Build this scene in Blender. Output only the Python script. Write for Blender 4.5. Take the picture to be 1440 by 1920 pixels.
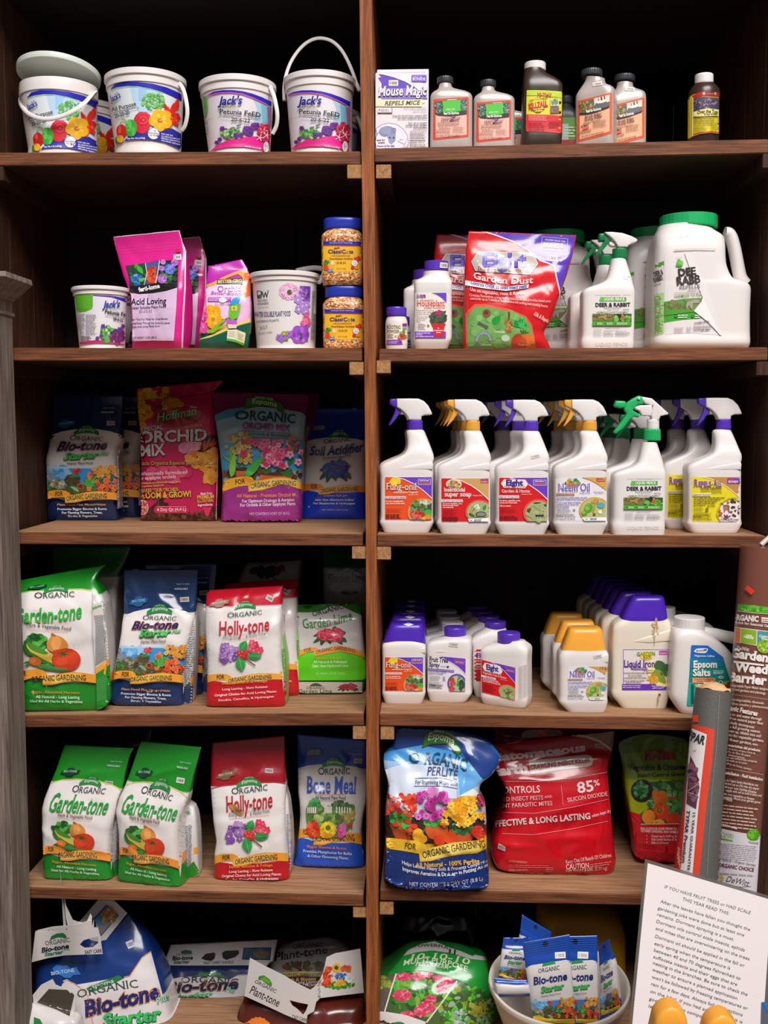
import bpy,bmesh,math,random
import numpy as np
from mathutils import Vector,Matrix
from mathutils.bvhtree import BVHTree
from mathutils.geometry import tessellate_polygon
from mathutils import noise as mnoise

for _o in list(bpy.data.objects): bpy.data.objects.remove(_o)
S = bpy.context.scene
COL = S.collection

# ------------------------------------------------------------------ camera
FPX = 2000.0
CAM = Vector((0.0,-2.1,1.5))
PITCH = math.atan(170/FPX)
YAW = math.atan(80/FPX*math.cos(PITCH))
cd = bpy.data.cameras.new('camera'); cam = bpy.data.objects.new('camera',cd); COL.objects.link(cam)
cd.sensor_fit = 'HORIZONTAL'; cd.sensor_width = 36.0; cd.lens = 36.0*FPX/1440
cam.location = CAM; cam.rotation_euler = (math.pi/2-PITCH,0,YAW)
cd.clip_start = 0.05; cd.clip_end = 60
S.camera = cam
ROT = cam.rotation_euler.to_matrix()

# ------------------------------------------------------------------ light
W = bpy.data.worlds.new('daylight'); S.world = W; W.use_nodes = True
bg = W.node_tree.nodes['Background']
bg.inputs[0].default_value = (1.0,0.95,0.93,1); bg.inputs[1].default_value = 0.17
def area(name,loc,target,sx,sy,power,col=(1,1,1)):
    l = bpy.data.lights.new(name,'AREA'); l.shape = 'RECTANGLE'; l.size = sx; l.size_y = sy; l.energy = power; l.color = col
    o = bpy.data.objects.new(name,l); COL.objects.link(o); o.location = loc
    o.rotation_euler = (Vector(target)-Vector(loc)).to_track_quat('-Z','Y').to_euler(); return o
area('sky_opening',(1.3,-4.2,6.2),(0.0,0.0,1.15),4.2,2.8,610,(1.0,0.965,0.945))
S.view_settings.view_transform = 'Standard'; S.view_settings.look = 'None'
S.view_settings.exposure = 0.0; S.view_settings.gamma = 1.0
try: S.view_settings.use_curve_mapping = False
except Exception: pass

# ------------------------------------------------------------------ projection helpers
def ray(px,py):
    return ROT @ Vector(((px-720)/FPX,(960-py)/FPX,-1.0))
def at(px,py,Y):
    d = ray(px,py); return CAM + d*((Y-CAM.y)/d.y)
def atz(px,py,z):
    d = ray(px,py); return CAM + d*((z-CAM.z)/d.z)
def proj(p):
    q = ROT.transposed() @ (Vector(p)-CAM); return 720+FPX*q.x/-q.z,960-FPX*q.y/-q.z
class V:                                     # a close-up's own coordinates -> photo pixels
    def __init__(s,ox=0,oy=0,k=1.0): s.ox,s.oy,s.k = ox,oy,k
    def __call__(s,x,y): return s.ox+x/s.k,s.oy+y/s.k
    def off(s,dx,dy): return V(s.ox+dx,s.oy+dy,s.k)
PX = V()

# ------------------------------------------------------------------ colours and materials
def lin(c):
    if isinstance(c,str):
        c = [int(c[i:i+2],16)/255 for i in (0,2,4)]
    return tuple(x/12.92 if x <= .04045 else ((x+.055)/1.055)**2.4 for x in c)
MATS = {}
def M(name,col='ffffff',rough=.4,spec=.5,coat=0,metal=0,bump=0,bscale=60,trans=0,sss=0):
    if name in MATS: return MATS[name]
    m = bpy.data.materials.new(name); m.use_nodes = True; nt = m.node_tree; b = nt.nodes['Principled BSDF']
    b.inputs['Base Color'].default_value = (*lin(col),1); b.inputs['Roughness'].default_value = rough
    b.inputs['Specular IOR Level'].default_value = spec; b.inputs['Coat Weight'].default_value = coat; b.inputs['Metallic'].default_value = metal
    b.inputs['Coat Roughness'].default_value = .08
    b.inputs['Transmission Weight'].default_value = trans
    tc = nt.nodes.new('ShaderNodeTexCoord'); n = nt.nodes.new('ShaderNodeTexNoise'); n.inputs['Scale'].default_value = bscale
    nt.links.new(tc.outputs['Object'],n.inputs['Vector'])
    mr = nt.nodes.new('ShaderNodeMapRange'); mr.inputs['To Min'].default_value = rough*.85; mr.inputs['To Max'].default_value = min(1,rough*1.15)
    nt.links.new(n.outputs['Fac'],mr.inputs['Value']); nt.links.new(mr.outputs['Result'],b.inputs['Roughness'])
    if bump:
        bp = nt.nodes.new('ShaderNodeBump'); bp.inputs['Strength'].default_value = bump; bp.inputs['Distance'].default_value = .002
        nt.links.new(n.outputs['Fac'],bp.inputs['Height']); nt.links.new(bp.outputs['Normal'],b.inputs['Normal'])
    MATS[name] = m; return m
def Mattr(name,rough,coat=0,spec=.5,bump=0,bscale=40):
    if name in MATS: return MATS[name]
    m = M(name,'ffffff',rough,spec,coat,bump=bump,bscale=bscale); nt = m.node_tree
    a = nt.nodes.new('ShaderNodeAttribute'); a.attribute_name = 'Col'
    nt.links.new(a.outputs['Color'],nt.nodes['Principled BSDF'].inputs['Base Color']); return m
def Mwood(name,dark,light,axis,rough=.6,gs=1.0,spec=.3,bump=.35):
    if name in MATS: return MATS[name]
    m = bpy.data.materials.new(name); m.use_nodes = True; nt = m.node_tree; N = nt.nodes; L = nt.links
    b = N['Principled BSDF']; b.inputs['Roughness'].default_value = rough; b.inputs['Specular IOR Level'].default_value = spec
    tc = N.new('ShaderNodeTexCoord'); mp = N.new('ShaderNodeMapping')
    sc = [55*gs]*3; sc[axis] = 3.5*gs; mp.inputs['Scale'].default_value = sc
    L.new(tc.outputs['Object'],mp.inputs['Vector'])
    n1 = N.new('ShaderNodeTexNoise'); n1.inputs['Scale'].default_value = 1.6; n1.inputs['Detail'].default_value = 6; n1.inputs['Roughness'].default_value = .7; n1.inputs['Distortion'].default_value = .6
    L.new(mp.outputs['Vector'],n1.inputs['Vector'])
    mp2 = N.new('ShaderNodeMapping'); sc2 = [240*gs]*3; sc2[axis] = 9*gs; mp2.inputs['Scale'].default_value = sc2
    L.new(tc.outputs['Object'],mp2.inputs['Vector'])
    n2 = N.new('ShaderNodeTexNoise'); n2.inputs['Scale'].default_value = 1.5; n2.inputs['Detail'].default_value = 3
    L.new(mp2.outputs['Vector'],n2.inputs['Vector'])
    mix = N.new('ShaderNodeMath'); mix.operation = 'MULTIPLY_ADD'; mix.inputs[1].default_value = .45
    sub = N.new('ShaderNodeMath'); sub.operation = 'MULTIPLY'; sub.inputs[1].default_value = .62
    L.new(n1.outputs['Fac'],sub.inputs[0]); L.new(n2.outputs['Fac'],mix.inputs[0]); L.new(sub.outputs[0],mix.inputs[2])
    cr = N.new('ShaderNodeValToRGB'); e = cr.color_ramp.elements
    e[0].position = .38; e[0].color = (*lin(dark),1); e[1].position = .66; e[1].color = (*lin(light),1)
    L.new(mix.outputs[0],cr.inputs['Fac']); L.new(cr.outputs['Color'],b.inputs['Base Color'])
    bp = N.new('ShaderNodeBump'); bp.inputs['Strength'].default_value = bump; bp.inputs['Distance'].default_value = .002
    L.new(mix.outputs[0],bp.inputs['Height']); L.new(bp.outputs['Normal'],b.inputs['Normal'])
    MATS[name] = m; return m

# ------------------------------------------------------------------ objects
BODY = {}
def thing(name,label,cat,loc=(0,0,0),group=None):
    o = bpy.data.objects.new(name,None); COL.objects.link(o); o.location = loc; o.empty_display_size = .02
    o['label'] = label; o['category'] = cat
    if group: o['group'] = group
    return o
def mk(name,verts,faces,mat,root=None,smooth=True,sharp=40,cols=None,fcols=None,label=None):
    v = np.asarray(verts,dtype=float).reshape(-1,3)
    wl = v if root is None else v-np.array(ROOTLOC(root))
    me = bpy.data.meshes.new(name); me.from_pydata(wl.tolist(),[],faces)
    mats = mat if isinstance(mat,(list,tuple)) else [mat]
    for m in mats: me.materials.append(m)
    if cols is not None:
        ca = me.color_attributes.new('Col','FLOAT_COLOR','POINT')
        c4 = np.ones((len(v),4),dtype=np.float32); c4[:,:3] = cols; ca.data.foreach_set('color',c4.ravel())
    if smooth:
        me.polygons.foreach_set('use_smooth',[True]*len(me.polygons))
        if sharp: me.set_sharp_from_angle(angle=math.radians(sharp))
    me.update()
    o = bpy.data.objects.new(name,me); COL.objects.link(o)
    if root is not None: o.parent = root
    if label: o['label'] = label
    BODY[o.name] = (v,faces); return o
def ROOTLOC(root):
    p = Vector(root.location)
    while root.parent is not None: root = root.parent; p = p+Vector(root.location)
    return p
def shift(o,d):
    o.location = Vector(o.location)+Vector(d)
def dup(root,d,label,group=None,skip=()):
    r = root.copy(); COL.objects.link(r); r.location = Vector(root.location)+Vector(d); r['label'] = label
    if group: r['group'] = group
    def rec(src,dst):
        for ch in src.children:
            if ch.name.split('.')[0] in skip: continue
            c = ch.copy(); COL.objects.link(c); c.parent = dst; rec(ch,c)
    rec(root,r); return r

def resample(P,n_each,closed=False):
    out = []
    for i in range(len(P)-1):
        for j in range(n_each[i]):
            t = j/n_each[i]; out.append(P[i]*(1-t)+P[i+1]*t)
    out.append(P[-1]); return np.array(out)

def loft(name,root,v,rows,mat,Y,n=6,k=.75,zb=None,dy=0.,step=5.,sm=2,K=64,wr=None,level=False,zones=None,
         sharp=40,rib=None,hd=None,label=None,topopen=False):
    """rows bottom->top: (xl,xr,y,h[,n]) or (xl,yl,xr,yr,h[,n]) in the close-up's pixels; h = half depth in metres."""
    A = []; pxs = []
    for r in rows:
        nn = n
        if len(r) == 3: xl,xr,yl = r; yr = yl; h = hd
        elif len(r) == 4: xl,xr,yl,h = r; yr = yl
        elif len(r) == 5 and abs(r[3]) < 1: xl,xr,yl,h,nn = r; yr = yl
        elif len(r) == 5: xl,yl,xr,yr,h = r
        else: xl,yl,xr,yr,h,nn = r
        a = v(xl,yl); b = v(xr,yr); Ye = Y-k*(h or 0)
        L = at(*a,Ye+dy); R = at(*b,Ye-dy)
        if level: z = (L.z+R.z)/2; L.z = R.z = z
        if h is None: h = (R-L).length/2
        A.append([*L,*R,h,nn]); pxs.append(((a[0]+b[0])/2,(a[1]+b[1])/2))
    A = np.array(A,float)
    if zb is not None:
        A[0,2] = A[0,5] = zb
        A[1:,2] = np.maximum(A[1:,2],zb+.0005); A[1:,5] = np.maximum(A[1:,5],zb+.0005)
    ne = [max(1,int(math.hypot(pxs[i+1][0]-pxs[i][0],pxs[i+1][1]-pxs[i][1])/step+.5)) for i in range(len(A)-1)]
    B = resample(A,ne)
    for _ in range(sm): B[1:-1] = .25*B[:-2]+.5*B[1:-1]+.25*B[2:]
    m = len(B); th = np.linspace(0,2*math.pi,K,endpoint=False)+math.pi/2
    c,s = np.cos(th),np.sin(th)
    verts = np.zeros((m,K,3)); arc = np.concatenate([[0],np.cumsum(np.linalg.norm(np.diff(B[:,:3],axis=0),axis=1))])
    for i in range(m):
        L,R,h,nn = B[i,:3],B[i,3:6],B[i,6],B[i,7]
        u = (R-L)/2; d = np.array([-u[1],u[0],0]); d /= np.linalg.norm(d)+1e-12
        q = (np.abs(c)**nn+np.abs(s)**nn)**(-1/nn); x,y = c*q,s*q
        if rib: x = x*(1+rib[1]*np.sign(np.sin(rib[0]*th))); y = y*(1+rib[1]*np.sign(np.sin(rib[0]*th)))
        cc = (L+R)/2+d*(k*h)
        P = cc+np.outer(x,u)+np.outer(y,d*h)
        if wr is not None:
            msk = np.clip(-y*1.6,0,1)*np.clip(i/3,0,1)
            dd = wr(x*np.linalg.norm(u),np.full(K,arc[i]),x,i/(m-1))
            P = P-np.outer(dd*msk,d)
        verts[i] = P
    vv = verts.reshape(-1,3).tolist(); F = []
    for i in range(m-1):
        for j in range(K):
            j2 = (j+1) % K; F.append((i*K+j,i*K+j2,(i+1)*K+j2,(i+1)*K+j))
    nb = len(vv); vv.append(verts[0].mean(0).tolist()); vv.append(verts[-1].mean(0).tolist())
    for j in range(K):
        j2 = (j+1) % K; F.append((nb,j2,j))
        if not topopen: F.append((nb+1,(m-1)*K+j,(m-1)*K+j2))
    cols = None
    if zones is not None:
        cols = np.zeros((len(vv),3))
        for i in range(m):
            t = 1-i/(m-1); col = zones[0][1]
            for z0,zc in zones:
                if t >= z0: col = zc
            cols[i*K:(i+1)*K] = lin(col)
        cols[nb] = cols[0]; cols[nb+1] = cols[(m-1)*K]
    return mk(name,vv,F,mat,root,True,sharp,cols,label=label)

def cap(name,root,v,xl,xr,yt,yb,Y,mat,rib=None,taper=0.,bev=1.5,K=96,zb=None,label=None,step=3):
    """upright round cap; yt / yb as seen (the arcs of the rim included)"""
    p0 = v(xl,yt); p1 = v(xr,yb); hw = (p1[0]-p0[0])/2
    yt2 = p0[1]+hw*abs(790-p0[1])/2150; yb2 = p1[1]-(hw*max(0,p1[1]-790)/2150)
    r = hw/FPX*(Y-CAM.y); x0,x1 = p0[0],p1[0]
    rows = [(x0+bev*.5,x1-bev*.5,yb2,r-.0005),(x0,x1,yb2-bev*.6,r),(x0+taper,x1-taper,yt2+bev,r-taper*.001),(x0+taper+bev*.6,x1-taper-bev*.6,yt2+.3,r*.96-taper*.001),
            (x0+taper+bev*2,x1-taper-bev*2,yt2,r*.88-taper*.001)]
    return loft(name,root,PX,rows,mat,Y,n=2,k=0,step=step,sm=0,K=K,level=True,rib=rib,sharp=35,zb=zb,label=label)

def prism(name,root,v,pts,Y,h,mat,bev=.004,smooth_pts=0,seg=3,label=None,dyx=0.):
    """an outline in the plane at depth Y given half thickness h and rounded edges"""
    P = [v(*p) for p in pts]
    for _ in range(smooth_pts):
        Q = []
        for i in range(len(P)):
            a,b = P[i],P[(i+1) % len(P)]
            Q += [(.75*a[0]+.25*b[0],.75*a[1]+.25*b[1]),(.25*a[0]+.75*b[0],.25*a[1]+.75*b[1])]
        P = Q
    x0 = sum(p[0] for p in P)/len(P)
    W3 = [at(p[0],p[1],Y) for p in P]
    area2 = sum(W3[i].x*W3[(i+1) % len(W3)].z-W3[(i+1) % len(W3)].x*W3[i].z for i in range(len(W3)))
    if area2 < 0: W3.reverse()
    bm = bmesh.new()
    f = [bm.verts.new((p.x,Y-h+(p.x-W3[0].x)*dyx,p.z)) for p in W3]; b = [bm.verts.new((p.x,Y+h+(p.x-W3[0].x)*dyx,p.z)) for p in W3]
    n = len(f); ff = bm.faces.new(f); bf = bm.faces.new(list(reversed(b)))
    for i in range(n): bm.faces.new((f[i],b[i],b[(i+1) % n],f[(i+1) % n]))
    bmesh.ops.recalc_face_normals(bm,faces=bm.faces)
    if bev: bmesh.ops.bevel(bm,geom=list(set(ff.edges) | set(bf.edges)),offset=bev,segments=seg,affect='EDGES',profile=.5,clamp_overlap=True)
    bmesh.ops.triangulate(bm,faces=[x for x in bm.faces if len(x.verts) > 4])
    bm.verts.index_update()
    vv = [tuple(x.co) for x in bm.verts]; fc = [tuple(q.index for q in x.verts) for x in bm.faces]; bm.free()
    return mk(name,vv,fc,mat,root,True,50,label=label)

def tube(name,root,pts,r,mat,sides=10,closed=False,flat=1.0,sub=6,label=None):
    P = [Vector(p) for p in pts]
    if sub > 1:
        Q = []
        for i in range(len(P)-1):
            a,b,c,d = P[max(i-1,0)],P[i],P[i+1],P[min(i+2,len(P)-1)]
            for j in range(sub):
                t = j/sub; Q.append(.5*((2*b)+(c-a)*t+(2*a-5*b+4*c-d)*t*t+(3*b-a-3*c+d)*t**3))
        Q.append(P[-1]); P = Q
    vv,F = [],[]; up = Vector((0,1,0)); n = len(P)
    for i,p in enumerate(P):
        t = (P[min(i+1,n-1)]-P[max(i-1,0)]).normalized(); s = t.cross(up)
        if s.length < 1e-4: s = t.cross(Vector((1,0,0)))
        s.normalize(); w = s.cross(t).normalized()
        for k in range(sides):
            a = 2*math.pi*k/sides; vv.append(tuple(p+s*(r*math.cos(a))+w*(r*flat*math.sin(a))))
    for i in range(n-1):
        for k in range(sides):
            k2 = (k+1) % sides; F.append((i*sides+k,i*sides+k2,(i+1)*sides+k2,(i+1)*sides+k))
    F.append(tuple(reversed(range(sides)))); F.append(tuple(range((n-1)*sides,n*sides)))
    return mk(name,vv,F,mat,root,True,50,label=label)

def box(name,root,x0,x1,y0,y1,z0,z1,mat,bev=.0015,label=None):
    bm = bmesh.new(); bmesh.ops.create_cube(bm,size=1)
    for q in bm.verts: q.co = Vector((x0+(q.co.x+.5)*(x1-x0),y0+(q.co.y+.5)*(y1-y0),z0+(q.co.z+.5)*(z1-z0)))
    if bev: bmesh.ops.bevel(bm,geom=bm.edges[:],offset=bev,segments=2,affect='EDGES')
    bm.verts.index_update(); vv = [tuple(q.co) for q in bm.verts]; F = [tuple(w.index for w in f.verts) for f in bm.faces]; bm.free()
    return mk(name,vv,F,mat,root,True,40,label=label)

def hexa(name,root,f4,b4,mats,bev=.0012,pick=None,label=None):
    """six-sided board from four front corners (bl,br,tr,tl) and four back corners; pick(normal)->material index"""
    bm = bmesh.new(); f = [bm.verts.new(p) for p in f4]; b = [bm.verts.new(p) for p in b4]
    bm.faces.new(f); bm.faces.new(list(reversed(b)))
    for i in range(4): bm.faces.new((f[i],b[i],b[(i+1) % 4],f[(i+1) % 4]))
    bmesh.ops.recalc_face_normals(bm,faces=bm.faces)
    if bev: bmesh.ops.bevel(bm,geom=bm.edges[:],offset=bev,segments=2,affect='EDGES')
    bm.normal_update(); bm.verts.index_update(); vv = [tuple(q.co) for q in bm.verts]; F = [tuple(w.index for w in x.verts) for x in bm.faces]
    idx = [pick(x.normal) if pick else 0 for x in bm.faces]; bm.free()
    o = mk(name,vv,F,mats,root,True,40,label=label)
    o.data.polygons.foreach_set('material_index',idx); return o

def crumple(seed,amp=.0025,nc=16,w=.14,h=.26,low=.002):
    rnd = random.Random(seed); C = []
    for _ in range(nc):
        a = rnd.uniform(0,math.pi); C.append((rnd.uniform(-w/2,w/2),rnd.uniform(0,h),math.cos(a),math.sin(a),rnd.uniform(.006,.014),rnd.uniform(.02,.07),rnd.choice((-1,1,1))*rnd.uniform(.4,1)*amp))
    ph = rnd.uniform(0,9)
    def f(x,s,xn,t):
        d = low*np.array([mnoise.noise(Vector((a*14+ph,b*14,ph))) for a,b in zip(x,s)])
        for ox,oy,cx,sx,ww,ll,am in C:
            al = (x-ox)*cx+(s-oy)*sx; pe = -(x-ox)*sx+(s-oy)*cx
            d = d+am*np.exp(-(pe/ww)**2)*np.exp(-(al/ll)**2)
        return d
    return f

# ------------------------------------------------------------------ printing: flat shapes laid on the surface of a body
GL = {}
def glyphs(s,bold=0.,shear=0.,serif=0.,sp=1.0):
    key = (s,bold,shear,serif,sp)
    if key in GL: return GL[key]
    c = bpy.data.curves.new('t','FONT'); c.body = s; c.size = 1; c.offset = bold; c.shear = shear; c.space_character = sp; c.resolution_u = 2
    o = bpy.data.objects.new('t',c); me = bpy.data.meshes.new_from_object(o)
    n = len(me.vertices); v = np.zeros(n*3); me.vertices.foreach_get('co',v); v = v.reshape(-1,3)[:,:2]
    me.calc_loop_triangles(); t = np.zeros(len(me.loop_triangles)*3,dtype=int); me.loop_triangles.foreach_get('vertices',t); t = t.reshape(-1,3)
    bpy.data.objects.remove(o); bpy.data.curves.remove(c); bpy.data.meshes.remove(me)
    v = v/.69
    if serif:
        # little feet on the ends of the stems
        edges = {}
        for a,b,cc in t.tolist():
            for e in ((a,b),(b,cc),(cc,a)):
                kx = (min(e),max(e)); edges[kx] = edges.get(kx,0)+1
        ev,et = [],[]
        for (a,b),cnt in edges.items():
            if cnt != 1 or abs(v[a,1]-v[b,1]) > .02: continue
            ln = abs(v[a,0]-v[b,0]); y = (v[a,1]+v[b,1])/2
            if not (.05 < ln < .36): continue
            for yy,sg in ((0,1),(1.0,-1),(.74,-1),(1.04,-1),(-.3,1)):
                if abs(y-yy) < .05:
                    x0,x1 = min(v[a,0],v[b,0])-serif,max(v[a,0],v[b,0])+serif; q = len(v)+len(ev)
                    ev += [(x0,y),(x1,y),(x1,y+sg*.07),(x0,y+sg*.07)]; et += [(q,q+1,q+2),(q,q+2,q+3)]; break
        if ev: v = np.vstack([v,ev]); t = np.vstack([t,et])
    if len(v): x0,x1 = v[:,0].min(),v[:,0].max(); v = np.column_stack([(v[:,0]-x0)/(x1-x0+1e-9),v[:,1]])
    GL[key] = (v,t); return GL[key]
def cr_smooth(pts,sub=5,closed=True):
    n = len(pts); out = []
    for i in range(n if closed else n-1):
        g = (lambda j: pts[j % n]) if closed else (lambda j: pts[min(max(j,0),n-1)])
        a,b,c,d = g(i-1),g(i),g(i+1),g(i+2)
        for j in range(sub):
            t = j/sub
            out.append(tuple(.5*(2*b[q]+(c[q]-a[q])*t+(2*a[q]-5*b[q]+4*c[q]-d[q])*t*t+(3*b[q]-a[q]-3*c[q]+d[q])*t**3) for q in (0,1)))
    if not closed: out.append(tuple(pts[-1]))
    return out
class Art:
    def __init__(s,v,bodies,root,L=6.,off=.0004,uv=False,seed=1):
        s.v,s.root,s.L,s.o,s.uv = v,root,L,off,uv
        s.el = []; s.rnd = random.Random(seed); s.d = off
        vs,fs = [],[]
        for b in bodies if isinstance(bodies,(list,tuple)) else [bodies]:
            bv,bf = BODY[b.name]; k = len(vs); vs += [Vector(q) for q in bv]; fs += [tuple(w+k for w in f) for f in bf]
        s.bvh = BVHTree.FromPolygons(vs,fs)
    def add(s,v2,tri,col,step=.00005):
        if len(v2) == 0: return
        if step == .00007:
            q = [s.v(*p) for p in v2]; big = max(max(p[0] for p in q)-min(p[0] for p in q),max(p[1] for p in q)-min(p[1] for p in q)); step = .00035 if big > 38 else .00007
            if step > .0001: s.d += .0001
        s.el.append((np.array(v2,float),np.array(tri,int),lin(col),s.d,s.v)); s.d += step
    def poly(s,pts,col,sm=0,step=.00007):
        if sm: pts = cr_smooth(pts,sm)
        t = tessellate_polygon([[Vector((p[0],p[1],0)) for p in pts]])
        s.add(pts,t,col,step)
    def rect(s,x0,y0,x1,y1,col,r=0):
        if r:
            P = []
            for cx,cy,a0 in ((x1-r,y0+r,-90),(x1-r,y1-r,0),(x0+r,y1-r,90),(x0+r,y0+r,180)):
                for j in range(5): a = math.radians(a0+j*22.5); P.append((cx+r*math.cos(a),cy+r*math.sin(a)))
            s.poly(P,col)
        else: s.poly([(x0,y0),(x1,y0),(x1,y1),(x0,y1)],col)
    def quad(s,pts,col): s.poly(pts,col)
    def line(s,pts,w,col):
        for a,b in zip(pts[:-1],pts[1:]):
            dx,dy = b[0]-a[0],b[1]-a[1]; l = math.hypot(dx,dy)+1e-9; nx,ny = -dy/l*w/2,dx/l*w/2
            s.add([(a[0]+nx,a[1]+ny),(b[0]+nx,b[1]+ny),(b[0]-nx,b[1]-ny),(a[0]-nx,a[1]-ny)],[(0,1,2),(0,2,3)],col,.00001)
    def ell(s,cx,cy,rx,ry=None,col='ffffff',rot=0,n=16,step=.00002):
        ry = rx if ry is None else ry; c,q = math.cos(math.radians(rot)),math.sin(math.radians(rot))
        P = [(cx,cy)]+[(cx+rx*math.cos(a)*c-ry*math.sin(a)*q,cy+rx*math.cos(a)*q+ry*math.sin(a)*c) for a in [2*math.pi*i/n for i in range(n)]]
        s.add(P,[(0,i+1,(i+1) % n+1) for i in range(n)],col,step)
    def T(s,txt,x0,y0,x1,y1,h,col,bold=0.,shear=0.,serif=0.,bend=0.,out=None,ow=.03,sp=1.0):
        """baseline from (x0,y0) to (x1,y1), capitals h tall"""
        if out: s.T(txt,x0,y0,x1,y1,h,out,bold+ow,shear,0,bend,None,0,sp)
        g,t = glyphs(txt,bold,shear,serif,sp)
        if len(g) == 0: return
        dx,dy = x1-x0,y1-y0; l = math.hypot(dx,dy)
        nx,ny = (0,-1) if s.uv else (dy/l,-dx/l)
        X = x0+dx*g[:,0]+nx*h*g[:,1]; Y = y0+dy*g[:,0]+ny*h*g[:,1]-bend*4*g[:,0]*(1-g[:,0])
        s.add(np.column_stack([X,Y]),t,col,.00004)
    def G(s,x0,y0,x1,y1,n,col,fill=.5,slope=0.,ragged=.25):
        """lines of print too small to read: rows of word-long strokes; slope = fall per unit across"""
        hh = (y1-y0)/n
        for i in range(n):
            x = x0; end = x1-(x1-x0)*s.rnd.uniform(0,ragged); P,Tt = [],[]
            while x < end:
                w = s.rnd.uniform(1.2,4.5)*hh*.8; xe = min(x+w,end); y = y0+hh*(i+.5-fill/2)+slope*(x-x0); ye = y0+hh*(i+.5-fill/2)+slope*(xe-x0); q = len(P)
                P += [(x,y),(xe,ye),(xe,ye+hh*fill),(x,y+hh*fill)]; Tt += [(q,q+1,q+2),(q,q+2,q+3)]; x = xe+hh*.35
            s.add(P,Tt,col,.000004)
    def blobs(s,n,cx,cy,rx,ry,pal,r0,r1,asp=.7,poly=None):
        for _ in range(n):
            a = s.rnd.uniform(0,2*math.pi); q = math.sqrt(s.rnd.random())
            if poly is None: x,y = cx+rx*q*math.cos(a),cy+ry*q*math.sin(a)
            else: x,y = s.rnd.uniform(cx-rx,cx+rx),s.rnd.uniform(cy-ry,cy+ry)
            r = s.rnd.uniform(r0,r1); s.ell(x,y,r,r*s.rnd.uniform(asp,1),s.rnd.choice(pal),s.rnd.uniform(0,180),9,.000004)
    def flower(s,cx,cy,r,col,mid='f0c020',n=5,ry=None,dark=None):
        ry = ry or r
        if dark: s.ell(cx,cy,r*.9,ry*.9,dark,n=12)
        for i in range(n):
            a = 2*math.pi*i/n+.3; s.ell(cx+r*.55*math.cos(a),cy+ry*.55*math.sin(a),r*.48,ry*.40,col,math.degrees(a),10,.000006)
        s.ell(cx,cy,r*.24,ry*.24,mid,n=9)
    def leaf(s,x0,y0,x1,y1,w,col):
        mx,my = (x0+x1)/2,(y0+y1)/2; dx,dy = x1-x0,y1-y0; l = math.hypot(dx,dy)+1e-9; nx,ny = -dy/l*w,dx/l*w
        s.poly([(x0,y0),(mx-dx*.15+nx,my-dy*.15+ny),(x1,y1),(mx-dx*.15-nx,my-dy*.15-ny)],col,4,.00001)
    def done(s,name='label',mat=None,label=None):
        VV,FF,CC = [],[],[]; nb = 0
        for v2,t,col,off,vw in s.el:
            q = np.array([vw(*p) for p in v2])
            for _ in range(9):
                a,b,c = q[t[:,0]],q[t[:,1]],q[t[:,2]]
                e = np.stack([np.linalg.norm(b-a,axis=1),np.linalg.norm(c-b,axis=1),np.linalg.norm(a-c,axis=1)],1)
                mx = e.max(1); big = mx > s.L
                if not big.any(): break
                keep = t[~big]; tb = t[big]; w = e[big].argmax(1); r = np.arange(len(tb))
                i0,i1,i2 = tb[r,w],tb[r,(w+1) % 3],tb[r,(w+2) % 3]
                lo,hi = np.minimum(i0,i1),np.maximum(i0,i1); key = lo.astype(np.int64)*1000003+hi
                u,inv = np.unique(key,return_inverse=True); inv = inv.ravel(); first = np.zeros(len(u),int); first[inv] = r
                mid = (q[i0[first]]+q[i1[first]])/2; im = len(q)+inv; q = np.vstack([q,mid])
                t = np.vstack([keep,np.column_stack([i0,im,i2]),np.column_stack([im,i1,i2])])
            pos = np.zeros((len(q),3)); ok = np.zeros(len(q),bool)
            for i,(x,y) in enumerate(q.tolist()):
                d = ray(x,y).normalized(); h = s.bvh.ray_cast(CAM,d)
                if h[0] is None: continue
                pos[i] = h[0]-d*(off/max(.35,abs(h[1].dot(d)))); ok[i] = True
            t = t[ok[t].all(1)]
            if len(t) == 0: continue
            # leave out faces that would bridge a step in depth
            span = np.linalg.norm(pos[t[:,0]]-pos[t[:,1]],axis=1)+np.linalg.norm(pos[t[:,1]]-pos[t[:,2]],axis=1)
            t = t[span < s.L*2.2*.0011*3.2+.004]
            us = np.unique(t); mp = np.full(len(q),-1); mp[us] = np.arange(len(us))+nb
            VV.append(pos[us]); FF.append(mp[t]); CC.append(np.tile(col,(len(us),1))); nb += len(us)
        if nb == 0: return None
        return mk(name,np.vstack(VV),np.vstack(FF).tolist(),mat or PRINT,s.root,True,0,np.vstack(CC),label=label)
PRINT = Mattr('printed_paper',.42)
PRINTF = Mattr('printed_film',.24,coat=.35)
FILM = Mattr('bag_film',.24,coat=.35,bump=.12,bscale=90)
def sticker(root,bodies,v,x,y,w,h,rot=0,col='e8e4e0',tx='8a8078',name='price_sticker'):
    a = Art(v,bodies,root,off=.0011); c,q = math.cos(math.radians(rot)),math.sin(math.radians(rot))
    f = lambda X,Y: (x+X*c-Y*q,y+X*q+Y*c)
    a.poly([f(-w/2,-h/2),f(w/2,-h/2),f(w/2,h/2),f(-w/2,h/2)],col)
    for i,(s0,s1) in enumerate(((-.38,-.3),(-.2,-.08),(-.05,.07),(.12,.22),(.25,.36))):
        a.poly([f(w*s0,-h*.25),f(w*s1,-h*.25),f(w*s1,h*.25),f(w*s0,h*.25)],tx)
    return a.done(name)
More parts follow.
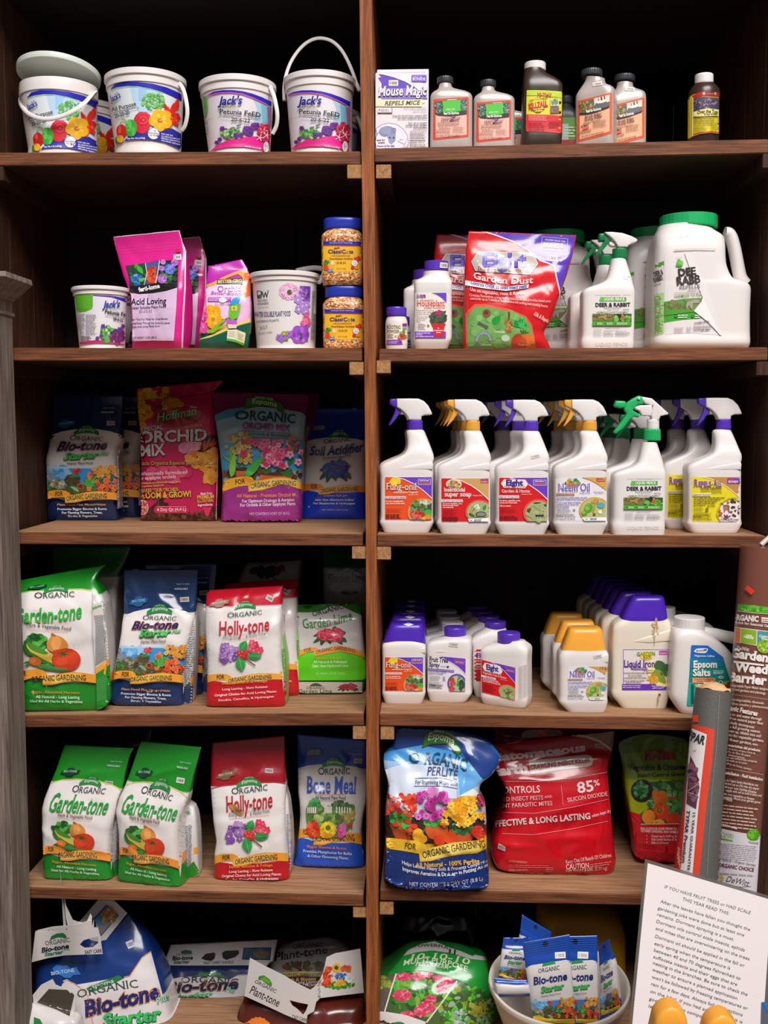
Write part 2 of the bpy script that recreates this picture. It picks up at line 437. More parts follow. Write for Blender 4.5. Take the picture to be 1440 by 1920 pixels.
# ================================================================== the shelving and what stands around it
WH = M('white_plastic','e6dfdc',.32)
W_EDGE = Mwood('stained_oak_edge','3a2015','8a5232',0)
W_DIV = Mwood('stained_oak_upright','5e2f18','a8602f',2)
W_TOP = Mwood('worn_lit_shelf_top','7a5640','b88c66',0,.75)  # worn tan tops, colour also lightened for light from above
W_UND = Mwood('shade_dark_underside','20130c','4a2f1e',0)  # underside darker than the edges, its shade put into the colour
W_CLE = Mwood('end_grain','7a5231','c08e5c',1,.7)
W_SIDE = Mwood('shade_dark_sides','20120b','4c2d1b',2)  # inner sides darkened in colour to keep the bays shaded
W_BACK = Mwood('shade_dark_back','0c0806','1d120c',2,.8)  # near black colour stands for the shade deep in the bays
W_BACKH = Mwood('shade_dark_rail','140d09','33211a',0,.8)  # rail darkened like the back, shade in the colour
W_GRAY = Mwood('weathered_grey_wood','4a413b','8f8075',2,.8,.8,bump=.6)
W_GRAYH = Mwood('weathered_grey_cap','4f4741','93857b',0,.8,.8,bump=.6)
DEP = .43
XL,XR = -.858,.6655
ZB = 1.5-(2010-790)/952.4
unit = thing('shelving_unit','tall dark wooden shelving with two bays and five shelf levels full of garden products','shelves',(0,0,0))
BOARDS = {'L1': (-26,286,676,283.5,24),'L2': (-22,652,679,652.5,24.5),'L3': (20,998,680,1001,23),'L4': (26,1341.5,682,1337.5,24),'L5': (30,1663.5,681,1679,22.5),
          'R1': (703,278,1441,260.5,25),'R2': (711,654,1440,651,24),'R3': (707,1002,1436,1005,23),'R4': (712,1338,1436,1349,24),'R5': (713,1668,1434,1681,22)}
SHZ = {}
for nm,(x0,y0,x1,y1,tk) in BOARDS.items():
    a,b = at(x0,y0,0),at(x1,y1,0); t = tk/952.4
    SHZ[nm] = (a.x,a.z,b.x,b.z)
    f4 = [a-Vector((0,0,t)),b-Vector((0,0,t)),b,a]; b4 = [p+Vector((0,DEP,0)) for p in f4]
    low = nm in ('L3','L4','L5','R3','R4','R5')
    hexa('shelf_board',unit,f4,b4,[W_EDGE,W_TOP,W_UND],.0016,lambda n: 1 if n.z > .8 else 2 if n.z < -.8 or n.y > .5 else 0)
def sz(nm,x):
    x0,z0,x1,z1 = SHZ[nm]; return z0+(z1-z0)*(x-x0)/(x1-x0)
def Z(nm,px,Y=.1,hw=55):
    x0,z0,x1,z1 = SHZ[nm]; return sz(nm,at(px,800,Y).x)+abs((z1-z0)/(x1-x0))*hw*.0011+.0003
# upright between the bays, bowed a little as in the photo
ys = [-60,0,150,330,650,1000,1340,1700,2060]; xl = [673,674,675.5,678.5,683,686,687,687,686.5]; xr = [695.5,696.7,699,702,704.5,705.5,710.5,709.5,709]
vv,F = [],[]
for y,l,r in zip(ys,xl,xr):
    a,b = at(l,y,-.006),at(r,y,-.006); z = max(a.z,ZB-.03)
    vv += [(a.x,-.006,z),(b.x,-.006,z),(b.x,DEP,z),(a.x,DEP,z)]
for i in range(len(ys)-1):
    for j in range(4): F.append((4*i+j,4*i+(j+1) % 4,4*i+4+(j+1) % 4,4*i+4+j))
F += [(0,1,2,3),(4*len(ys)-1,4*len(ys)-2,4*len(ys)-3,4*len(ys)-4)]
mk('upright',vv,F,W_DIV,unit,True,30)
# cleats under the shelf ends
def cleat(x0,x1,y0,y1,side,yb2=None):
    a,b = at(x0,y0,-.002),at(x1,y1,-.002); x,X = a.x,b.x
    hexa('cleat',unit,[Vector((x,-.002,b.z)),Vector((X,-.002,b.z)),Vector((X,-.002,a.z)),Vector((x,-.002,a.z))],[Vector((x,DEP,b.z)),Vector((X,DEP,b.z)),Vector((X,DEP,a.z)),Vector((x,DEP,a.z))],
         [W_CLE,W_SIDE],.001,lambda n: 0 if n.y < -.8 else 1)
for q in ((651,679,308.5,334.5),(705,733.5,308.5,334.5),(655,682,678.5,703),(706,732.5,675.5,700),(660,686,1024.5,1048),(706.5,733,1025,1049.5),
          (661.5,687,1361.5,1386.5),(713.5,739,1362.5,1387),(662,687,1701,1721),(712,738,1691,1715.5)): cleat(*q,0)
for nm in ('L1','L2','L3','L4','L5'):
    z = sz(nm,-.8)-.026; box('cleat',unit,XL+.0005,XL+.03,-.0,DEP,z-.027,z,W_SIDE,.001)
for nm in ('R1','R2','R3','R4','R5'):
    z = sz(nm,.66)-.027; box('cleat',unit,XR-.03,XR-.0005,-.0,DEP,z-.027,z,W_SIDE,.001)
# side and back planks
def planks(name,p0,p1,n,z0,z1,thick,mat,horizontal_axis,gap=.0022,jit=0.):
    rnd = random.Random(len(name)+n); ks = [0]+sorted([(i+rnd.uniform(-jit,jit))/n for i in range(1,n)])+[1]
    for i in range(n):
        a = p0+(p1-p0)*ks[i]; b = p0+(p1-p0)*ks[i+1]
        if horizontal_axis == 'y': box(name,unit,thick[0],thick[1],a+gap/2,b-gap/2,z0,z1,mat,.0015)
        else: box(name,unit,a+gap/2,b-gap/2,thick[0],thick[1],z0,z1,mat,.0015)
ZT = at(720,-60,0).z
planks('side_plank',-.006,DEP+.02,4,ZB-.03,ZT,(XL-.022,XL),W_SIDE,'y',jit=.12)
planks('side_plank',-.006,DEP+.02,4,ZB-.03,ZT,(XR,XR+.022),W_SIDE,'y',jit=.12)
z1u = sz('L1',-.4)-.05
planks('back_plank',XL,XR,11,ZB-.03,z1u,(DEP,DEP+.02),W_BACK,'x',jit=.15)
# back rails under the two upper shelves
for nm,xa,xb in (('L1',XL,-.12),('R1',-.09,.66),('R2',-.09,.66)):
    z = sz(nm,(xa+xb)/2)-.028; box('back_rail',unit,xa+.02,xb-.02,DEP-.022,DEP-.001,z-.04,z,W_BACKH,.001)
# the open top runs back to the boards of the wall behind
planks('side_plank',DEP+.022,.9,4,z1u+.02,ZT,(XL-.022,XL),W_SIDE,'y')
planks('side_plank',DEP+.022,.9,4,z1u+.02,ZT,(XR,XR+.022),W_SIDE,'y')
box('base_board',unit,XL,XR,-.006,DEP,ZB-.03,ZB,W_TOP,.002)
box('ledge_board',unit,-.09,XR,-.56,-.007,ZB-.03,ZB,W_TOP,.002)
box('plinth',unit,XL,XR,.0,.022,.0,ZB-.031,W_EDGE,.002); box('ledge_front',unit,-.085,XR,-.54,-.518,.0,ZB-.031,W_EDGE,.002)
zdeep0 = z1u-.02; ztop = at(1140,88,.86).z
rnd = random.Random(5); xs = [at(p,150,.86).x for p in (228,250,341,428,515,600,690,776,863,949,1134,1247)]
for i in range(len(xs)-1): box('wall_plank',unit,xs[i]+.0015,xs[i+1]-.0015,.86,.88,zdeep0,ztop,Mwood('wall_planks','170d08','4a2a18',0,.5,1.0,spec=.4),.002)
zr0,zr1 = at(1000,43,.64).z,at(1000,29,.64).z
box('roof_rail',unit,at(215,40,.64).x,at(1287,40,.64).x,.64,.70,zr0,zr1,W_BACKH,.002)
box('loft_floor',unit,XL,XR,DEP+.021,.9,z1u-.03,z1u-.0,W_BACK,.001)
box('dark_gap_panel',unit,XL,XR,.90,.92,z1u,ZT,W_BACK,0)  # dark panel standing in for the deep shade above the wall planks
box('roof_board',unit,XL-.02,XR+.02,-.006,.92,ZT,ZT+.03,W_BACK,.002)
l = bpy.data.lights.new('daylight_gap','SPOT'); l.energy = 1.1; l.color = (1,.62,.3); l.spot_size = math.radians(75); l.shadow_soft_size = .01; l.spot_blend = .6
lo = bpy.data.objects.new('daylight_gap',l); COL.objects.link(lo); p = at(1130,66,.80); lo.location = p; lo.rotation_euler = (Vector((p.x,.86,p.z-.10))-p).to_track_quat('-Z','Y').to_euler()
# floor and grey gate post
fl = box('floor',None,-4,4,-5,4,-.05,0,M('packed_gravel','6b5f55',.9,bump=.6,bscale=30),0); fl['kind'] = 'structure'
post = thing('gate_post','weathered grey wooden post with moulded cap at the left of the shelves','post',(at(0,1000,-.07).x,-.07,0))
pe = [(22,540),(23,590),(24.5,650),(36,990),(47,1340),(56.5,1690),(62,1960),(66,2150)]
vv,F = [],[]
for x,y in reversed(pe):
    b = at(x,y,-.012); z = b.z if y < 2100 else 0.0
    vv += [(b.x-.15,-.10,z),(b.x,-.10,z),(b.x,-.012,z),(b.x-.15,-.012,z)]
for i in range(len(pe)-1):
    for j in range(4): F.append((4*i+j,4*i+(j+1) % 4,4*i+4+(j+1) % 4,4*i+4+j))
F += [(3,2,1,0),(4*len(pe)-4,4*len(pe)-3,4*len(pe)-2,4*len(pe)-1)]
mk('shaft',vv,F,W_GRAY,post,True,30)
def ringbox(name,ztop,zbot,o_top,o_bot,mat):
    b = at(22,540,-.012).x
    t = [(b-.13-o_top,-.10-o_top),(b+o_top,-.10-o_top),(b+o_top,-.008),(b-.13-o_top,-.008)]; q = [(b-.13-o_bot,-.10-o_bot),(b+o_bot,-.10-o_bot),(b+o_bot,-.008),(b-.13-o_bot,-.008)]
    vv = [(x,y,zbot) for x,y in q]+[(x,y,ztop) for x,y in t]
    mk(name,vv,[(3,2,1,0),(4,5,6,7)]+[(j,(j+1) % 4,4+(j+1) % 4,4+j) for j in range(4)],mat,post,True,20)
zc = at(40,509,-.13).z
ringbox('cap_board',zc,zc-.010,.038,.040,W_GRAYH); ringbox('cap_moulding',zc-.010,zc-.042,.040,.002,W_GRAYH)
zn = at(20,579,-.10).z; ringbox('neck_bead',zn,zn-.006,.003,.003,W_GRAYH)
wb = box('light_block_wall',None,-3,3,1.1,1.2,0,4,M('light_block_dark','0a0807',.9),0); wb['kind'] = 'structure'  # unseen dark wall added so no world light comes through the plank gaps
# ================================================================== helpers for the goods
def P_OPQ(name,col,rough=.33): return M(name,col,rough)
PURP = M('purple_plastic','5a35b8',.3); GOLD = M('golden_plastic','e8a63c',.32); GRN = M('green_plastic','0f7a45',.32); GRNB = M('bright_green_plastic','1fae62',.35)
BLUEC = M('blue_plastic','2436a8',.3); BLK = M('black_plastic','33353a',.4); BRN = M('brown_bottle','3a2a22',.3); SILV = M('silver_bottle','b9ada6',.3,metal=.15)
def base_at(x,Y,z): return (at(x,800,Y).x,Y,z)
def pail(label,rim,bot,Y,z0,dr=(12,25,31),group=None,lid=True,mat=None,cat='bucket'):
    xl,xr,y = rim; bl,br,by = bot; mat = mat or WH
    root = thing('plastic_bucket',label,cat,base_at((xl+xr)/2,Y,z0),group)
    w = (xr-xl)
    rows = [(bl-.5,br+.5,by+16),(bl-1.5,br+1.5,by+14)]
    # straight taper from the foot to the step below the rim
    def mixr(t,yy): return (bl+(xl+5.5-bl)*t,br+(xr-5.5-br)*t,yy)
    rows += [mixr(0,by),mixr(.5,(by+y+dr[2])/2),mixr(.97,y+dr[2]),mixr(1,y+dr[1]+1),(xl+3.2,xr-3.2,y+dr[1]),(xl+3.2,xr-3.2,y+dr[0]),(xl+4,xr-4,y+2)]
    b = loft('bucket_body',root,PX,rows,mat,Y,n=2,k=0,level=True,zb=z0,K=96,sm=0,step=4,sharp=30)
    if lid:
        loft('lid',root,PX,[(xl+1,xr-1,y+dr[0]+.2),(xl,xr,y+dr[0]-1),(xl,xr,y+1.5),(xl+2,xr-2,y),(xl+7,xr-7,y-.3),(xl+8,xr-8,y+2.5)],mat,Y,n=2,k=0,level=True,K=96,sm=0,step=3,sharp=30)
    return root,b
def tag3(root,v,pts,r,mat,name='handle',flat=.5): return tube(name,root,[at(*v(x,y),Y) for x,y,Y in pts],r,mat,flat=flat)

def art_allpurpose(v,b,root,seed=3):
    a = Art(v,b,root,seed=seed,L=5)
    # label field, in the close-up of the second bucket
    fld = [(128,470),(200,425),(330,400),(480,400),(700,445),(950,520),(1200,640),(1195,1370),(1150,1340),(950,1260),(760,1222),(560,1215),(400,1222),(290,1250),(235,1290)]
    a.poly(fld,'dfe6ea')
    a.poly([(430,412),(700,450),(900,520),(820,800),(560,800),(470,600)],'b7d6ee'); a.poly([(560,430),(690,450),(640,640),(560,620)],'9cc6ea')
    a.poly([(128,470),(200,380),(330,347),(520,345),(760,372),(980,430),(1120,490),(1205,540),(1205,640),(1080,565),(930,505),(730,445),(540,412),(380,408),(230,430)],'1f1fb0')
    a.line([(140,470),(240,434),(390,414),(540,418),(730,452),(930,512)],8,'9fd88a')
    a.blobs(120,780,640,170,130,['5fae4f','4b9a44','79c263','8ecf7c'],12,30,.35)
    a.poly([(235,1290),(330,1245),(420,1150),(560,1100),(800,1105),(1060,1045),(1200,1130),(1200,1378),(1150,1340),(950,1260),(760,1222),(560,1215),(400,1222),(290,1250)],'2a2a9e')
    # lily, roses, hibiscus, peppers
    for x0,y0,x1,y1 in ((1080,980,940,660),(1060,850,1090,660),(1090,820,1190,920),(1070,900,1160,1010),(1060,900,1010,1050),(1110,780,1150,600)): a.leaf(x0,y0,x1,y1,45,'d8261c')
    for x0,y0,x1,y1 in ((1080,960,1000,700),(1090,880,1160,980)): a.leaf(x0,y0,x1,y1,16,'f0642a')
    a.ell(610,960,130,165,'d81e35'); a.ell(640,900,110,100,'e8304a')
    for r in (95,70,45,24): a.ell(630,920,r,r*.95,'c0142a' if r in (95,45) else 'ee3f55')
    for an in range(5): t = an*1.256+.5; a.ell(890+95*math.cos(t),920+95*math.sin(t),88,82,'f5b81c')
    for an in range(5): t = an*1.256+.5; a.ell(890+70*math.cos(t),920+70*math.sin(t),40,18,'fbd34a',math.degrees(t))
    a.ell(880,930,42,36,'d9761a'); a.line([(880,925),(970,900)],14,'f6dc8a')
    a.ell(445,1040,88,130,'3aa83a'); a.ell(415,1000,40,90,'62d052'); a.ell(480,1090,30,70,'56c648'); a.line([(300,905),(350,915),(395,960)],24,'9fbf5a')
    a.ell(300,1085,78,100,'cf1c1c'); a.ell(275,1060,22,60,'ee5a4a'); a.line([(280,990),(300,950)],10,'4f7a30')
    a.ell(285,1205,52,55,'f0b61e'); a.ell(225,1230,20,60,'4d7a2c')
    a.ell(785,1125,92,90,'3a3ab0'); a.ell(785,1125,86,84,'f0eef2')
    a.T('For',765,1095,800,1098,16,'555577'); a.T('Everything',708,1122,862,1135,24,'33334a',.02); a.T('You Grow',715,1155,855,1165,24,'33334a',.02)
    for i,t in enumerate(('FOR USE ON','ALL INDOOR AND OUT','BEDDING AND POTTED','AND SHRUBS, VEGETABLES')):
        a.T(t,897,1135+i*32,(1070,1180,1185,1185)[i],1165+i*32+(0,25,32,40)[i],20,'e8e8f8',.02)
    a.T('Net Wt. 4 lb (1.81kg)',390,1212,655,1200,26,'f4f4fa',.02)
    a.T("Jack's",140,655,300,575,88,'2a1f96',.03,.35); a.T('CLASSIC',150,690,245,650,22,'a8b23a')
    a.T('All Purpose',160,795,523,698,60,'20202a',.02); a.G(175,800,570,820,1,'70788a',.5,-.2,.0)
    a.T('20-20-20',205,890,428,825,58,'20202a',.02)
    a.done('label')
def art_petunia(v,b,root,seed=4):
    a = Art(v,b,root,seed=seed,L=5)
    a.poly([(180,520),(235,500),(330,462),(450,440),(600,440),(780,460),(980,520),(1150,590),(1262,660),(1240,1400),(1080,1350),(850,1320),(600,1320),(400,1345),(270,1400),(215,900)],'e4dde4')
    a.poly([(960,520),(1150,590),(1262,660),(1255,1010),(1100,1000),(985,930),(1040,700)],'a9cfe0'); a.poly([(1100,610),(1262,680),(1255,960),(1120,920)],'7dbad2')
    a.poly([(1190,680),(1262,690),(1262,1000),(1215,960)],'a96c9c')
    a.poly([(230,500),(340,440),(480,415),(640,412),(800,430),(960,470),(1120,530),(1262,600),(1262,670),(1100,590),(960,525),(800,470),(620,448),(460,450),(330,475)],'2420b4')
    a.line([(230,515),(330,480),(460,456),(620,454),(800,478),(960,534),(1100,598),(1200,650)],18,'d24aa8')
    a.poly([(172,520),(228,505),(245,700),(215,850),(200,860)],'57b02c')
    a.G(205,900,255,1250,14,'8a8490',.5)
    a.poly([(270,1400),(380,1300),(560,1210),(760,1165),(980,1150),(1240,1150),(1245,1400),(1080,1350),(850,1318),(600,1318),(400,1345)],'e0218a')
    a.blobs(60,620,1110,170,80,['3f8f3a','5fb04e','8cc46a','2f6f35','a8d27a'],16,40,.4)
    for x,y,r in ((480,1030,45),(870,1050,75),(920,1090,60),(980,990,60),(1030,980,50),(700,1140,50),(780,1130,45),(440,1200,38),(390,1250,36)): a.flower(x,y,r,random.Random(int(x)).choice(['6a2a8c','7e2f96','5a3290']),'3f1a5a',5,dark='50206e')
    for x,y in ((640,1010),(740,970),(560,1150)): a.leaf(x-40,y+20,x+50,y-10,18,'6f7c78')
    a.blobs(50,1150,1090,95,140,['b01a3c','c42a4a','8e1838','d23a5c'],24,48,.6)
    for x,y in ((1140,1060),(1080,1170),(1190,1130)):
        for k in range(5): t = k*1.256; a.line([(x,y),(x+65*math.cos(t),y+60*math.sin(t))],10,'f0d8dc')
    a.ell(1180,1320,44,88,'e0dcd8'); a.G(1158,1260,1205,1380,5,'6a6a72',.5)
    a.T("Jack's",405,650,805,635,130,'241c90',.03,.3); a.T('CLASSIC',455,695,740,690,38,'a9b84a')
    a.T('Petunia FeED',435,792,1090,850,72,'26262e',.022,bend=18); a.G(450,828,1080,850,1,'8a8490',.5,.09,0)
    a.T('20-6-22',618,903,920,930,58,'26262e',.022); a.T('Net Wt. 4 lb (1.81kg)',845,1318,1090,1352,26,'f6dcec',.01)
    a.done('label')
# ------------------------------------------------------------------ top left shelf
zL1 = lambda x: Z('L1',x,.1,80)
Y = .10
r1,b = pail('white bucket with loose lid propped up behind its rim and handle hanging in front',(37,184.5,163),(57,180,285),Y,zL1(111),lid=False)
art_allpurpose(V(20+110/8,90+283/8,8),b,r1,11)
tag3(r1,PX,[(179,172,.10),(171,179,.06),(158,193,.03),(140,206,.015),(118,217,.012),(92,223,.012),(70,221,.018),(52,212,.035),(41,199,.06),(38,187,.085),(42,178,.10)],.0045,WH)
bm_lid = at(111,135,.115); R0 = 75/FPX*(.115-CAM.y)
def disc(name,root,c,R,th,tilt,mats,tz=0):
    prof = [(R-.001,-th),(R,-th*.7),(R,-.001),(R-.002,0),(R*.93,.0005),(R*.9,-.002),(0.001,-.002)]
    ins = [(R-.003,-th),(R-.004,-.0045),(0.001,-.0045)]
    rot = Matrix.Rotation(tz,3,'Y') @ Matrix.Rotation(tilt,3,'X'); K = 96; P = list(reversed(ins))+prof; vv,F = [],[]
    for r_,z_ in P:
        for k in range(K): a = 2*math.pi*k/K; vv.append(tuple(c+rot @ Vector((r_*math.cos(a),r_*math.sin(a),z_))))
    for i in range(len(P)-1):
        for k in range(K): F.append((i*K+k,i*K+(k+1) % K,(i+1)*K+(k+1) % K,(i+1)*K+k))
    return mk(name,vv,F,mats,root,True,35)
disc('lid',r1,bm_lid,R0,.012,math.radians(-11),M('greenish_white_plastic','cfd6cc',.35),math.radians(2))
r2,b = pail('white bucket printed with peppers, rose and yellow hibiscus, lid closed, second from left',(198.5,348,149),(218.5,338,285),Y,zL1(270))
art_allpurpose(V(190,110,8),b,r2,12)
hx = lambda x,y,Yv: (x,y,Yv)
tag3(r2,PX,[(331,156,.075),(338,158,.072),(345,172,.06),(350,195,.05),(351,215,.05),(347,235,.055),(341,245,.06)],.004,WH)
r3,b = pail('white bucket with purple petunia print and handle folded down its right side',(374,517.5,160),(392,506,285),Y,zL1(447))
art_petunia(V(360,120,8.47),b,r3,13)
tag3(r3,PX,[(500,164,.07),(506,163,.068),(513,178,.058),(518,200,.05),(520,218,.05),(518,236,.055),(511,251,.06)],.004,WH)
r4,b = pail('white bucket with purple petunia print and its wire handle standing straight up',(532,667,151),(546.5,661,285),Y,zL1(603))
art_petunia(V(509.9,121.2,8.6),b,r4,14)
tag3(r4,PX,[(533,188,.10),(532.5,166,.10),(536,142,.10),(545,117,.10),(560,94,.10),(578,78,.10),(598,71.5,.10),(620,76,.10),(638,91,.10),(652,114,.10),(664,143,.10),(672,170,.10)],.0033,WH)
prism('handle_boss',r4,PX,[(668,150),(673,158),(677,170),(672,173),(666,162)],.10,.005,WH,.002)
prism('handle_boss',r4,PX,[(531,165),(535,167),(536,189),(530,189)],.10,.005,WH,.002)
dup(r2,Vector(at(158,216,.290))-Vector(at(273,149,.10)) - Vector((0,0,(at(158,216,.290)-at(273,149,.10)).z)),'shaded white bucket standing behind the bucket with the loose lid')
dup(r3,Vector((at(613,200,.31).x-at(447,150,.10).x,.21,zL1(613)-zL1(447))),'shaded white bucket standing behind the bucket with the raised handle')

# ------------------------------------------------------------------ top right shelf
zR1 = lambda x: Z('R1',x,.08,55)
v5 = V(695,120,7.385)
def carton(label,x0,x1,yt,Yf,dep,z0,group=None):
    a,c = at(x0,yt,Yf),at(x1,yt,Yf); root = thing('cardboard_box',label,'box',((a.x+c.x)/2,Yf+dep/2,z0),group)
    b = box('carton',root,a.x,c.x,Yf,Yf+dep,z0,a.z,M('pale_lilac_card','e6dbe6',.5),.0008); return root,b
ca,b = carton('lilac and cream cardboard box with a grey mouse picture, front one by the upright',704,803.3,136.5,.03,.045,zR1(750))
a = Art(v5,b,ca,L=14,seed=2)
a.rect(68,120,804,1165,'e9dfe2')
a.poly([(60,128),(170,138),(320,180),(480,240),(640,335),(740,410),(790,480),(60,490)],'6243bd'); a.poly([(60,330),(640,335),(740,410),(790,480),(60,490)],'8d76cf')
a.line([(60,126),(170,134),(320,174),(480,234),(640,328),(740,404),(795,470)],20,'f6f0fa')
a.rect(566,150,775,245,'6a48c4',14); a.line([(580,160),(762,160),(762,236),(580,236),(580,160)],4,'b39fe8'); a.T('BONIDE',583,222,755,222,34,'f0e6fa',.02)
a.G(590,170,750,184,1,'cdbdf0',.6)
a.rect(68,490,804,590,'efe6bf')
a.T('Mouse Magic',108,445,785,432,130,'3a2d50',.05,.2,.1); a.T('Mouse Magic',102,438,778,426,130,'f4eef8',.02,.2,.1)
a.T('REPELS MICE',192,572,690,560,56,'4c4426',.015,.25,.06)
a.rect(98,605,300,680,'7a706c'); a.rect(98,605,290,668,'f2eae6'); a.T('4',108,655,130,655,38,'5a5048',.02); a.G(140,620,275,660,2,'8a8078')
a.T('From natural ingredients.',460,622,778,618,26,'a79db0'); a.T('Lasts for weeks.',585,662,778,660,26,'a79db0')
a.T('Great for stored boats, campers, RVs,',300,728,784,722,25,'4b4650',.015,0,.05); a.T('cars, farm equipment and more.',372,762,784,758,25,'4b4650',.015,0,.05)
a.T('Also use in cottages,',520,828,784,824,25,'4b4650',.015,0,.05); a.T('storage sheds, garages,',485,862,784,858,25,'4b4650',.015,0,.05); a.T('and basements.',590,896,784,893,25,'4b4650',.015,0,.05)
a.ell(260,1080,270,270,'b3a9c8'); a.ell(260,1082,255,255,'f3eef4'); a.ell(260,1084,235,240,'e9e2f0')
a.poly([(110,940),(150,880),(230,860),(310,880),(350,900),(345,970),(340,1060),(290,1105),(255,1090),(240,1010),(190,1010),(140,990)],'7f86ae',4)
a.ell(205,920,85,55,'9299bd'); a.ell(330,915,22,30,'6a6f98'); a.ell(330,918,14,20,'a58fb8'); a.poly([(235,970),(340,970),(330,1060),(285,1110),(250,1070)],'8f96bd',3); a.ell(265,1020,10,14,'23233a'); a.ell(318,1020,10,14,'23233a'); a.ell(287,1095,12,8,'b78aa0')
a.line([(110,950),(80,985),(70,1000)],8,'6a6f98'); a.poly([(370,1070),(410,1015),(505,1035),(470,1110)],'ece6f2'); a.line([(370,1070),(470,1110),(505,1035)],5,'6b6478'); a.G(395,1035,465,1065,2,'a79db0')
a.T('lasts for',85,1068,200,1062,26,'2f2a38',.02,0,.05); a.T('weeks',100,1102,195,1098,26,'2f2a38',.02,0,.05); a.T('People & Pet Safe',90,1148,330,1143,24,'4a3f9a',.02,0,.05)
a.G(545,920,790,1045,6,'7a7280',.4); a.T('CAUTION',540,1105,630,1103,22,'3a3540'); a.G(540,1055,785,1075,1,'4b4650',.6); a.G(540,1112,785,1150,2,'5b5560',.5)
a.done('label'); sticker(ca,[b],v5,316,262,130,78)
cb,b = carton('lilac cardboard box standing behind the mouse picture box, only its top edge showing',707,803.8,130.5,.08,.045,zR1(750))
a = Art(v5,b,cb,L=14); a.line([(95,126),(800,112)],10,'8a8088'); a.done('label')

def jug(name,label,cat,v,rows,mat,Y,z0,n=6,k=.75,dy=0.,K=72,sm=1,step=5,cx=None,group=None,part='bottle_body',sharp=42):
    r = rows[0]; p = v((r[0]+(r[2] if len(r) > 5 or (len(r) == 5 and r[4] >= 30) else r[1]))/2,r[-2] if len(r) == 4 else r[1] if len(r) > 5 else r[2])
    root = thing(name,label,cat,base_at(p[0],Y,z0),group)
    return root,loft(part,root,v,rows,mat,Y,n=n,k=k,zb=z0,dy=dy,K=K,sm=sm,step=step,sharp=sharp)
# pinkish-red labelled silver bottles
def art_weed(v,b,root):
    a = Art(v,b,root,L=9,seed=5)
    a.poly([(870,490),(1120,470),(1345,455),(1360,480),(1355,985),(1350,1010),(1120,1030),(880,1055),(862,1040)],'d9402c',0)
    a.poly([(895,520),(1125,498),(1330,485),(1330,980),(1120,1003),(900,1025)],'efb9a8')
    a.poly([(895,520),(1125,498),(1330,485),(1330,690),(1120,715),(895,700)],'39403c')
    for x,y in ((940,565),(950,650),(1285,535),(1285,620)): a.blobs(26,x,y,46,42,['3f7a6a','6a8f86','2e5a50','8aa5a0','557a52'],8,18)
    a.poly([(990,515),(1250,495),(1240,560),(1250,650),(1120,670),(995,660),(1005,590)],'4cc23a'); a.T('WEEDS - VINES',1045,640,1170,632,18,'e8f4e0',.01)
    a.poly([(900,700),(990,668),(1120,672),(1250,655),(1330,672),(1330,690),(1120,717),(980,712)],'262a2c'); a.T('ferti-lome',1010,702,1225,692,38,'f2f2f2',.03,-.1)
    a.T('WEED',985,772,1120,760,30,'6a5058',0,.4); a.T('FREE',970,800,1090,790,30,'6a5058',0,.4); a.T('Z',1090,778,1190,778,62,'6a4a58',.02,.3); a.T('ONE',1165,768,1250,762,34,'6a5058',0,.4); a.line([(1090,782),(1225,772)],10,'5a3a48')
    a.G(930,805,1250,860,3,'8a5a52',.4,-.04); a.G(945,870,1120,900,2,'7a5048',.4); a.G(905,905,1110,960,4,'9a6a60',.4); a.G(1140,860,1310,950,6,'9a6a60',.35); a.G(905,985,1310,1005,1,'7a5048',.45,-.04)
    return a
def fl_bottle(label,v,Y,z0,mat=SILV,capm=BLK):
    root,b = jug('weed_bottle',label,'bottle',v,[(822,1405,1175,.019),(818,1410,1150,.022),(820,1410,1060,.022),(825,1412,600,.022),(826,1412,430,.022),(835,1400,395,.021,5),(880,1330,365,.019,4),(935,1150,335,.014,2.6),(945,1125,300,.0125,2),(945,1125,275,.0125,2),(955,1115,262,.011,2)],mat,Y,z0,n=5)
    x0,y0 = v(920,155); x1,y1 = v(1142,278); cap('cap',root,PX,x0,x1,y0,y1,Y+.005,capm,(26,.012)); return root,b
w1,b = fl_bottle('silver bottle with salmon red label, right next to the lilac boxes',v5,.06,zR1(846)); art_weed(v5,b,w1).done('label'); sticker(w1,[b],v5,1128,525,130,72,-3)
v6 = V(880,100,7.58)
v6b = V(885-(818/7.385)*.96,148.0-(155/7.385)*.99,7.55)
w2,b = fl_bottle('silver bottle with salmon red label, left of the tall brown bottle',v6b,.075,zR1(923)); art_weed(v6b,b,w2).done('label'); sticker(w2,[b],v6b,1165,525,130,72,-3)
dup(w2,(.036+.0,.12,zR1(923)-zR1(923)),'shaded silver bottle hidden behind the second salmon labelled bottle')
# brown bottle, white cap
kb,b = jug('weed_bottle','large dark brown bottle with white cap and yellow over red label','bottle',v6,[(755,1300,1330,.028),(752,1312,1290,.032),(752,1328,1150,.032),(760,1326,1120,.031),(765,1332,700,.031),(765,1334,450,.031),(768,1330,405,.030),(775,1225,330,.026,4),(785,1100,262,.021,2.4),(786,1078,225,.0185,2),(790,1072,200,.018,2)],BRN,.075,zR1(1018),n=6)
x0,y0 = v6(782,96); x1,y1 = v6(1086,262); cap('cap',kb,PX,x0,x1,y0,y1,.08,WH)
a = Art(v6,b,kb,L=9,seed=9)
a.poly([(815,530),(830,522),(1060,525),(1300,540),(1318,560),(1312,1120),(1300,1135),(1060,1115),(815,1112),(805,1090)],'d8d426'); a.poly([(812,865),(1316,880),(1312,1120),(1300,1135),(1060,1115),(815,1112),(806,1090)],'d3202e')
a.poly([(822,527),(1060,528),(1310,545),(1316,640),(1060,600),(815,600)],'bcd22a')
a.T('Hi-Yield',965,612,1165,620,56,'c02a1c',.03,0,.05); a.ell(975,735,92,108,'e08a2a'); a.ell(975,735,86,102,'e2d42a')
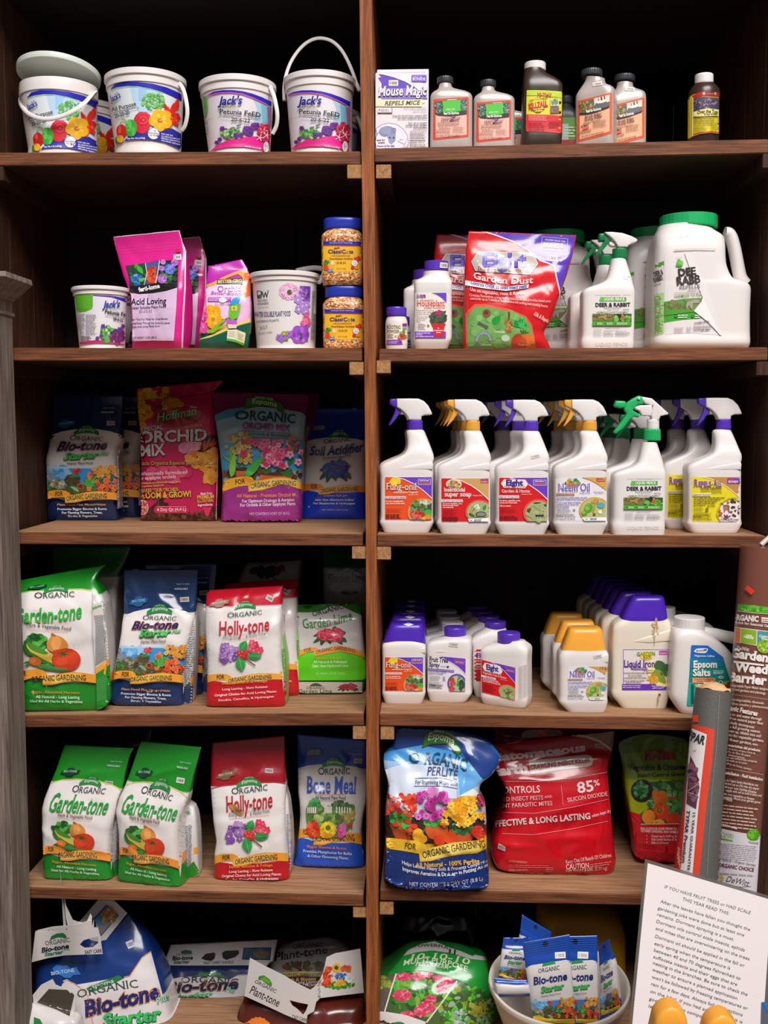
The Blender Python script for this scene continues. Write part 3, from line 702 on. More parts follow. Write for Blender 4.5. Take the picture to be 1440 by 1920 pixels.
a.T('SUPER CONCENTRATE',855,690,1112,650,30,'6a5a20',.01); a.T('KILLZALL',848,795,1118,750,78,'7a1010',.06,.1); a.T('KILLZALL',848,795,1118,750,78,'d02018',.03,.1)
a.T('Weed & Grass',870,825,1072,800,26,'3a3018',.02); a.T('Killer',950,845,1020,838,22,'3a3018',.02)
a.rect(1152,645,1275,750,'c8c0b8'); a.blobs(40,1213,697,50,42,['4a8a3a','6aa050','7a8a70'],8,16); a.rect(1152,760,1275,852,'7a5a54'); a.blobs(30,1213,806,50,36,['8a6a60','5a4040','9a7a70'],6,14)
a.G(840,880,1150,955,4,'f0a0a0',.4,.03); a.G(845,975,1080,1100,6,'a01018',.35); a.G(1130,960,1290,1060,6,'8a1014',.5); a.done('label')
dk,b = jug('weed_bottle','small black bottle with green label peeking out behind the brown bottle','bottle',V(),[(1040,1082,292,.02),(1040,1084,280,.021),(1040,1084,212,.021),(1042,1080,205,.018,3),(1050,1072,196,.012,2),(1052,1070,185,.01,2)],BLK,.24,zR1(1062),n=4)
a = Art(V(),b,dk,L=7); a.rect(1042,220,1083,262,'5c8f2c'); a.rect(1042,232,1066,268,'9fb8b0'); a.rect(1042,262,1083,275,'a02420'); a.G(1058,236,1080,258,4,'c8d8b0',.4); a.done('label')
cap('cap',dk,PX,1049,1073,178,196,.24,BLK,(24,.012))
# two silver bottles, orange label
v7 = V(1065,110,8.727)
def art_brush(v,b,root):
    a = Art(v,b,root,L=9,seed=6)
    a.poly([(160,690),(430,625),(700,555),(720,575),(715,1215),(690,1232),(430,1300),(165,1362),(148,1345)],'d9542c'); a.poly([(190,715),(430,655),(680,590),(680,1190),(430,1260),(190,1325)],'f0b48e')
    a.poly([(190,715),(430,655),(680,590),(680,790),(480,860),(330,900),(190,915)],'6d6350'); a.blobs(70,300,770,110,75,['a58e4a','8a7a3c','c0ac6a','6a5c34'],8,20)
    a.poly([(425,650),(680,590),(680,700),(430,790)],'e8dcc8'); a.poly([(420,740),(500,700),(620,680),(640,760),(670,800),(450,860),(400,830)],'666a70',2); a.ell(545,705,88,20,'f2ece4',-12); a.line([(500,650),(500,690)],12,'4a4038'); a.line([(545,625),(550,680)],26,'5a4a40'); a.line([(595,610),(600,660)],18,'4a4038'); a.line([(430,760),(470,680)],14,'f0e8dc')
    a.poly([(190,890),(330,880),(480,840),(680,770),(680,795),(480,866),(330,908),(190,918)],'2a2422',0); a.T('ferti-lome',300,888,545,835,50,'f6f2ee',.03,-.1)
    a.T('Brush Killer',288,975,552,915,46,'5a3c40',.015); a.T('Stump Killer',275,1025,565,955,46,'5a3c40',.015); a.G(245,1058,600,1075,1,'5a3a38',.5,-.24)
    a.T('DO NOT APPLY',255,1085,330,1065,16,'5a3030'); a.G(210,1100,375,1125,1,'4a2a28',.7,-.24); a.poly([(240,1125),(340,1100),(340,1140),(240,1165)],'e0624a')
    a.G(410,1030,650,1140,6,'7a5a4a',.35,-.2); a.G(195,1180,395,1240,4,'6a4a40',.4,-.22); a.G(215,1270,640,1290,1,'5a3a34',.5,-.23); return a
def brush(label,v,Y,z0,dy=.012):
    root,b = jug('brush_bottle',label,'bottle',v,[(110,1405,752,1400,.026),(105,1385,755,1385,.0275),(110,700,760,640,.0275),(108,625,758,500,.0275),(130,570,745,440,.026,5),(190,470,640,405,.022,3.5),(240,385,540,365,.018,2.3),(258,330,530,330,.0165,2),(258,290,530,290,.0165,2)],SILV,Y,z0,n=5,dy=dy)
    x0,y0 = v(218,140); x1,y1 = v(558,300); cap('cap',root,PX,x0,x1,y0,y1,Y+.008,BLK,(34,.012)); return root,b
bk,b = brush('silver bottle with orange label turned slightly left, front one of the pair',v7,.06,zR1(1118)); art_brush(v7,b,bk).done('label'); sticker(bk,[b],v7,480,410,155,58,-9)
v7b = V(1065+545/8.727,110+92/8.727,8.9)
bk2,b = brush('silver bottle with orange label half hidden behind the front one',v7b,.135,zR1(1180),.003); art_brush(V(v7b.ox,v7b.oy,v7b.k),b,bk2).done('label'); sticker(bk2,[b],v7b,475,410,155,58,3)
# small brown bottle at right
v8 = V(1240,0,6.4)
ot,b = jug('grass_bottle','small dark brown round bottle with yellow label standing alone at the right','bottle',v8,[(322,680,1720,.02),(314,688,1690,.0285),(316,684,1500,.0285),(322,700,1150,.0285),(330,704,1110,.028),(360,680,1050,.025),(410,620,1010,.016),(412,614,960,.015),(412,614,930,.015)],BRN,.075,zR1(1320),n=2,k=0)
x0,y0 = v8(402,866); x1,y1 = v8(622,1020); cap('cap',ot,PX,x0,x1,y0,y1,.075,WH)
a = Art(v8,b,ot,L=5,seed=8)
a.poly([(318,1180),(380,1135),(500,1100),(690,1120),(690,1605),(600,1590),(450,1610),(372,1640),(318,1670)],'d8c61e'); a.poly([(372,1150),(440,1110),(520,1092),(692,1112),(692,1165),(520,1150),(440,1165),(372,1195)],'b5241e'); a.rect(495,1105,660,1140,'6a1814'); a.T('ferti-lome',540,1130,628,1130,14,'e0c8b0'); a.rect(497,1107,525,1138,'d8c0a8'); a.rect(636,1107,658,1138,'b8a090')
a.poly([(386,1190),(440,1170),(520,1158),(690,1175),(690,1310),(520,1310),(386,1345)],'4a4250'); a.blobs(90,530,1240,140,70,['6a4a80','8a6a9a','3a3440','9a82a8','57624e'],7,14)
a.poly([(386,1345),(470,1315),(560,1300),(690,1315),(690,1390),(520,1395),(386,1400)],'e3d88a'); a.T('Over the Top',432,1372,680,1368,44,'2a2620',.02,0,0,14); a.T('Grass Killer',512,1382,670,1382,26,'3a342a',.01)
a.G(388,1390,680,1490,5,'6a6018',.35,.03); a.G(385,1500,565,1590,6,'8a7a1c',.35); a.G(600,1465,680,1560,5,'7a6c18',.35); a.line([(372,1620),(450,1596),(600,1580),(690,1592)],14,'b5241e'); a.line([(378,1170),(374,1630)],8,'efe6b0'); a.done('label')
# ================================================================== second shelf, left
zL2 = lambda x,hw=55: Z('L2',x,.1,hw)
vs = V(0,480,6)
Y = .08
sp,b = pail('small white bucket with green corner patch and purple petunia print beside the pink bags',(135.8,241.8,541),(151,233,652),Y,zL2(190),dr=(7.5,15,18))
a = Art(vs,b,sp,L=5,seed=21)
a.poly([(850,440),(940,436),(1060,440),(1250,452),(1425,480),(1400,1000),(1260,985),(1080,980),(900,990)],'e6e0e6')
a.poly([(1045,436),(1250,445),(1430,480),(1425,515),(1250,465),(1045,446)],'6a3aa8'); a.poly([(1290,455),(1430,485),(1425,520),(1300,475)],'2a2ab4')
a.poly([(848,440),(1042,436),(1045,560),(1035,590),(960,620),(880,625),(860,600)],'62c61e',0); a.poly([(845,442),(1036,440),(1038,560),(1025,583),(955,610),(885,615),(868,595)],'52b01a')
for i in range(9): a.line([(856+i*2,462+i*16),(1030,458+i*15)],4,'8fd860')
a.G(872,650,960,930,20,'8a8490',.4,.0,.5); a.G(965,655,1090,890,17,'9a94a0',.4); a.G(905,900,1030,960,4,'5a5460',.5)
a.poly([(895,968),(1080,945),(1180,950),(1400,990),(1400,1003),(1250,988),(1080,982),(900,992)],'c82a72')
a.blobs(45,1210,880,75,90,['3f8f3a','5fb04e','8cc46a','4faa3a','2f6f35'],12,30,.4); a.blobs(45,1320,910,80,80,['7a2a78','8e3a80','5a2a6a','6a2058'],14,30,.5)
for x,y,r in ((1160,790,28),(1140,900,26),(1095,925,24),(1350,830,34),(1385,790,26)): a.flower(x,y,r,'6a3a90','3f1a5a')
a.T("Jack's",1150,580,1355,575,78,'2a3aa8',.03,.35,0,-4); a.T('CLASSIC',1185,605,1325,602,22,'c0c8a0'); a.T('Petunia FeED',1178,642,1480,690,42,'2a2a32',.03); a.G(1185,662,1400,676,1,'9a94a0',.5,.15); a.T('20-6-22',1272,720,1385,740,34,'2a2a32',.03)
a.done('label')
dup(sp,(.010,.175,0),'shaded small white bucket standing behind the small petunia bucket')

def zbag(name,label,v,rows,Y,z0,base,zones=None,seed=1,n=5,amp=.002,low=.002,w=.14,h=.25,k=.7,dy=0.,cat='bag',nc=16,step=3.6,K=110,group=None,sm=2,mat=None,part='pouch'):
    p = v(*( (rows[0][0]+rows[0][2])/2,0)) if len(rows[0]) > 4 and abs(rows[0][3]) >= 1 else v((rows[0][0]+rows[0][1])/2,0)
    root = thing(name,label,cat,base_at(p[0],Y,z0),group)
    b = loft(part,root,v,rows,mat or FILM,Y,n=n,k=k,zb=z0,dy=dy,K=K,step=step,sm=sm,zones=zones or [(0,base)],wr=crumple(seed,amp,nc,w,h,low),sharp=0)
    return root,b
va = V(205,420,7.579)
def art_acid(v,b,root):
    a = Art(v,b,root,L=3.6,seed=31)
    a.line([(52,180),(115,480),(200,830),(280,1000)],16,'eedbe6'); a.line([(52,185),(995,92)],16,'eedbe6'); a.line([(995,92),(1040,250),(1080,380),(1076,900),(1050,1300),(1035,1770)],22,'f0e4ec')
    for y in (300,345,380): a.line([(110,y+40),(1030,y-40)],5,'f04aa8')
    a.poly([(232,595),(505,555),(710,518),(975,515),(970,900),(800,960),(600,990),(430,990),(290,960),(285,800)],'2a2430')
    a.poly([(240,598),(498,560),(530,700),(480,880),(310,890),(290,800)],'2c4a34'); a.blobs(40,400,720,110,140,['2f6a34','1f4028','3f9a3a','264a30'],20,40,.4); a.blobs(40,390,790,70,90,['3a8ad0','2a6ab8','5aa8e0','2a58a0'],18,28,.8); a.leaf(400,600,480,710,34,'3fae3a'); a.leaf(420,810,515,770,26,'5ac050')
    a.poly([(510,555),(700,525),(660,840),(500,870),(540,700)],'4a5a98'); a.blobs(60,600,730,60,130,['d0402a','e0582a','b83020','e06a3a'],16,30,.6)
    a.blobs(60,840,700,120,150,['2a4a34','3a6a3a','203a2c','4a8a4a'],18,34,.5)
    for x,y,r,c in ((860,640,75,'5a6ad0'),(750,780,68,'9a5ab0'),(740,630,40,'a878c8'),(930,550,50,'8a80d8'),(760,540,35,'6a7ad8')): a.ell(x,y,r,r,c); a.blobs(40,x,y,r*.9,r*.9,['7a8ae8','4a5ac0','8a9af0'] if c[0] == '5' else ['b87ac8','8a4aa0','c890d8'],9,15)
    a.line([(510,555),(535,700),(490,880)],10,'e8e0e0'); a.line([(714,518),(690,680),(660,840)],12,'e8e0e0')
    a.poly([(295,880),(430,875),(640,845),(830,870),(970,840),(965,905),(800,960),(600,992),(430,995),(292,965)],'1c181c'); a.T('ferti-lome',420,965,720,905,62,'f4f0f0',.04,-.05)
    a.poly([(290,975),(430,998),(620,985),(800,955),(965,905),(950,1200),(915,1660),(600,1655),(305,1665),(315,1400)],'ddbfe0')
    a.T('Acid Loving',305,1150,812,1135,92,'1e1828',.02,.08); a.T('Water Soluble Plant Food',290,1215,805,1192,40,'2e2838',.01); a.T('31-11-11',425,1268,600,1262,44,'2e2838',.01)
    a.T('Every Time You Water for Great Blooms',300,1372,830,1360,30,'4a3a58',.01); a.T('Acting-Feeds Through the Roots & Leaves',290,1425,858,1418,30,'4a3a58',.01); a.T('Helps Acid Loving Plants Grow',320,1478,720,1462,30,'4a3a58',.01)
    a.T('NET WEIGHT 1.5 LBS. (680 G)',335,1632,672,1622,28,'4a3a58',.01); a.poly([(940,360),(1020,355),(985,408)],'d8203a',0); return a
rows = [(310,1770,1035,1770,.02,5),(308,1660,1040,1650,.034),(300,1300,1055,1290,.036),(284,1000,1076,960,.03),(180,720,1080,640,.02),(120,490,1080,390,.008),(85,330,1030,235,.003),(52,180,995,88,.0018)]
ab,b = zbag('fertilizer_pouch','bright pink stand up pouch with hydrangea photos and lilac panel, front one of two',va,rows,.095,zL2(290),'e0218c',seed=3,dy=.012)
art_acid(va,b,ab).done('printed_front',PRINTF); sticker(ab,[b],va,968,470,110,78,-5)
ab2,b = zbag('fertilizer_pouch','bright pink stand up pouch half hidden behind the other pink pouch',V(205+42,420+12,7.75),rows,.19,zL2(330),'d01f82',seed=8)
vb = V(205+42,420+12,7.75); art_acid(vb,b,ab2).done('printed_front',PRINTF); sticker(ab2,[b],vb,968,470,110,78,5)
vo = V(365,470,10.1)
rows = [(70,1850,1000,1850,.02),(62,1700,1030,1740,.03),(95,1400,1068,1350,.033),(150,1100,1075,1040,.032),(190,850,1060,800,.028),(215,650,1078,580,.02),(235,480,1020,380,.009),(262,330,935,220,.003),(250,292,895,165,.002)]
ob,b = zbag('plant_food_pouch','small pink and green pouch printed with a yellow orchid between pink pouches and bucket',vo,rows,.085,zL2(420),'e9a6d4',[(0,'b823a8'),(.2,'f09a60'),(.26,'efb4da'),(.72,'e8c070'),(.82,'14604c')],seed=5,dy=-.004,amp=.0026)
a = Art(vo,b,ob,L=3.6,seed=32)
a.poly([(262,320),(890,175),(960,290),(1030,390),(900,375),(700,420),(520,500),(330,600),(225,640)],'b823a8')
a.poly([(225,645),(340,600),(530,500),(720,415),(900,365),(1030,395),(1080,590),(1060,830),(950,900),(900,700),(900,500),(820,440),(600,520),(400,640),(230,690)],'f0a24a')
a.poly([(940,420),(1040,420),(1080,600),(1070,820),(960,870),(920,640)],'f0703a')
a.poly([(70,1680),(300,1600),(640,1430),(1060,1280),(1070,1370),(840,1425),(600,1530),(300,1650),(80,1710)],'f2d678'); a.poly([(70,1690),(300,1640),(600,1520),(840,1415),(1065,1355),(1000,1850),(70,1850)],'14604c')
a.poly([(215,700),(430,640),(880,640),(900,850),(820,1250),(500,1300),(230,1200)],'f2c8e4')
a.rect(425,545,905,628,'2e2a20'); a.poly([(425,545),(905,510),(910,600),(425,632)],'2e2a20'); a.T('BETTER-GRO',440,618,895,590,58,'e0cc6a',.03,0,.05)
a.T('Orchid',432,778,890,762,112,'9a4ab0',.015,0,.05); a.T('Better-Bloom',305,825,890,842,62,'a860b8',.01,.2,.05); a.rect(250,885,690,965,'b04ac0'); a.G(265,895,680,955,2,'f0c8ec',.45); a.ell(530,935,75,48,'f6e6f2'); a.T('11-35-15',395,1035,650,1025,46,'a860b8',.01)
for i in range(5): t = i*1.256+.4; a.ell(340+90*math.cos(t),1240+130*math.sin(t),95,105,'f0a818')
a.blobs(30,340,1240,110,170,['f6be30','e89a10','f8cc50'],20,40); a.ell(350,1300,40,40,'d87a10')
a.blobs(16,170,1220,60,130,['d83a98','c02a80','e860b0'],30,50); a.ell(175,1460,70,110,'e04aa8'); a.ell(160,1420,40,60,'f080c8')
for q in ((260,1560,640,1240,26),(240,1540,620,1400,30),(300,1560,500,1420,30),(280,1550,330,1480,22)): a.leaf(*q,'8fbf2c')
a.poly([(640,1030),(830,1010),(870,880),(860,840),(800,870),(720,910),(690,960)],'2a9ad8',0); a.poly([(660,1040),(870,1000),(860,1100),(810,1270),(720,1310),(640,1260)],'6ac02a'); a.rect(700,1050,800,1130,'f2d070'); a.ell(745,1090,26,26,'e06a3a'); a.poly([(615,1280),(800,1320),(800,1400),(610,1380)],'c060c8'); a.poly([(620,1390),(800,1400),(790,1470),(640,1470)],'f4dcd0')
a.poly([(625,1500),(790,1490),(780,1690),(610,1660)],'f4f2d8'); a.poly([(790,1490),(965,1560),(940,1760),(770,1690)],'e8e2b8'); a.G(640,1520,770,1640,5,'c0a890',.4); a.G(820,1560,930,1680,6,'8a7a58',.4,.3); a.poly([(610,1665),(775,1692),(940,1765),(930,1800),(770,1730),(600,1700)],'4fc83a')
a.done('printed_front',PRINTF)
vp = V(460,480,9.6)
pw,b = pail('white bucket with mauve and purple flowers down its right side, beside the stacked jars',(468,599.6,515),(482,591,652),.085,zL2(535),dr=(9,17,17.5))
a = Art(vp,b,pw,L=5,seed=33)
a.poly([(205,625),(255,622),(300,640),(300,690),(255,715),(250,765),(215,770)],'2e3040',0); a.poly([(222,640),(255,636),(280,652),(280,685),(252,700),(225,702)],'e4dcda')
a.line([(300,640),(335,745),(360,650),(385,740),(412,615)],14,'2e3040'); a.leaf(255,768,305,675,22,'4a8a3a')
a.T('PROVEN',220,830,395,812,40,'5a5a64',0,0,.04); a.T('WINNERS',215,888,420,868,42,'5a5a64',0,0,.04); a.T('The #1 Plant Brand',225,945,420,925,22,'7a7a84',0,.3)
a.T('WATER SOLUBLE PLANT FOOD',165,1100,818,1080,92,'3a3a78',.012); a.T('FLOWERING PLANTS',150,1205,605,1175,42,'6a6a88',.005); a.T('24-12-17',268,1325,398,1308,62,'4a4a60'); a.T('2.5 LB (1.13 KG)',240,1412,480,1388,34,'5a5a64')
for i in range(11): t = i*.571; a.ell(785+120*math.cos(t),640+95*math.sin(t),66,60,'e8b4d8' if i % 2 else 'dfa0cc',0)
a.ell(785,645,135,105,'ecc0de'); a.blobs(34,790,655,150,110,['8a2a60','a03a70'],7,11); a.ell(795,655,48,52,'4a4a2a'); 
for i in range(14): t = i*.449; a.line([(795,655),(795+78*math.cos(t),655+72*math.sin(t))],5,'f0e4d8')
a.ell(795,655,42,46,'5a5230')
a.poly([(985,535),(1172,545),(1165,830),(1080,840),(960,720)],'8a50b8'); a.poly([(1060,540),(1172,548),(1168,740),(1080,780)],'6a38a8'); a.ell(1095,665,45,50,'4a2a70'); a.ell(1095,672,22,28,'c08a30'); a.blobs(14,1050,680,80,100,['a878d0','9060c0','c098e0'],14,30)
for x,y in ((950,790),(1030,900),(1100,880),(960,960),(1090,1000)): a.flower(x,y,75,'b088d8','e8d8f0',5,80)
a.blobs(14,1090,1160,60,110,['e05a98','d84a88','f080b0'],34,60); a.ell(1110,1170,22,40,'c8a030')
for i in range(6): t = i*1.05; a.ell(980+85*math.cos(t),1410+80*math.sin(t),90,90,'a050c8')
a.poly([(860,1520),(1130,1535),(1140,1240),(1000,1300)],'9a48c0'); a.blobs(30,1000,1420,130,110,['b060d8','8a38b0','c080e0'],16,40,.4); a.ell(1000,1450,30,70,'4a4a58')
for x,y in ((610,1460),(660,1490),(690,1450),(790,1400)): a.flower(x,y,62,'a070d0','6a3aa0',5)
a.ell(705,1390,62,40,'9aa02a'); a.ell(700,1395,26,18,'c8c030'); a.poly([(720,1470),(775,1480),(770,1520),(720,1518)],'7a8a2a')
for i in range(60):
    y = 630+i*14.6; a.line([(1210-i*.6,y),(1300-i*.9,y+18)],6 if i % 7 else 10,'4a4650')
a.done('label')
tube('handle',pw,[at(600-3,530,.075),at(604,520,.10),at(609,511,.13),at(606,505,.17),at(590,502.5,.20),at(572,504.5,.21),at(556,508,.20)],.0055,WH,flat=.5)
# two stacked jars of granules
def Mgran(name):
    m = M(name,'c87a30',.25,coat=.6); nt = m.node_tree; N = nt.nodes; L = nt.links
    tc = N.new('ShaderNodeTexCoord'); vo_ = N.new('ShaderNodeTexVoronoi'); vo_.inputs['Scale'].default_value = 330; L.new(tc.outputs['Object'],vo_.inputs['Vector'])
    sep = N.new('ShaderNodeSeparateColor'); L.new(vo_.outputs['Color'],sep.inputs['Color']); cr = N.new('ShaderNodeValToRGB'); e = cr.color_ramp.elements
    e[0].position = 0; e[0].color = (*lin('8a3a14'),1); e[1].position = 1; e[1].color = (*lin('f6e2c0'),1)
    for p,c in ((.3,'c06a24'),(.55,'d8954a'),(.8,'e8bd80')): q = e.new(p); q.color = (*lin(c),1)
    L.new(sep.outputs[0],cr.inputs['Fac']); L.new(cr.outputs['Color'],N['Principled BSDF'].inputs['Base Color'])
    bp = N.new('ShaderNodeBump'); bp.invert = True; bp.inputs['Strength'].default_value = .5; bp.inputs['Distance'].default_value = .002; L.new(vo_.outputs['Distance'],bp.inputs['Height']); L.new(bp.outputs['Normal'],N['Principled BSDF'].inputs['Normal']); return m
GRAN = Mgran('beige_granules'); vj = V(595,395,7.245)
def jar(label,dx,dy,z0,lowjar):
    v = vj.off(dx,dy); Y = .062
    root = thing('granule_jar',label,'jar',base_at(v(330,0)[0],Y,z0))
    b = loft('jar_body',root,v,[(75,600,992,.03),(58,618,965,.0365),(56,620,880,.0375),(50,620,840,.037),(50,620,420,.037),(45,622,400,.038),(44,622,340,.038),(70,600,295,.034,5),(110,570,265,.030,3),(130,552,245,.028,2.2),(130,552,205,.028,2.2)],GRAN,Y,n=6,k=.75,zb=z0,K=80,sm=1,step=5)
    x0,y0 = v(80,65); x1,y1 = v(608,275); loft('lid',root,PX,[(x0+1,x1-1,y1-1,.0335),(x0,x1,y1-2.5,.0345),(x0,x1,y0+9,.0345),(x0+2,x1-2,y0+7,.033),(x0+6,x1-6,y0+6.5,.031)],BLUEC,Y+.004,n=3,k=.3,K=80,sm=0,step=4)
    a = Art(v,b,root,L=9,seed=41)
    a.rect(42,418,625,830,'f0b41c'); a.rect(42,418,625,472,'2c2a9c'); a.line([(42,470),(625,480)],7,'d8301c'); a.T('Innovative Green Technology',165,443,478,443,15,'d0c8f0',.02)
    a.T("Jack's",222,522,308,515,26,'5a2a14',.03,.3); a.T('ClassiC',145,578,385,578,50,'3a2a80',.025); a.T('o',385,578,428,578,50,'8aa830',.03); a.T('te',430,578,488,578,50,'3a2a80',.025); a.T('with CrystalGreen',185,620,450,618,28,'c8903a'); a.T('CrystalGreen',215,620,450,618,30,'b07a3a'); a.T('Time-Release Fertilizer',160,662,485,660,22,'5a2a14',.02); a.T('15-8-23',262,720,385,718,26,'5a2a14',.01); a.T('Net Wt. 1 lb (454g)',265,793,385,793,14,'6a3a18',.01)
    a.blobs(18,125,705,42,30,['4a9a3a','6ab04a','3a7a30'],10,18); a.ell(120,775,38,38,'d83a2a'); a.ell(180,755,40,44,'e8a81c'); a.blobs(14,215,710,30,34,['e8d090','f0e0a8'],8,16); a.blobs(12,180,812,46,14,['5a7ac0','8aa0d8'],8,13)
    a.blobs(14,545,655,36,30,['e0301c','d0401c'],12,20,.5); a.ell(507,712,46,44,'c02a1c'); a.ell(507,712,42,40,'f4f0ee'); a.T('up to 4',488,705,528,705,12,'3a3a80',.02); a.T('Months',485,730,530,730,12,'3a3a80',.02); a.ell(480,770,24,24,'c02a2a'); a.ell(530,770,28,26,'f08a1c'); a.done('label')
    return root
zj = zL2(643,40); j1 = jar('square jar of beige granules with blue lid, standing on the shelf under its twin',3,127.2,zj,True)
ztop = max(q[2] for q in BODY[[c for c in j1.children if c.name.startswith('lid')][0].name][0])+.0005
j2 = jar('square jar of beige granules with blue lid, stacked on top of its twin',0,0,ztop,False)

# ================================================================== second shelf, right
zR2 = lambda x,hw=55: Z('R2',x,.08,hw)
vr = V(710,470,8.47)
def powder(label,v,Y,z0):
    root,b = jug('powder_bottle',label,'bottle',v,[(118,448,1560,.017),(108,458,1535,.0195),(106,460,1140,.0195),(112,455,1100,.019),(140,425,1050,.0165),(150,415,1030,.016)],WH,Y,z0,n=2,k=0,part='bottle_body'); x0,y0 = v(124,886); x1,y1 = v(442,1040); cap('cap',root,PX,x0,x1,y0,y1,Y,PURP,(40,.008)); return root,b
rp,b = powder('tiny round white bottle with purple cap at the left end of the shelf',vr,.06,zR2(743))
a = Art(vr,b,rp,L=5,seed=51)
a.poly([(110,1150),(280,1160),(455,1150),(455,1480),(280,1495),(110,1485)],'ece2d0'); a.T('BONIDE',150,1178,200,1178,14,'6a6a8a'); a.T('ROOTING',130,1240,345,1245,56,'3a3430',.01,0,.06); a.T('POWDER',135,1308,330,1308,50,'3a3430',.01,0,.06); a.rect(378,1155,448,1205,'7a3a8a'); a.G(380,1215,450,1260,3,'6a5a80',.5); a.G(140,1320,240,1400,5,'8a7a60',.4)
a.blobs(12,385,1300,36,26,['5a9a3a','7ab04a'],10,20); a.blobs(26,375,1370,65,40,['b05a2a','8a3a1c','d0803a','a8482a'],16,28); a.ell(325,1360,24,28,'e09a5a'); a.ell(270,1360,16,16,'b0a080'); a.poly([(128,1420),(250,1412),(365,1420),(380,1490),(250,1492),(126,1488)],'7a2fb0'); a.G(138,1430,330,1480,3,'d8b8f0',.45); a.poly([(310,1395),(350,1380),(400,1400),(380,1415)],'d04a4a'); a.done('label')
vq = V(716.5,489,8.6); rp2,b = powder('tiny round bottle with navy label half hidden behind the front tiny one',vq,.14,zR2(760)); a = Art(vq,b,rp2,L=6); a.poly([(110,1150),(280,1160),(456,1150),(456,1500),(280,1505),(110,1500)],'2c3468'); a.poly([(300,1180),(455,1170),(455,1270),(300,1280)],'c8c4d4'); a.G(310,1320,450,1480,7,'9aa0d0',.4); a.done('label')
rows = [(592,1080,1562,.030),(578,1095,1545,.033),(548,1150,1425,.040),(552,1160,1405,.039),(560,1165,1385,.039),(562,1165,660,.039),(560,1170,630,.040),(562,1168,480,.040),(600,1160,455,.038,5),(700,1135,410,.030,2.6),(705,1132,395,.028,2),(705,1130,320,.0275,2)]
hp,b = jug('granule_bottle','white faceted bottle with purple lid and potted red flower label','bottle',vr,rows,WH,.075,zR2(813),n=7)
x0,y0 = vr(722,146); x1,y1 = vr(1108,325); cap('cap',hp,PX,x0,x1,y0,y1,.08,PURP)
a = Art(vr,b,hp,L=12,seed=52)
a.rect(578,665,1080,1395,'f0e6de'); a.poly([(840,672),(1070,668),(1078,690),(1075,830),(1010,760),(930,705)],'6a40c8',0); a.rect(608,698,745,752,'7a3a80'); a.G(615,705,740,748,2,'e0b8e0',.4)
a.T('Systemic',680,808,875,808,44,'e07a6a',.01,0,.04); a.T('Houseplant',612,880,1050,876,92,'d84a3a',.015,0,.05); a.T('Insect Control',720,925,1052,920,50,'d85a4a',.005,0,.05)
for i,t in enumerate(('Protects plants from damage','by aphids, scale, whiteflies','and other listed insects')): a.T(t,605,958+i*30,880-i*30,958+i*30,20,'5a4a48')
for i,t in enumerate(('Grow new, provide a','protected garden','lasts for up to','8 weeks.')): a.T(t,605,1056+i*28,(805,770,745,670)[i],1056+i*28,20,'5a4a48')
a.G(625,1155,750,1260,7,'7a6a68',.35); a.G(770,1170,815,1215,3,'7a6a68',.5)
a.blobs(50,940,1070,120,90,['3a4a34','2e3c2a','4a5a40','556a4a'],24,50,.4); a.leaf(980,1060,1070,950,34,'4a5a44'); a.leaf(900,1090,805,1115,28,'3a4a34'); a.leaf(880,1040,830,990,24,'46583e'); a.leaf(990,1090,1070,1130,30,'3a4a34'); a.blobs(26,945,985,50,36,['c02a68','d83a78','a81e58'],14,26)
a.rect(578,1285,1068,1388,'7a3ab8',8); a.poly([(838,1155),(1066,1155),(1062,1180),(1045,1210),(1022,1370),(890,1370),(862,1210),(842,1180)],'cf1e28',0); a.T('For',935,1240,965,1240,20,'f8e0e0',.02); a.T('containerized',872,1275,1026,1275,20,'f8e0e0',.03); a.T('plants',915,1305,985,1305,20,'f8e0e0',.03)
a.G(592,1298,860,1320,1,'e8d0f8',.6); a.T('CAUTION',592,1345,690,1345,22,'f0e0fa',.02); a.G(592,1352,950,1376,1,'d8c0f0',.6); a.done('label'); sticker(hp,[c for c in hp.children if c.name.startswith('cap')],vr,1035,232,122,85,4)
dup(hp,(-.024,.125,.0),'white faceted bottle hidden behind the potted flower bottle',skip=('label','price_sticker'))
ve = V(860,420,6.26)
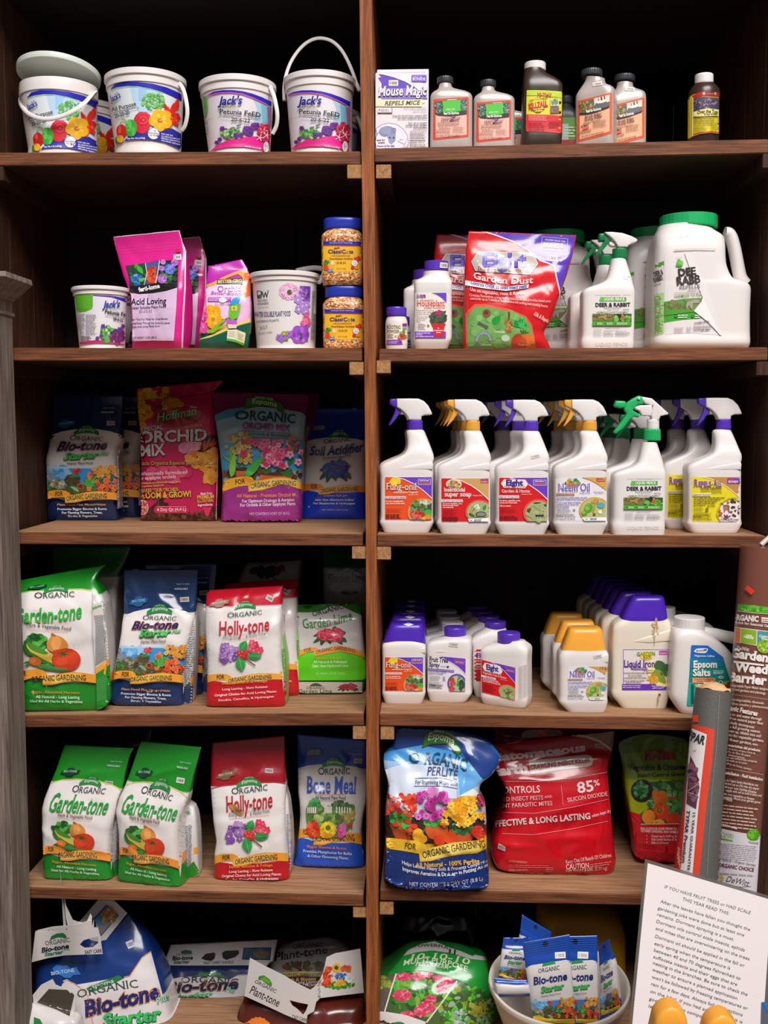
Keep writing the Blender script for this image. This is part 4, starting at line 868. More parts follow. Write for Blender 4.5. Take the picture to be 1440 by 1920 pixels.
def art_eight(v,b,root,ghost=False):
    a = Art(v,b,root,L=3.6,seed=53)
    a.poly([(240,72),(700,70),(1390,125),(1350,330),(1190,880),(1165,690),(1130,500),(1060,455),(960,420),(820,300),(640,195),(420,115)],'5a3ab4')
    a.line([(240,72),(420,125),(640,205),(820,310),(960,430),(1060,462),(1125,500),(1150,640),(1185,780),(1190,880)],16,'ecd8e0')
    a.line([(980,150),(1280,175),(1270,320),(970,300),(980,150)],6,'b8a8e8'); a.T('TRUSTED SINCE 1926',1010,192,1250,215,18,'d8d0f0',.02); a.T('BONIDE',995,270,1228,285,52,'2a1a3a',.06); a.T('BONIDE',995,270,1228,285,52,'d8a050',.03)
    a.poly([(145,440),(225,315),(870,330),(940,470),(840,600),(190,560)],'2a2226'); a.poly([(148,440),(228,320),(868,335),(935,468),(836,590),(195,550)],'e8dcd4'); a.poly([(158,442),(234,328),(862,343),(925,468),(830,580),(200,542)],'b4aca4')
    a.T('Eight',283,500,798,505,158,'2a1a6a',.05); a.T('Eight',278,492,792,498,156,'6a58c0',.03); a.T('Insect',225,545,440,556,46,'b83028',.01,0,.05); a.T('Control',580,558,832,572,50,'b83028',.01,0,.05)
    a.T('Garden Dust',170,635,872,690,76,'f0d8d0',.02,0,.05,-34); a.poly([(78,660),(300,700),(560,735),(825,708),(815,750),(560,785),(300,755),(75,718)],'f0e8ee'); a.T('Controls OVER 55 listed insect pests',140,700,798,745,42,'4a3aa0',.025,0,0,-38)
    a.T('Use on vegetables, roses & flowers',132,780,770,822,40,'f0c8c0',.015,0,0,-30); a.T('Contains Permethrin, a long lasting insecticide that provides insect pest',125,845,1080,920,30,'f0c0b8',.01,0,0,-5); a.T('control for up to 4 weeks of many hard-to-kill sucking and chewing insects',132,885,1045,980,30,'f0c0b8',.01,0,0,10); a.T('Kills & Repels',880,1070,1045,1160,46,'f4d0c8',.015)
    a.poly([(85,1470),(80,1060),(110,1010),(190,940),(330,940),(600,1000),(790,1080),(860,1180),(890,1330),(910,1470)],'e0604a',0); a.poly([(100,1470),(100,1090),(190,975),(330,965),(590,1025),(780,1100),(850,1200),(870,1330),(885,1470)],'72a85a',0)
    a.blobs(60,480,1230,340,200,['7ab45e','6aa052','86bc6a','78b060'],30,60); a.ell(330,1050,48,52,'8a5a3a'); a.ell(322,1040,26,26,'6a3a24'); a.leaf(400,1180,490,1070,46,'1f9a3a'); a.blobs(30,585,1190,40,90,['a06a30','8a5020','c08a44'],12,22); a.line([(590,1030),(590,1110)],26,'6a4a2a')
    a.line([(225,1160),(340,1220)],40,'5a5a4a'); a.line([(205,1385),(230,1310),(290,1275),(350,1295),(380,1370)],44,'7a8a96'); a.line([(205,1385),(230,1310),(290,1275),(350,1295),(380,1370)],18,'9aa8b0'); a.blobs(24,720,1180,70,50,['2fae4a','4abf5a','1f8a3a'],16,34,.4); a.ell(550,1340,50,40,'c8dcc0')
    a.ell(700,1390,85,100,'c8402a'); a.ell(800,1390,95,105,'e0702a'); a.ell(730,1400,70,90,'cc4a2a')
    for t in (-.6,0,.6,1.2): a.leaf(760,1290,760+70*math.cos(t-1.57),1290+60*math.sin(t-1.57),12,'3a7a2a')
    a.T('Fruitworm',700,1425,840,1428,26,'f0e8d0',.02); a.T('Caterpillar',415,1275,545,1280,26,'f0f0d8',.02); a.T('Cutworm',240,1425,380,1428,26,'f0f0d8',.02); a.T('Aphid',110,1430,180,1430,24,'e8f0d8')
    return a
rows = [(50,1470,1095,1470,.024,4),(50,1400,1070,1400,.036),(52,1270,1000,1270,.040),(54,1180,1080,1160,.040),(56,1000,1140,1000,.040),(62,800,1200,830,.037),(72,500,1290,560,.026),(85,330,1345,345,.011),(100,200,1362,235,.004),(118,82,1382,132,.002)]
eb,b = zbag('insecticide_pouch','large red and purple zip pouch with insect pictures in a green panel, front one',ve,rows,.085,zR2(960,100),'d51a22',[(0,'d51a22')],seed=14,w=.18,h=.24,amp=.0032,nc=22,n=4)
art_eight(ve,b,eb).done('printed_front',PRINTF); sticker(eb,[b],ve,1103,400,105,70,3)
vf = V(860-59,420+6,6.5); eb2,b = zbag('insecticide_pouch','large red and purple zip pouch mostly hidden behind the front red pouch',vf,rows,.185,zR2(900,100),'c81820',seed=15,w=.18,h=.24,amp=.003,n=4); art_eight(vf,b,eb2).done('printed_front',PRINTF)

# repellent spray bottles with deer label
vd = V(1065,420,8)
def art_deer(v,b,root,seed=61):
    a = Art(v,b,root,L=14,seed=seed)
    a.line([(410,1068),(560,1066)],4,'b0a8a8'); a.G(565,1058,815,1076,1,'a8a0a0',.5); a.line([(820,1066),(940,1066)],4,'b0a8a8')
    a.rect(500,1098,875,1160,'4fa82c',10); a.poly([(468,1155),(490,1085),(520,1110),(530,1165)],'6fc04a',0); a.T('LIQUID FENCE',540,1146,848,1146,38,'e8f4e0',.04)
    a.T('DEER & RABBIT',412,1240,935,1236,56,'26242a',.035); a.T('REPELLENT',545,1275,800,1272,30,'7a7478',0,0,0,0,None,0,1.3); a.T('READY-TO-USE',590,1296,765,1296,14,'9a9498'); a.G(825,1268,935,1296,2,'a8a2a6',.4); a.T('HARMLESS TO PLANTS & ANIMALS',430,1332,910,1328,20,'5a7a4a',.01,.2)
    a.rect(368,1345,955,1525,'4f8f2c'); a.rect(370,1347,690,1450,'7a7a3a'); a.rect(370,1347,690,1385,'8a8050'); a.blobs(50,530,1370,150,24,['6a6a30','8a7a44','5a5a2c'],10,22,.4); a.poly([(455,1390),(560,1370),(590,1380),(570,1400),(575,1450),(520,1410),(470,1415),(465,1450)],'b08a54',0); a.ell(565,1372,18,14,'b08a54')
    a.rect(690,1347,953,1465,'3f5a24'); a.blobs(26,800,1390,60,36,['3a2a1c','2a2018'],16,30); a.blobs(40,870,1420,80,40,['5aa034','7cc04a','4a8a2c'],12,26,.4); a.blobs(14,720,1420,30,40,['8ac060','6ab048'],12,24); a.ell(820,1400,26,36,'a8683a'); a.ell(818,1365,18,20,'b87a48')
    a.rect(370,1465,953,1523,'4aa52a'); 
    for x,w in ((410,110),(555,120),(705,200)): a.ell(x+10,1495,9,9,'2a5a1c'); a.G(x+26,1478,x+w,1510,2,'e0f0d0',.45,0,.1)
    a.T('COVERS UP TO 500 SQ FT',555,1575,775,1570,14,'3a363a',.02); a.G(385,1555,525,1680,9,'a8a2a6',.3); a.G(535,1600,700,1670,4,'9a9498',.4); a.G(715,1600,935,1670,4,'8a8488',.4); return a
def deer_head(root,v,Y):
    prism('spray_head',root,v,[(535,135),(640,132),(800,148),(930,192),(1010,232),(1030,260),(1005,288),(940,310),(895,330),(880,360),(735,360),(715,320),(690,280),(650,235),(600,195),(555,165)],Y,.0125,WH,.006)
    prism('nozzle',root,v,[(452,168),(470,148),(545,145),(548,265),(470,270),(452,250)],Y,.010,GRN,.004)
    prism('trigger',root,v,[(545,172),(640,255),(605,290),(565,345),(490,425),(402,514),(393,500),(430,420),(500,320),(530,270),(520,200)],Y,.007,GRN,.003)
    prism('pump_tube',root,v,[(615,265),(700,300),(705,348),(640,345),(600,310)],Y,.007,WH,.003)
    x0,y0 = v(664,352); x1,y1 = v(886,530); cap('collar',root,PX,x0,x1,y0,y1,Y,GRN,(36,.012),taper=.5)
def deer_bottle(label,v,Y,z0,group=None,art=True,head=True,seed=61):
    rows = [(205,985,1865,.028),(190,996,1835,.0305),(190,996,1735,.0305),(205,992,1710,.029),(212,1000,1690,.029),(215,1012,1040,.029),(210,1014,1008,.0295),(235,1010,970,.029),(300,1002,945,.0285,5),(425,992,908,.027,4.5),(515,985,880,.026,4),(570,978,850,.025,4),(600,965,790,.0235,3.5),(640,915,630,.019,2.6),(655,888,545,.016,2),(660,880,515,.0155,2)]
    root,b = jug('spray_bottle',label,'spray bottle',v,rows,WH,Y,z0,n=6,group=group,sm=2)
    if head: deer_head(root,v,Y)
    if art: art_deer(v,b,root,seed).done('label')
    a = Art(v,b,root,L=8,off=.0006); a.T('LIQUID FENCE',420,1828,890,1826,46,'d4ccca',.02); a.done('embossed_name',M('embossed_white_plastic','dad3d0',.32)); return root,b
zd = zR2(1140); d1,b = deer_bottle('white spray bottle with green collar and deer label on the second shelf, front of two',vd,.055,zd)
a = Art(vd,b,d1,L=8); a.T('$ 16.99',832,810,930,808,24,'b8b0b0'); a.line([(835,826),(950,834)],5,'b0a8a8'); a.done('price_marking')
dup(d1,(-.0125,.09,0),'white spray bottle with green collar behind the front deer label sprayer, shifted left')
# big jug
vg = V(1200,390,6.545)
rows = [(185,1345,1715,.060),(160,1375,1690,.068),(155,1382,1650,.070),(156,1382,1590,.069),(165,1378,1570,.067),(168,1375,1300,.067),(170,1385,1080,.067),(172,1390,980,.067),(173,1370,920,.067),(175,1295,895,.066),(176,1170,870,.066),(178,1120,800,.066),(180,1080,690,.066),(190,1070,560,.066),(200,1070,470,.065,5),(215,1065,360,.062,4),(235,1050,300,.058,3),(255,960,255,.054,2.3),(270,925,225,.051,2),(275,922,190,.05,2)]
dj,b = jug('granule_jug','big white handled jug with green lid and half peeled label at the front','jug',vg,rows,WH,.092,zR2(1320,95),n=5,sm=2,K=96,step=4)
x0,y0 = vg(248,42); x1,y1 = vg(940,262); cap('lid',dj,PX,x0,x1,y0,y1,.098,GRNB,(60,.008))
hp_ = [vg(x,y) for x,y in ((1040,310),(1085,318),(1120,370),(1150,470),(1178,600),(1205,740),(1235,860),(1290,935))]
tube('handle',dj,[at(p[0],p[1],.092) for p in hp_],.0125,WH,16,flat=1.3)
a = Art(vg,b,dj,L=9,seed=71)
a.poly([(300,560),(560,545),(720,880),(850,1180),(985,1560),(650,1535),(420,1540),(310,1555)],'e6dedd')
a.poly([(295,1150),(520,1115),(770,1100),(770,1180),(660,1260),(780,1350),(500,1375),(295,1405)],'3fa52a'); a.poly([(298,1160),(520,1128),(762,1112),(750,1170),(660,1262),(298,1310)],'7a8a4a'); a.blobs(60,480,1200,170,60,['6a6a3a','8a8050','4f7a34','5f9a3c'],14,30,.5); a.poly([(298,1250),(500,1240),(640,1255),(660,1275),(298,1320)],'4f9a30')
a.poly([(580,1150),(690,1120),(740,1140),(720,1165),(650,1170),(640,1250),(600,1190),(575,1250),(565,1190)],'a8a098',0)
for x in (440,648): a.ell(x,1330,18,18,'1f5a1a'); a.ell(x,1330,11,11,'3fa52a'); a.G(x+25,1305,x+150 if x < 500 else x+95,1355,2,'e8f4e0',.45,-.03,.1)
a.T('DEE',475,835,690,812,88,'2a2220',.04); a.T('RABB',455,945,745,915,96,'2a2220',.04); a.T('REPELLE',490,998,740,978,42,'6a6260'); a.T('GRANUL',585,1020,700,1010,18,'7a7270'); a.line([(420,1042),(750,1025)],5,'8a8280'); a.T('HARMLESS TO PLA',425,1098,755,1073,34,'8a9a50',.02,.15); a.ell(478,665,26,40,'5ab83a'); a.ell(505,675,26,34,'6ac84a'); a.ell(480,705,44,14,'4aa52a'); a.line([(435,610),(515,602)],3,'a8a09e')
a.T('COVERS UP TO',668,1425,850,1405,22,'3a3230',.02); a.G(420,1460,550,1530,6,'9a9290',.35); a.G(570,1455,640,1520,5,'9a9290',.35); a.G(655,1448,890,1480,2,'7a7270',.45,-.04); a.T('CAUTION',655,1512,745,1505,24,'4a4240',.01); a.G(750,1485,900,1510,1,'7a7270',.5,-.04)
# the peeled corner
a.d = .0022; a.poly([(545,548),(605,720),(690,900),(745,1040),(770,1100),(755,1150),(660,1262),(830,1400),(985,1560),(1010,1560),(880,1180),(790,900),(640,600),(585,545)],'e9e2e0'); a.poly([(660,1262),(700,1215),(755,1150),(770,1100),(860,1290),(985,1560),(840,1400)],'f4eeec')
a.poly([(420,505),(700,493),(930,500),(930,512),(700,507),(420,522)],'cfc6c4')
# side print
a.d = .0005; a.poly([(182,660),(298,640),(290,1545),(170,1580)],'ded6d4'); a.poly([(185,690),(295,650),(295,700),(185,740)],'4aa52a'); a.T('DEER &',180,845,288,805,58,'3a3230',.03); a.T('RABBIT',178,920,290,880,62,'3a3230',.03); a.T('REPELLENT',180,965,268,935,26,'8a8280'); a.poly([(178,1060),(295,1035),(290,1530),(170,1565)],'a8d088'); a.G(180,1080,290,1550,24,'4a7a34',.35,-.12,.5)
a.T('$ 25.99',490,368,600,350,28,'b0a8a6'); a.done('label')
dup(dj,(-.030,.146,0),'big white jug with dark green lid right behind the front jug, in shade')
dup(dj,(-.238,.172,-.0),'big white jug with green lid further left between the sprayers and the front jug')
# ================================================================== shared print for the organic plant food bags
class UV:
    """across / down fractions (0..100) of a bag front -> photo pixels; rows: (v, xl, yl, xr, yr) top to bottom"""
    def __init__(s,v,rows):
        s.r = []
        for vv_,xl,yl,xr,yr in rows: s.r.append((vv_,*v(xl,yl),*v(xr,yr)))
        s.a = np.array(s.r,float)
    def __call__(s,u,v):
        c = [np.interp(v,s.a[:,0],s.a[:,i]) for i in (1,2,3,4)]
        if v < s.a[0,0] or v > s.a[-1,0]:
            i,j = (0,1) if v < s.a[0,0] else (-1,-2); f = (v-s.a[i,0])/(s.a[j,0]-s.a[i,0]); c = [s.a[i,q]+(s.a[j,q]-s.a[i,q])*f for q in (1,2,3,4)]
        return c[0]+(c[2]-c[0])*u/100,c[1]+(c[3]-c[1])*u/100
def sub(x0,y0,x1,y1,X0,Y0,X1,Y1):      # reference box -> pixel box
    return lambda x,y: (X0+(x-x0)/(x1-x0)*(X1-X0),Y0+(y-y0)/(y1-y0)*(Y1-Y0))
def sub4(x0,y0,x1,y1,tl,tr,br,bl):
    def f(x,y):
        a,b = (x-x0)/(x1-x0),(y-y0)/(y1-y0)
        return tuple((tl[i]*(1-a)+tr[i]*a)*(1-b)+(bl[i]*(1-a)+br[i]*a)*b for i in (0,1))
    return f
def pic_veg(a):                                # reference box 120..600 x 1050..1420
    a.blobs(30,240,1150,95,70,['2c7a30','3f9a3c','1f5a26','56b04a','245f2a'],20,42,.5); a.ell(185,1210,45,70,'2a6a30',-20); a.leaf(210,1200,330,1100,22,'62b850')
    a.poly([(165,1160),(250,1195),(380,1270),(365,1345),(290,1310),(190,1230)],'d8b848',3); a.poly([(165,1150),(210,1160),(330,1240),(300,1260),(200,1215)],'4a8a34',3); a.poly([(200,1240),(300,1310),(370,1345),(360,1360),(270,1330),(190,1265)],'3a7a30',3)
    a.poly([(370,1060),(390,1075),(450,1105),(490,1160),(480,1200),(400,1240),(340,1220),(322,1160),(345,1110),(375,1085)],'d88a3a',3); a.poly([(375,1090),(420,1100),(440,1160),(400,1230),(360,1180)],'e8a458',3); a.leaf(358,1065,392,1095,14,'b86a2a')
    a.ell(478,1310,115,108,'d2391c'); a.ell(440,1290,66,76,'e0502c'); a.ell(525,1290,50,66,'da4422'); a.ell(420,1240,50,26,'c83a1e')
    for t in (.2,1.2,2.3,3.4,4.4,5.4): a.leaf(455,1258,455+48*math.cos(t),1258+34*math.sin(t),7,'3a5a20')
    a.ell(230,1325,52,40,'d86a2a',15); a.ell(215,1318,26,20,'e88444'); a.leaf(185,1325,140,1350,10,'3a7a34'); a.leaf(190,1335,155,1372,9,'3a7a34')
    for i in range(9): a.poly([(245+i*4,1360+i*2),(330+i*8,1350+i*6),(400+i*10,1385+i*3),(480,1392+i*3),(470,1400+i*3),(390+i*8,1398+i*3),(320+i*6,1366+i*6),(248+i*4,1372+i*3)],('3f8a3c','57a04c','2f6f34')[i % 3],2,.00003)
def pic_pots(a):                               # reference box 75..1060 x 1040..1440
    a.rect(70,1085,1065,1440,'4f9ad8'); a.rect(70,1090,1065,1250,'3f98e0'); a.blobs(30,300,1140,230,60,['7ab8e8','5aa8e4','9accf0'],30,60,.5); a.poly([(70,1060),(400,1075),(1065,1060),(1065,1100),(600,1095),(70,1100)],'b8d4e8')
    a.blobs(90,560,1390,500,60,['4a5a2a','6a4a2c','5a7a34','7a4a2a','3f6a30','8a5a34'],24,50,.5)
    a.blobs(24,130,1340,70,80,['3f7a34','2f6a2c','5a9a44'],22,44); a.poly([(80,1080),(200,1220),(340,1320),(300,1380),(180,1320),(80,1220)],'8a94a0',2); a.blobs(30,250,1300,80,60,['b0a888','8a8060','c8c0a0','6f6a50'],18,36)
    a.blobs(30,450,1250,90,60,['6a5a40','4a4030','8a7a54','5f6a3c'],22,44); a.rect(380,1230,540,1300,'5a4a34'); a.leaf(410,1200,560,1210,20,'3f8a3a'); a.line([(500,1130),(495,1220)],8,'4a8a3a'); a.blobs(14,510,1125,50,30,['d83a2a','e8503a','c02a20'],14,26)
    a.ell(560,1345,50,42,'c8643a'); a.ell(562,1345,34,28,'6a2f1c'); a.poly([(420,1345),(480,1350),(540,1400),(520,1420),(450,1380)],'8ac0a0',2); a.poly([(640,1350),(720,1350),(705,1410),(655,1410)],'e8843a'); a.leaf(640,1330,720,1370,14,'f0a05a')
    a.blobs(40,700,1270,80,70,['3f9a3c','56b04a','2f7a30','6fc05a'],20,40,.5); a.blobs(12,690,1200,40,36,['e8643a','f08a5a','d84a2a'],16,30); a.blobs(14,900,1230,120,60,['4a5a8a','3f6a4a','56905a'],26,46)
    for i in range(34): x,y = a.rnd.uniform(740,1060),a.rnd.uniform(1070,1220); a.flower(x,y-abs(x-900)*.05,a.rnd.uniform(24,38),a.rnd.choice(['f0a83a','e8983a','f6c060']),'a8601c')
    for i in range(26): x,y = a.rnd.uniform(790,1060),a.rnd.uniform(1250,1430); a.flower(x,y,a.rnd.uniform(26,44),a.rnd.choice(['ef6a34','e85a2a','f08048','d84a24']),'8a2a10')
def pic_holly(a):                              # reference box 250..780 x 1060..1470
    for i in range(22): x,y = a.rnd.uniform(270,450),a.rnd.uniform(1120,1300); a.flower(x,y,a.rnd.uniform(34,52),a.rnd.choice(['a878b8','8a5aa8','b890c8','74489a']),'d8c0e0')
    a.blobs(12,300,1320,40,26,['7a4aa8','8a5ab8'],16,30)
    for x,y in ((640,1100),(680,1120),(650,1150),(620,1180),(700,1180),(740,1190),(720,1220),(660,1200)): a.flower(x,y,44,a.rnd.choice(['e0405a','d83450','f05a72']),'f8a0b0')
    def hol(cx,cy,L_,w,rot):
        P = []
        for i in range(16):
            t = i/15*math.pi; r = w*math.sin(t)*(1 if i % 2 else .72); P.append((-L_/2+L_*i/15,r))
        P += [(x,-y) for x,y in reversed(P[1:-1])]; c,q = math.cos(rot),math.sin(rot)
        a.poly([(cx+x*c-y*q,cy+x*q+y*c) for x,y in P],'2f9a48'); a.line([(cx-L_/2*c,cy-L_/2*q),(cx+L_/2*c,cy+L_/2*q)],5,'8ac890')
    hol(535,1145,160,62,2.0); hol(500,1370,200,70,1.35); hol(670,1270,190,56,.0); a.line([(540,1290),(680,1395)],16,'6a4a34')
    for x,y in ((490,1240),(530,1225),(560,1250),(515,1270),(550,1280)): a.ell(x,y,36,32,'d8302c'); a.ell(x-10,y-8,10,8,'f08a80')
def pic_head(a,pal,leaf='3a5a30'):           # reference box 340..830 x 870..1240 : a mophead bloom on leaves
    for q in ((520,1000,350,1060,40),(560,950,500,930,30),(640,930,670,870,30),(760,1000,815,990,40),(740,1090,830,1180,40),(700,1120,770,1220,34),(560,1100,600,1210,36),(500,1100,460,1235,36),(460,1090,350,1190,30)): a.leaf(*q,leaf)
    a.ell(500,1040,110,100,pal[0]); a.ell(680,1010,110,110,pal[0]); a.ell(590,1060,120,80,pal[0]); a.ell(700,1110,70,60,pal[0]); a.blobs(150,590,1040,180,120,pal,12,24,.5)
def espoma_logo(a,x0,y0,x1,y1,txt=True,light='2f8a44',dark='1f6a34'):
    """green arched ribbon between two lower corners"""
    w,h = x1-x0,abs(y1-y0); X = lambda t: x0+w*t; Yc = lambda t,dy: y1+(y0-y1)*(1-(2*t-1)**2)**.5*.55+dy
    up = [(X(t),y1-h*.45-h*.55*(1-(2*t-1)**2)) for t in np.linspace(0,1,9)]; lo = [(X(t),y1-h*.30*(1-(2*t-1)**2)) for t in np.linspace(1,0,9)]
    a.poly([(X(.2),y1-h*.5)]+[(X(t),y1-h*.62-h*.55*(1-(2*t-1)**2)) for t in np.linspace(.25,.75,7)]+[(X(.8),y1-h*.5)],dark); a.poly(up+lo,light)
    if txt: a.T('Espoma',X(.2),y1-h*.42,X(.82),y1-h*.42,h*.34,'e0ecd8',.005,.15,0,h*.18); a.T('SINCE 1929',X(.33),y1-h*.95,X(.67),y1-h*.95,h*.12,'c0d8b8',.01,0,0,h*.10)
def espoma(b,root,m,top,bot,seed=1,wt=31,arch=4,logo=(33,25.5,68,32),org=(28,36,75,37,3.6),rib=(77,83.5),ribc=('f0a030','f2c050'),badge=None,lines=(),mid='e9e2df',L=3.2,fors=(13,23),gard=(28,84),edge=None,tear=True,orgc='2a3a3a'):
    a = Art(m,b,root,L=L,uv=True,seed=seed)
    a.poly([(0,wt+1),(15,wt-arch*.55),(35,wt-arch),(65,wt-arch),(85,wt-arch*.5),(100,wt+1),(100,90),(0,90)],mid)
    r0,r1 = rib
    a.poly([(0,r1-2),(18,r1-.5),(30,r1+1.5),(60,r1+1),(100,r1),(100,100.5),(0,100.5)],bot)
    if edge: a.line([(0,wt+1),(15,wt-arch*.55),(35,wt-arch),(65,wt-arch),(85,wt-arch*.5),(100,wt+1)],.7,edge)
    h = r1-r0
    a.poly([(0,r0+.3),(8,r0-.6),(18,r0-.9),(27,r0-.3),(32,r0+1.2),(34,r0+h*.5),(27,r0+h*.75),(18,r0+h*.72),(8,r0+h*.8),(0,r0+h)],ribc[0])
    a.poly([(26,r0+h*.45),(40,r0+h*.42),(55,r0+h*.15),(70,r0+h*.02),(85,r0+h*.1),(100,r0+h*.25),(100,r0+h*1.12),(85,r0+h*1.0),(70,r0+h*.92),(55,r0+h*1.1),(40,r0+h*1.38),(26,r0+h*1.42)],ribc[0]); a.poly([(26,r0+h*.55),(40,r0+h*.5),(55,r0+h*.25),(70,r0+h*.12),(80,r0+h*.14),(80,r0+h*.88),(70,r0+h*.82),(55,r0+h*1.0),(40,r0+h*1.26),(26,r0+h*1.32)],ribc[1])
    a.T('FOR',fors[0],r0+h*.55,fors[1],r0+h*.52,h*.52,'3a3420',.01); a.T('ORGANIC GARDENING',gard[0],r0+h*1.18,gard[1],r0+h*.86,h*.56,'3a3420',.012,0,0,h*.10)
    espoma_logo(a,*logo)
    x0,y0,x1,y1,hh = org; a.T('O',x0,y0,x0+(x1-x0)*.2,y0,hh*1.18,orgc,.0,0,.05); a.T('RGANIC',x0+(x1-x0)*.21,y0,x1,y1,hh,orgc,.0,0,.06)
    if tear: a.T('TEAR TO OPEN',72,11,90,11,.9,'b8c4d0'); a.T('RESEALABLE',70,14.4,88,14.4,1.2,'d0d8e0',.01)
    if badge:
        cx,cy,col,tcol,t1 = badge; a.poly([(cx-13,cy+2.2),(cx-11,cy-.6),(cx-6,cy-1),(cx-4,cy-3),(cx+2,cy-3.6),(cx+6,cy-2.2),(cx+13,cy-2.2),(cx+12,cy+.8),(cx+7,cy+1.4),(cx+4,cy+3.4),(cx-3,cy+3.6),(cx-7,cy+2.4)],col)
        for k,tt in enumerate(t1): a.T(tt,cx-9,cy+.8+k*2-(len(t1)-1),cx+9,cy-.2+k*2-(len(t1)-1),1.6,tcol,.02)
    for y,x0,x1,h_,c,t in lines: a.T(t,x0,y,x1,y,h_,c,.018)
    return a
def t_biotone(a,u0=13,u1=83,v=44.5,h=7.2,s0=25,s1=74,sv=52,sh=5.6,sub_=True):
    a.T('Bio-tone',u0,v,u1,v-.8,h,'c8785a',.055,.25,.05); a.T('Bio-tone',u0,v,u1,v-.8,h,'23235c',.03,.25,.05)
    a.T('Starter',s0+.6,sv+.5,s1+.6,sv-.6,sh,'1f5a34',.05,.25); a.T('Starter',s0,sv,s1,sv-1.1,sh,'52c85a',.03,.25); a.T('Plus',s1+1,sv-2.6,s1+14,sv-3.4,3,'2f8a44',.05,.3); a.T('Plus',s1+1,sv-2.6,s1+14,sv-3.4,3,'a8e0a0',.015,.3)
    a.line([(30,v+9.6),(66,v+9.6)],.25,'d89a50')
    if sub_: a.T('Starter Plant Food',31,sv+4,67,sv+4,1.8,'3a3a44',.01,.1,.05)
BIOL = ((88.3,15,82,1.7,'e8a070','Plant Food Plus Mycorrhizae'),(91.8,15,83,1.8,'e8ecf8','Promotes Bigger Blooms & Roots'),(94.6,21,77,1.8,'e8ecf8','For Planting Flowers, Trees,'),(97.2,29,70,1.7,'d0d8ec','Shrubs & Vegetables'))
GARL = ((88,14,78,1.6,'d88a30','Bigger, Abundant Harvests'),(91.2,20,78,1.7,'d8ecd0','All Natural - Long Lasting'),(94,12,82,1.6,'d0e8c8','Ideal for All Herbs & Vegetables'))
HOLL = ((88.2,21,80,1.8,'f0903a','Better Blooms & Foliage'),(91.2,21,80,1.6,'f4dcd8','Long Lasting - Slow Release'),(94,11,91,1.6,'f4dcd8','Original Choice for Acid Loving Plants:'),(96.6,16,87,1.6,'f0c8c4','Rhodos, Camellias, & Hydrangeas'))
# ------------------------------------------------------------------ third shelf, left
def on(nm,px,py):                            # the depth at which the shelf top is seen at this pixel
    z = Z(nm,px); return atz(px,py,z).y,z
vb3 = V(75,730,7.385)
Yf,z3 = on('L3',155,976); 
rows = [(96,1822,1098,1822,.032,6),(90,1740,1088,1740,.036),(88,1500,1072,1500,.037),(72,1050,1064,1050,.036),(64,980,1062,960,.035),(140,650,1128,640,.022),(165,450,1132,450,.012),(185,230,1138,220,.003),(190,92,1140,72,.0016)]
NAVY = '14264e'
bt,b = zbag('fertilizer_pouch','navy topped white pouch with flower pots picture at the left end of the third shelf',vb3,rows,Yf+.036,z3,'e6dfdc',[(0,NAVY),(.325,'e4ddda'),(.75,'e4ddda'),(.8,'f0a030'),(.845,NAVY)],seed=31)
m3 = UV(vb3,[(0,190,90,1140,70),(32,145,640,1128,635),(52,66,980,1062,960),(60,74,1110,1064,1100),(100,96,1820,1100,1815)])
a = espoma(b,bt,m3,NAVY,NAVY,31,badge=(21,22.5,'1f5a8a','8ab8d8',('BIO-TONE',)),lines=BIOL); t_biotone(a)
a.v = vb3; a.uv = False; pic_pots(a); a.v = m3; a.uv = True; 
# the ribbon again over the picture's lower edge
def ribbon(a,r0,r1,ribc=('f0a030','f2c050'),fors=(13,23),gard=(28,84)):
    h = r1-r0
    a.poly([(0,r0+.3),(8,r0-.6),(18,r0-.9),(27,r0-.3),(32,r0+1.2),(34,r0+h*.5),(27,r0+h*.75),(18,r0+h*.72),(8,r0+h*.8),(0,r0+h)],ribc[0])
    a.poly([(26,r0+h*.45),(40,r0+h*.42),(55,r0+h*.15),(70,r0+h*.02),(85,r0+h*.1),(100,r0+h*.25),(100,r0+h*1.12),(85,r0+h*1.0),(70,r0+h*.92),(55,r0+h*1.1),(40,r0+h*1.38),(26,r0+h*1.42)],ribc[0]); a.poly([(26,r0+h*.55),(40,r0+h*.5),(55,r0+h*.25),(70,r0+h*.12),(80,r0+h*.14),(80,r0+h*.88),(70,r0+h*.82),(55,r0+h*1.0),(40,r0+h*1.26),(26,r0+h*1.32)],ribc[1])
    a.T('FOR',fors[0],r0+h*.55,fors[1],r0+h*.52,h*.52,'3a3420',.01); a.T('ORGANIC GARDENING',gard[0],r0+h*1.18,gard[1],r0+h*.86,h*.56,'3a3420',.012,0,0,h*.10)
ribbon(a,77,83.5)
a.v = vb3; a.uv = False; a.poly([(1062,860),(1150,780),(1200,1000),(1205,1620),(1072,1650),(1070,1200)],'b8b0ac'); a.G(1078,880,1190,1640,34,'55525a',.42,-.05,.1)
a.done('printed_front',PRINTF); sticker(bt,[b],vb3,980,468,112,62,0,'b0a8a0','6a6460')
dup(bt,(.026,.082,0),'navy and white pouch in shade behind the left end flower pots pouch')
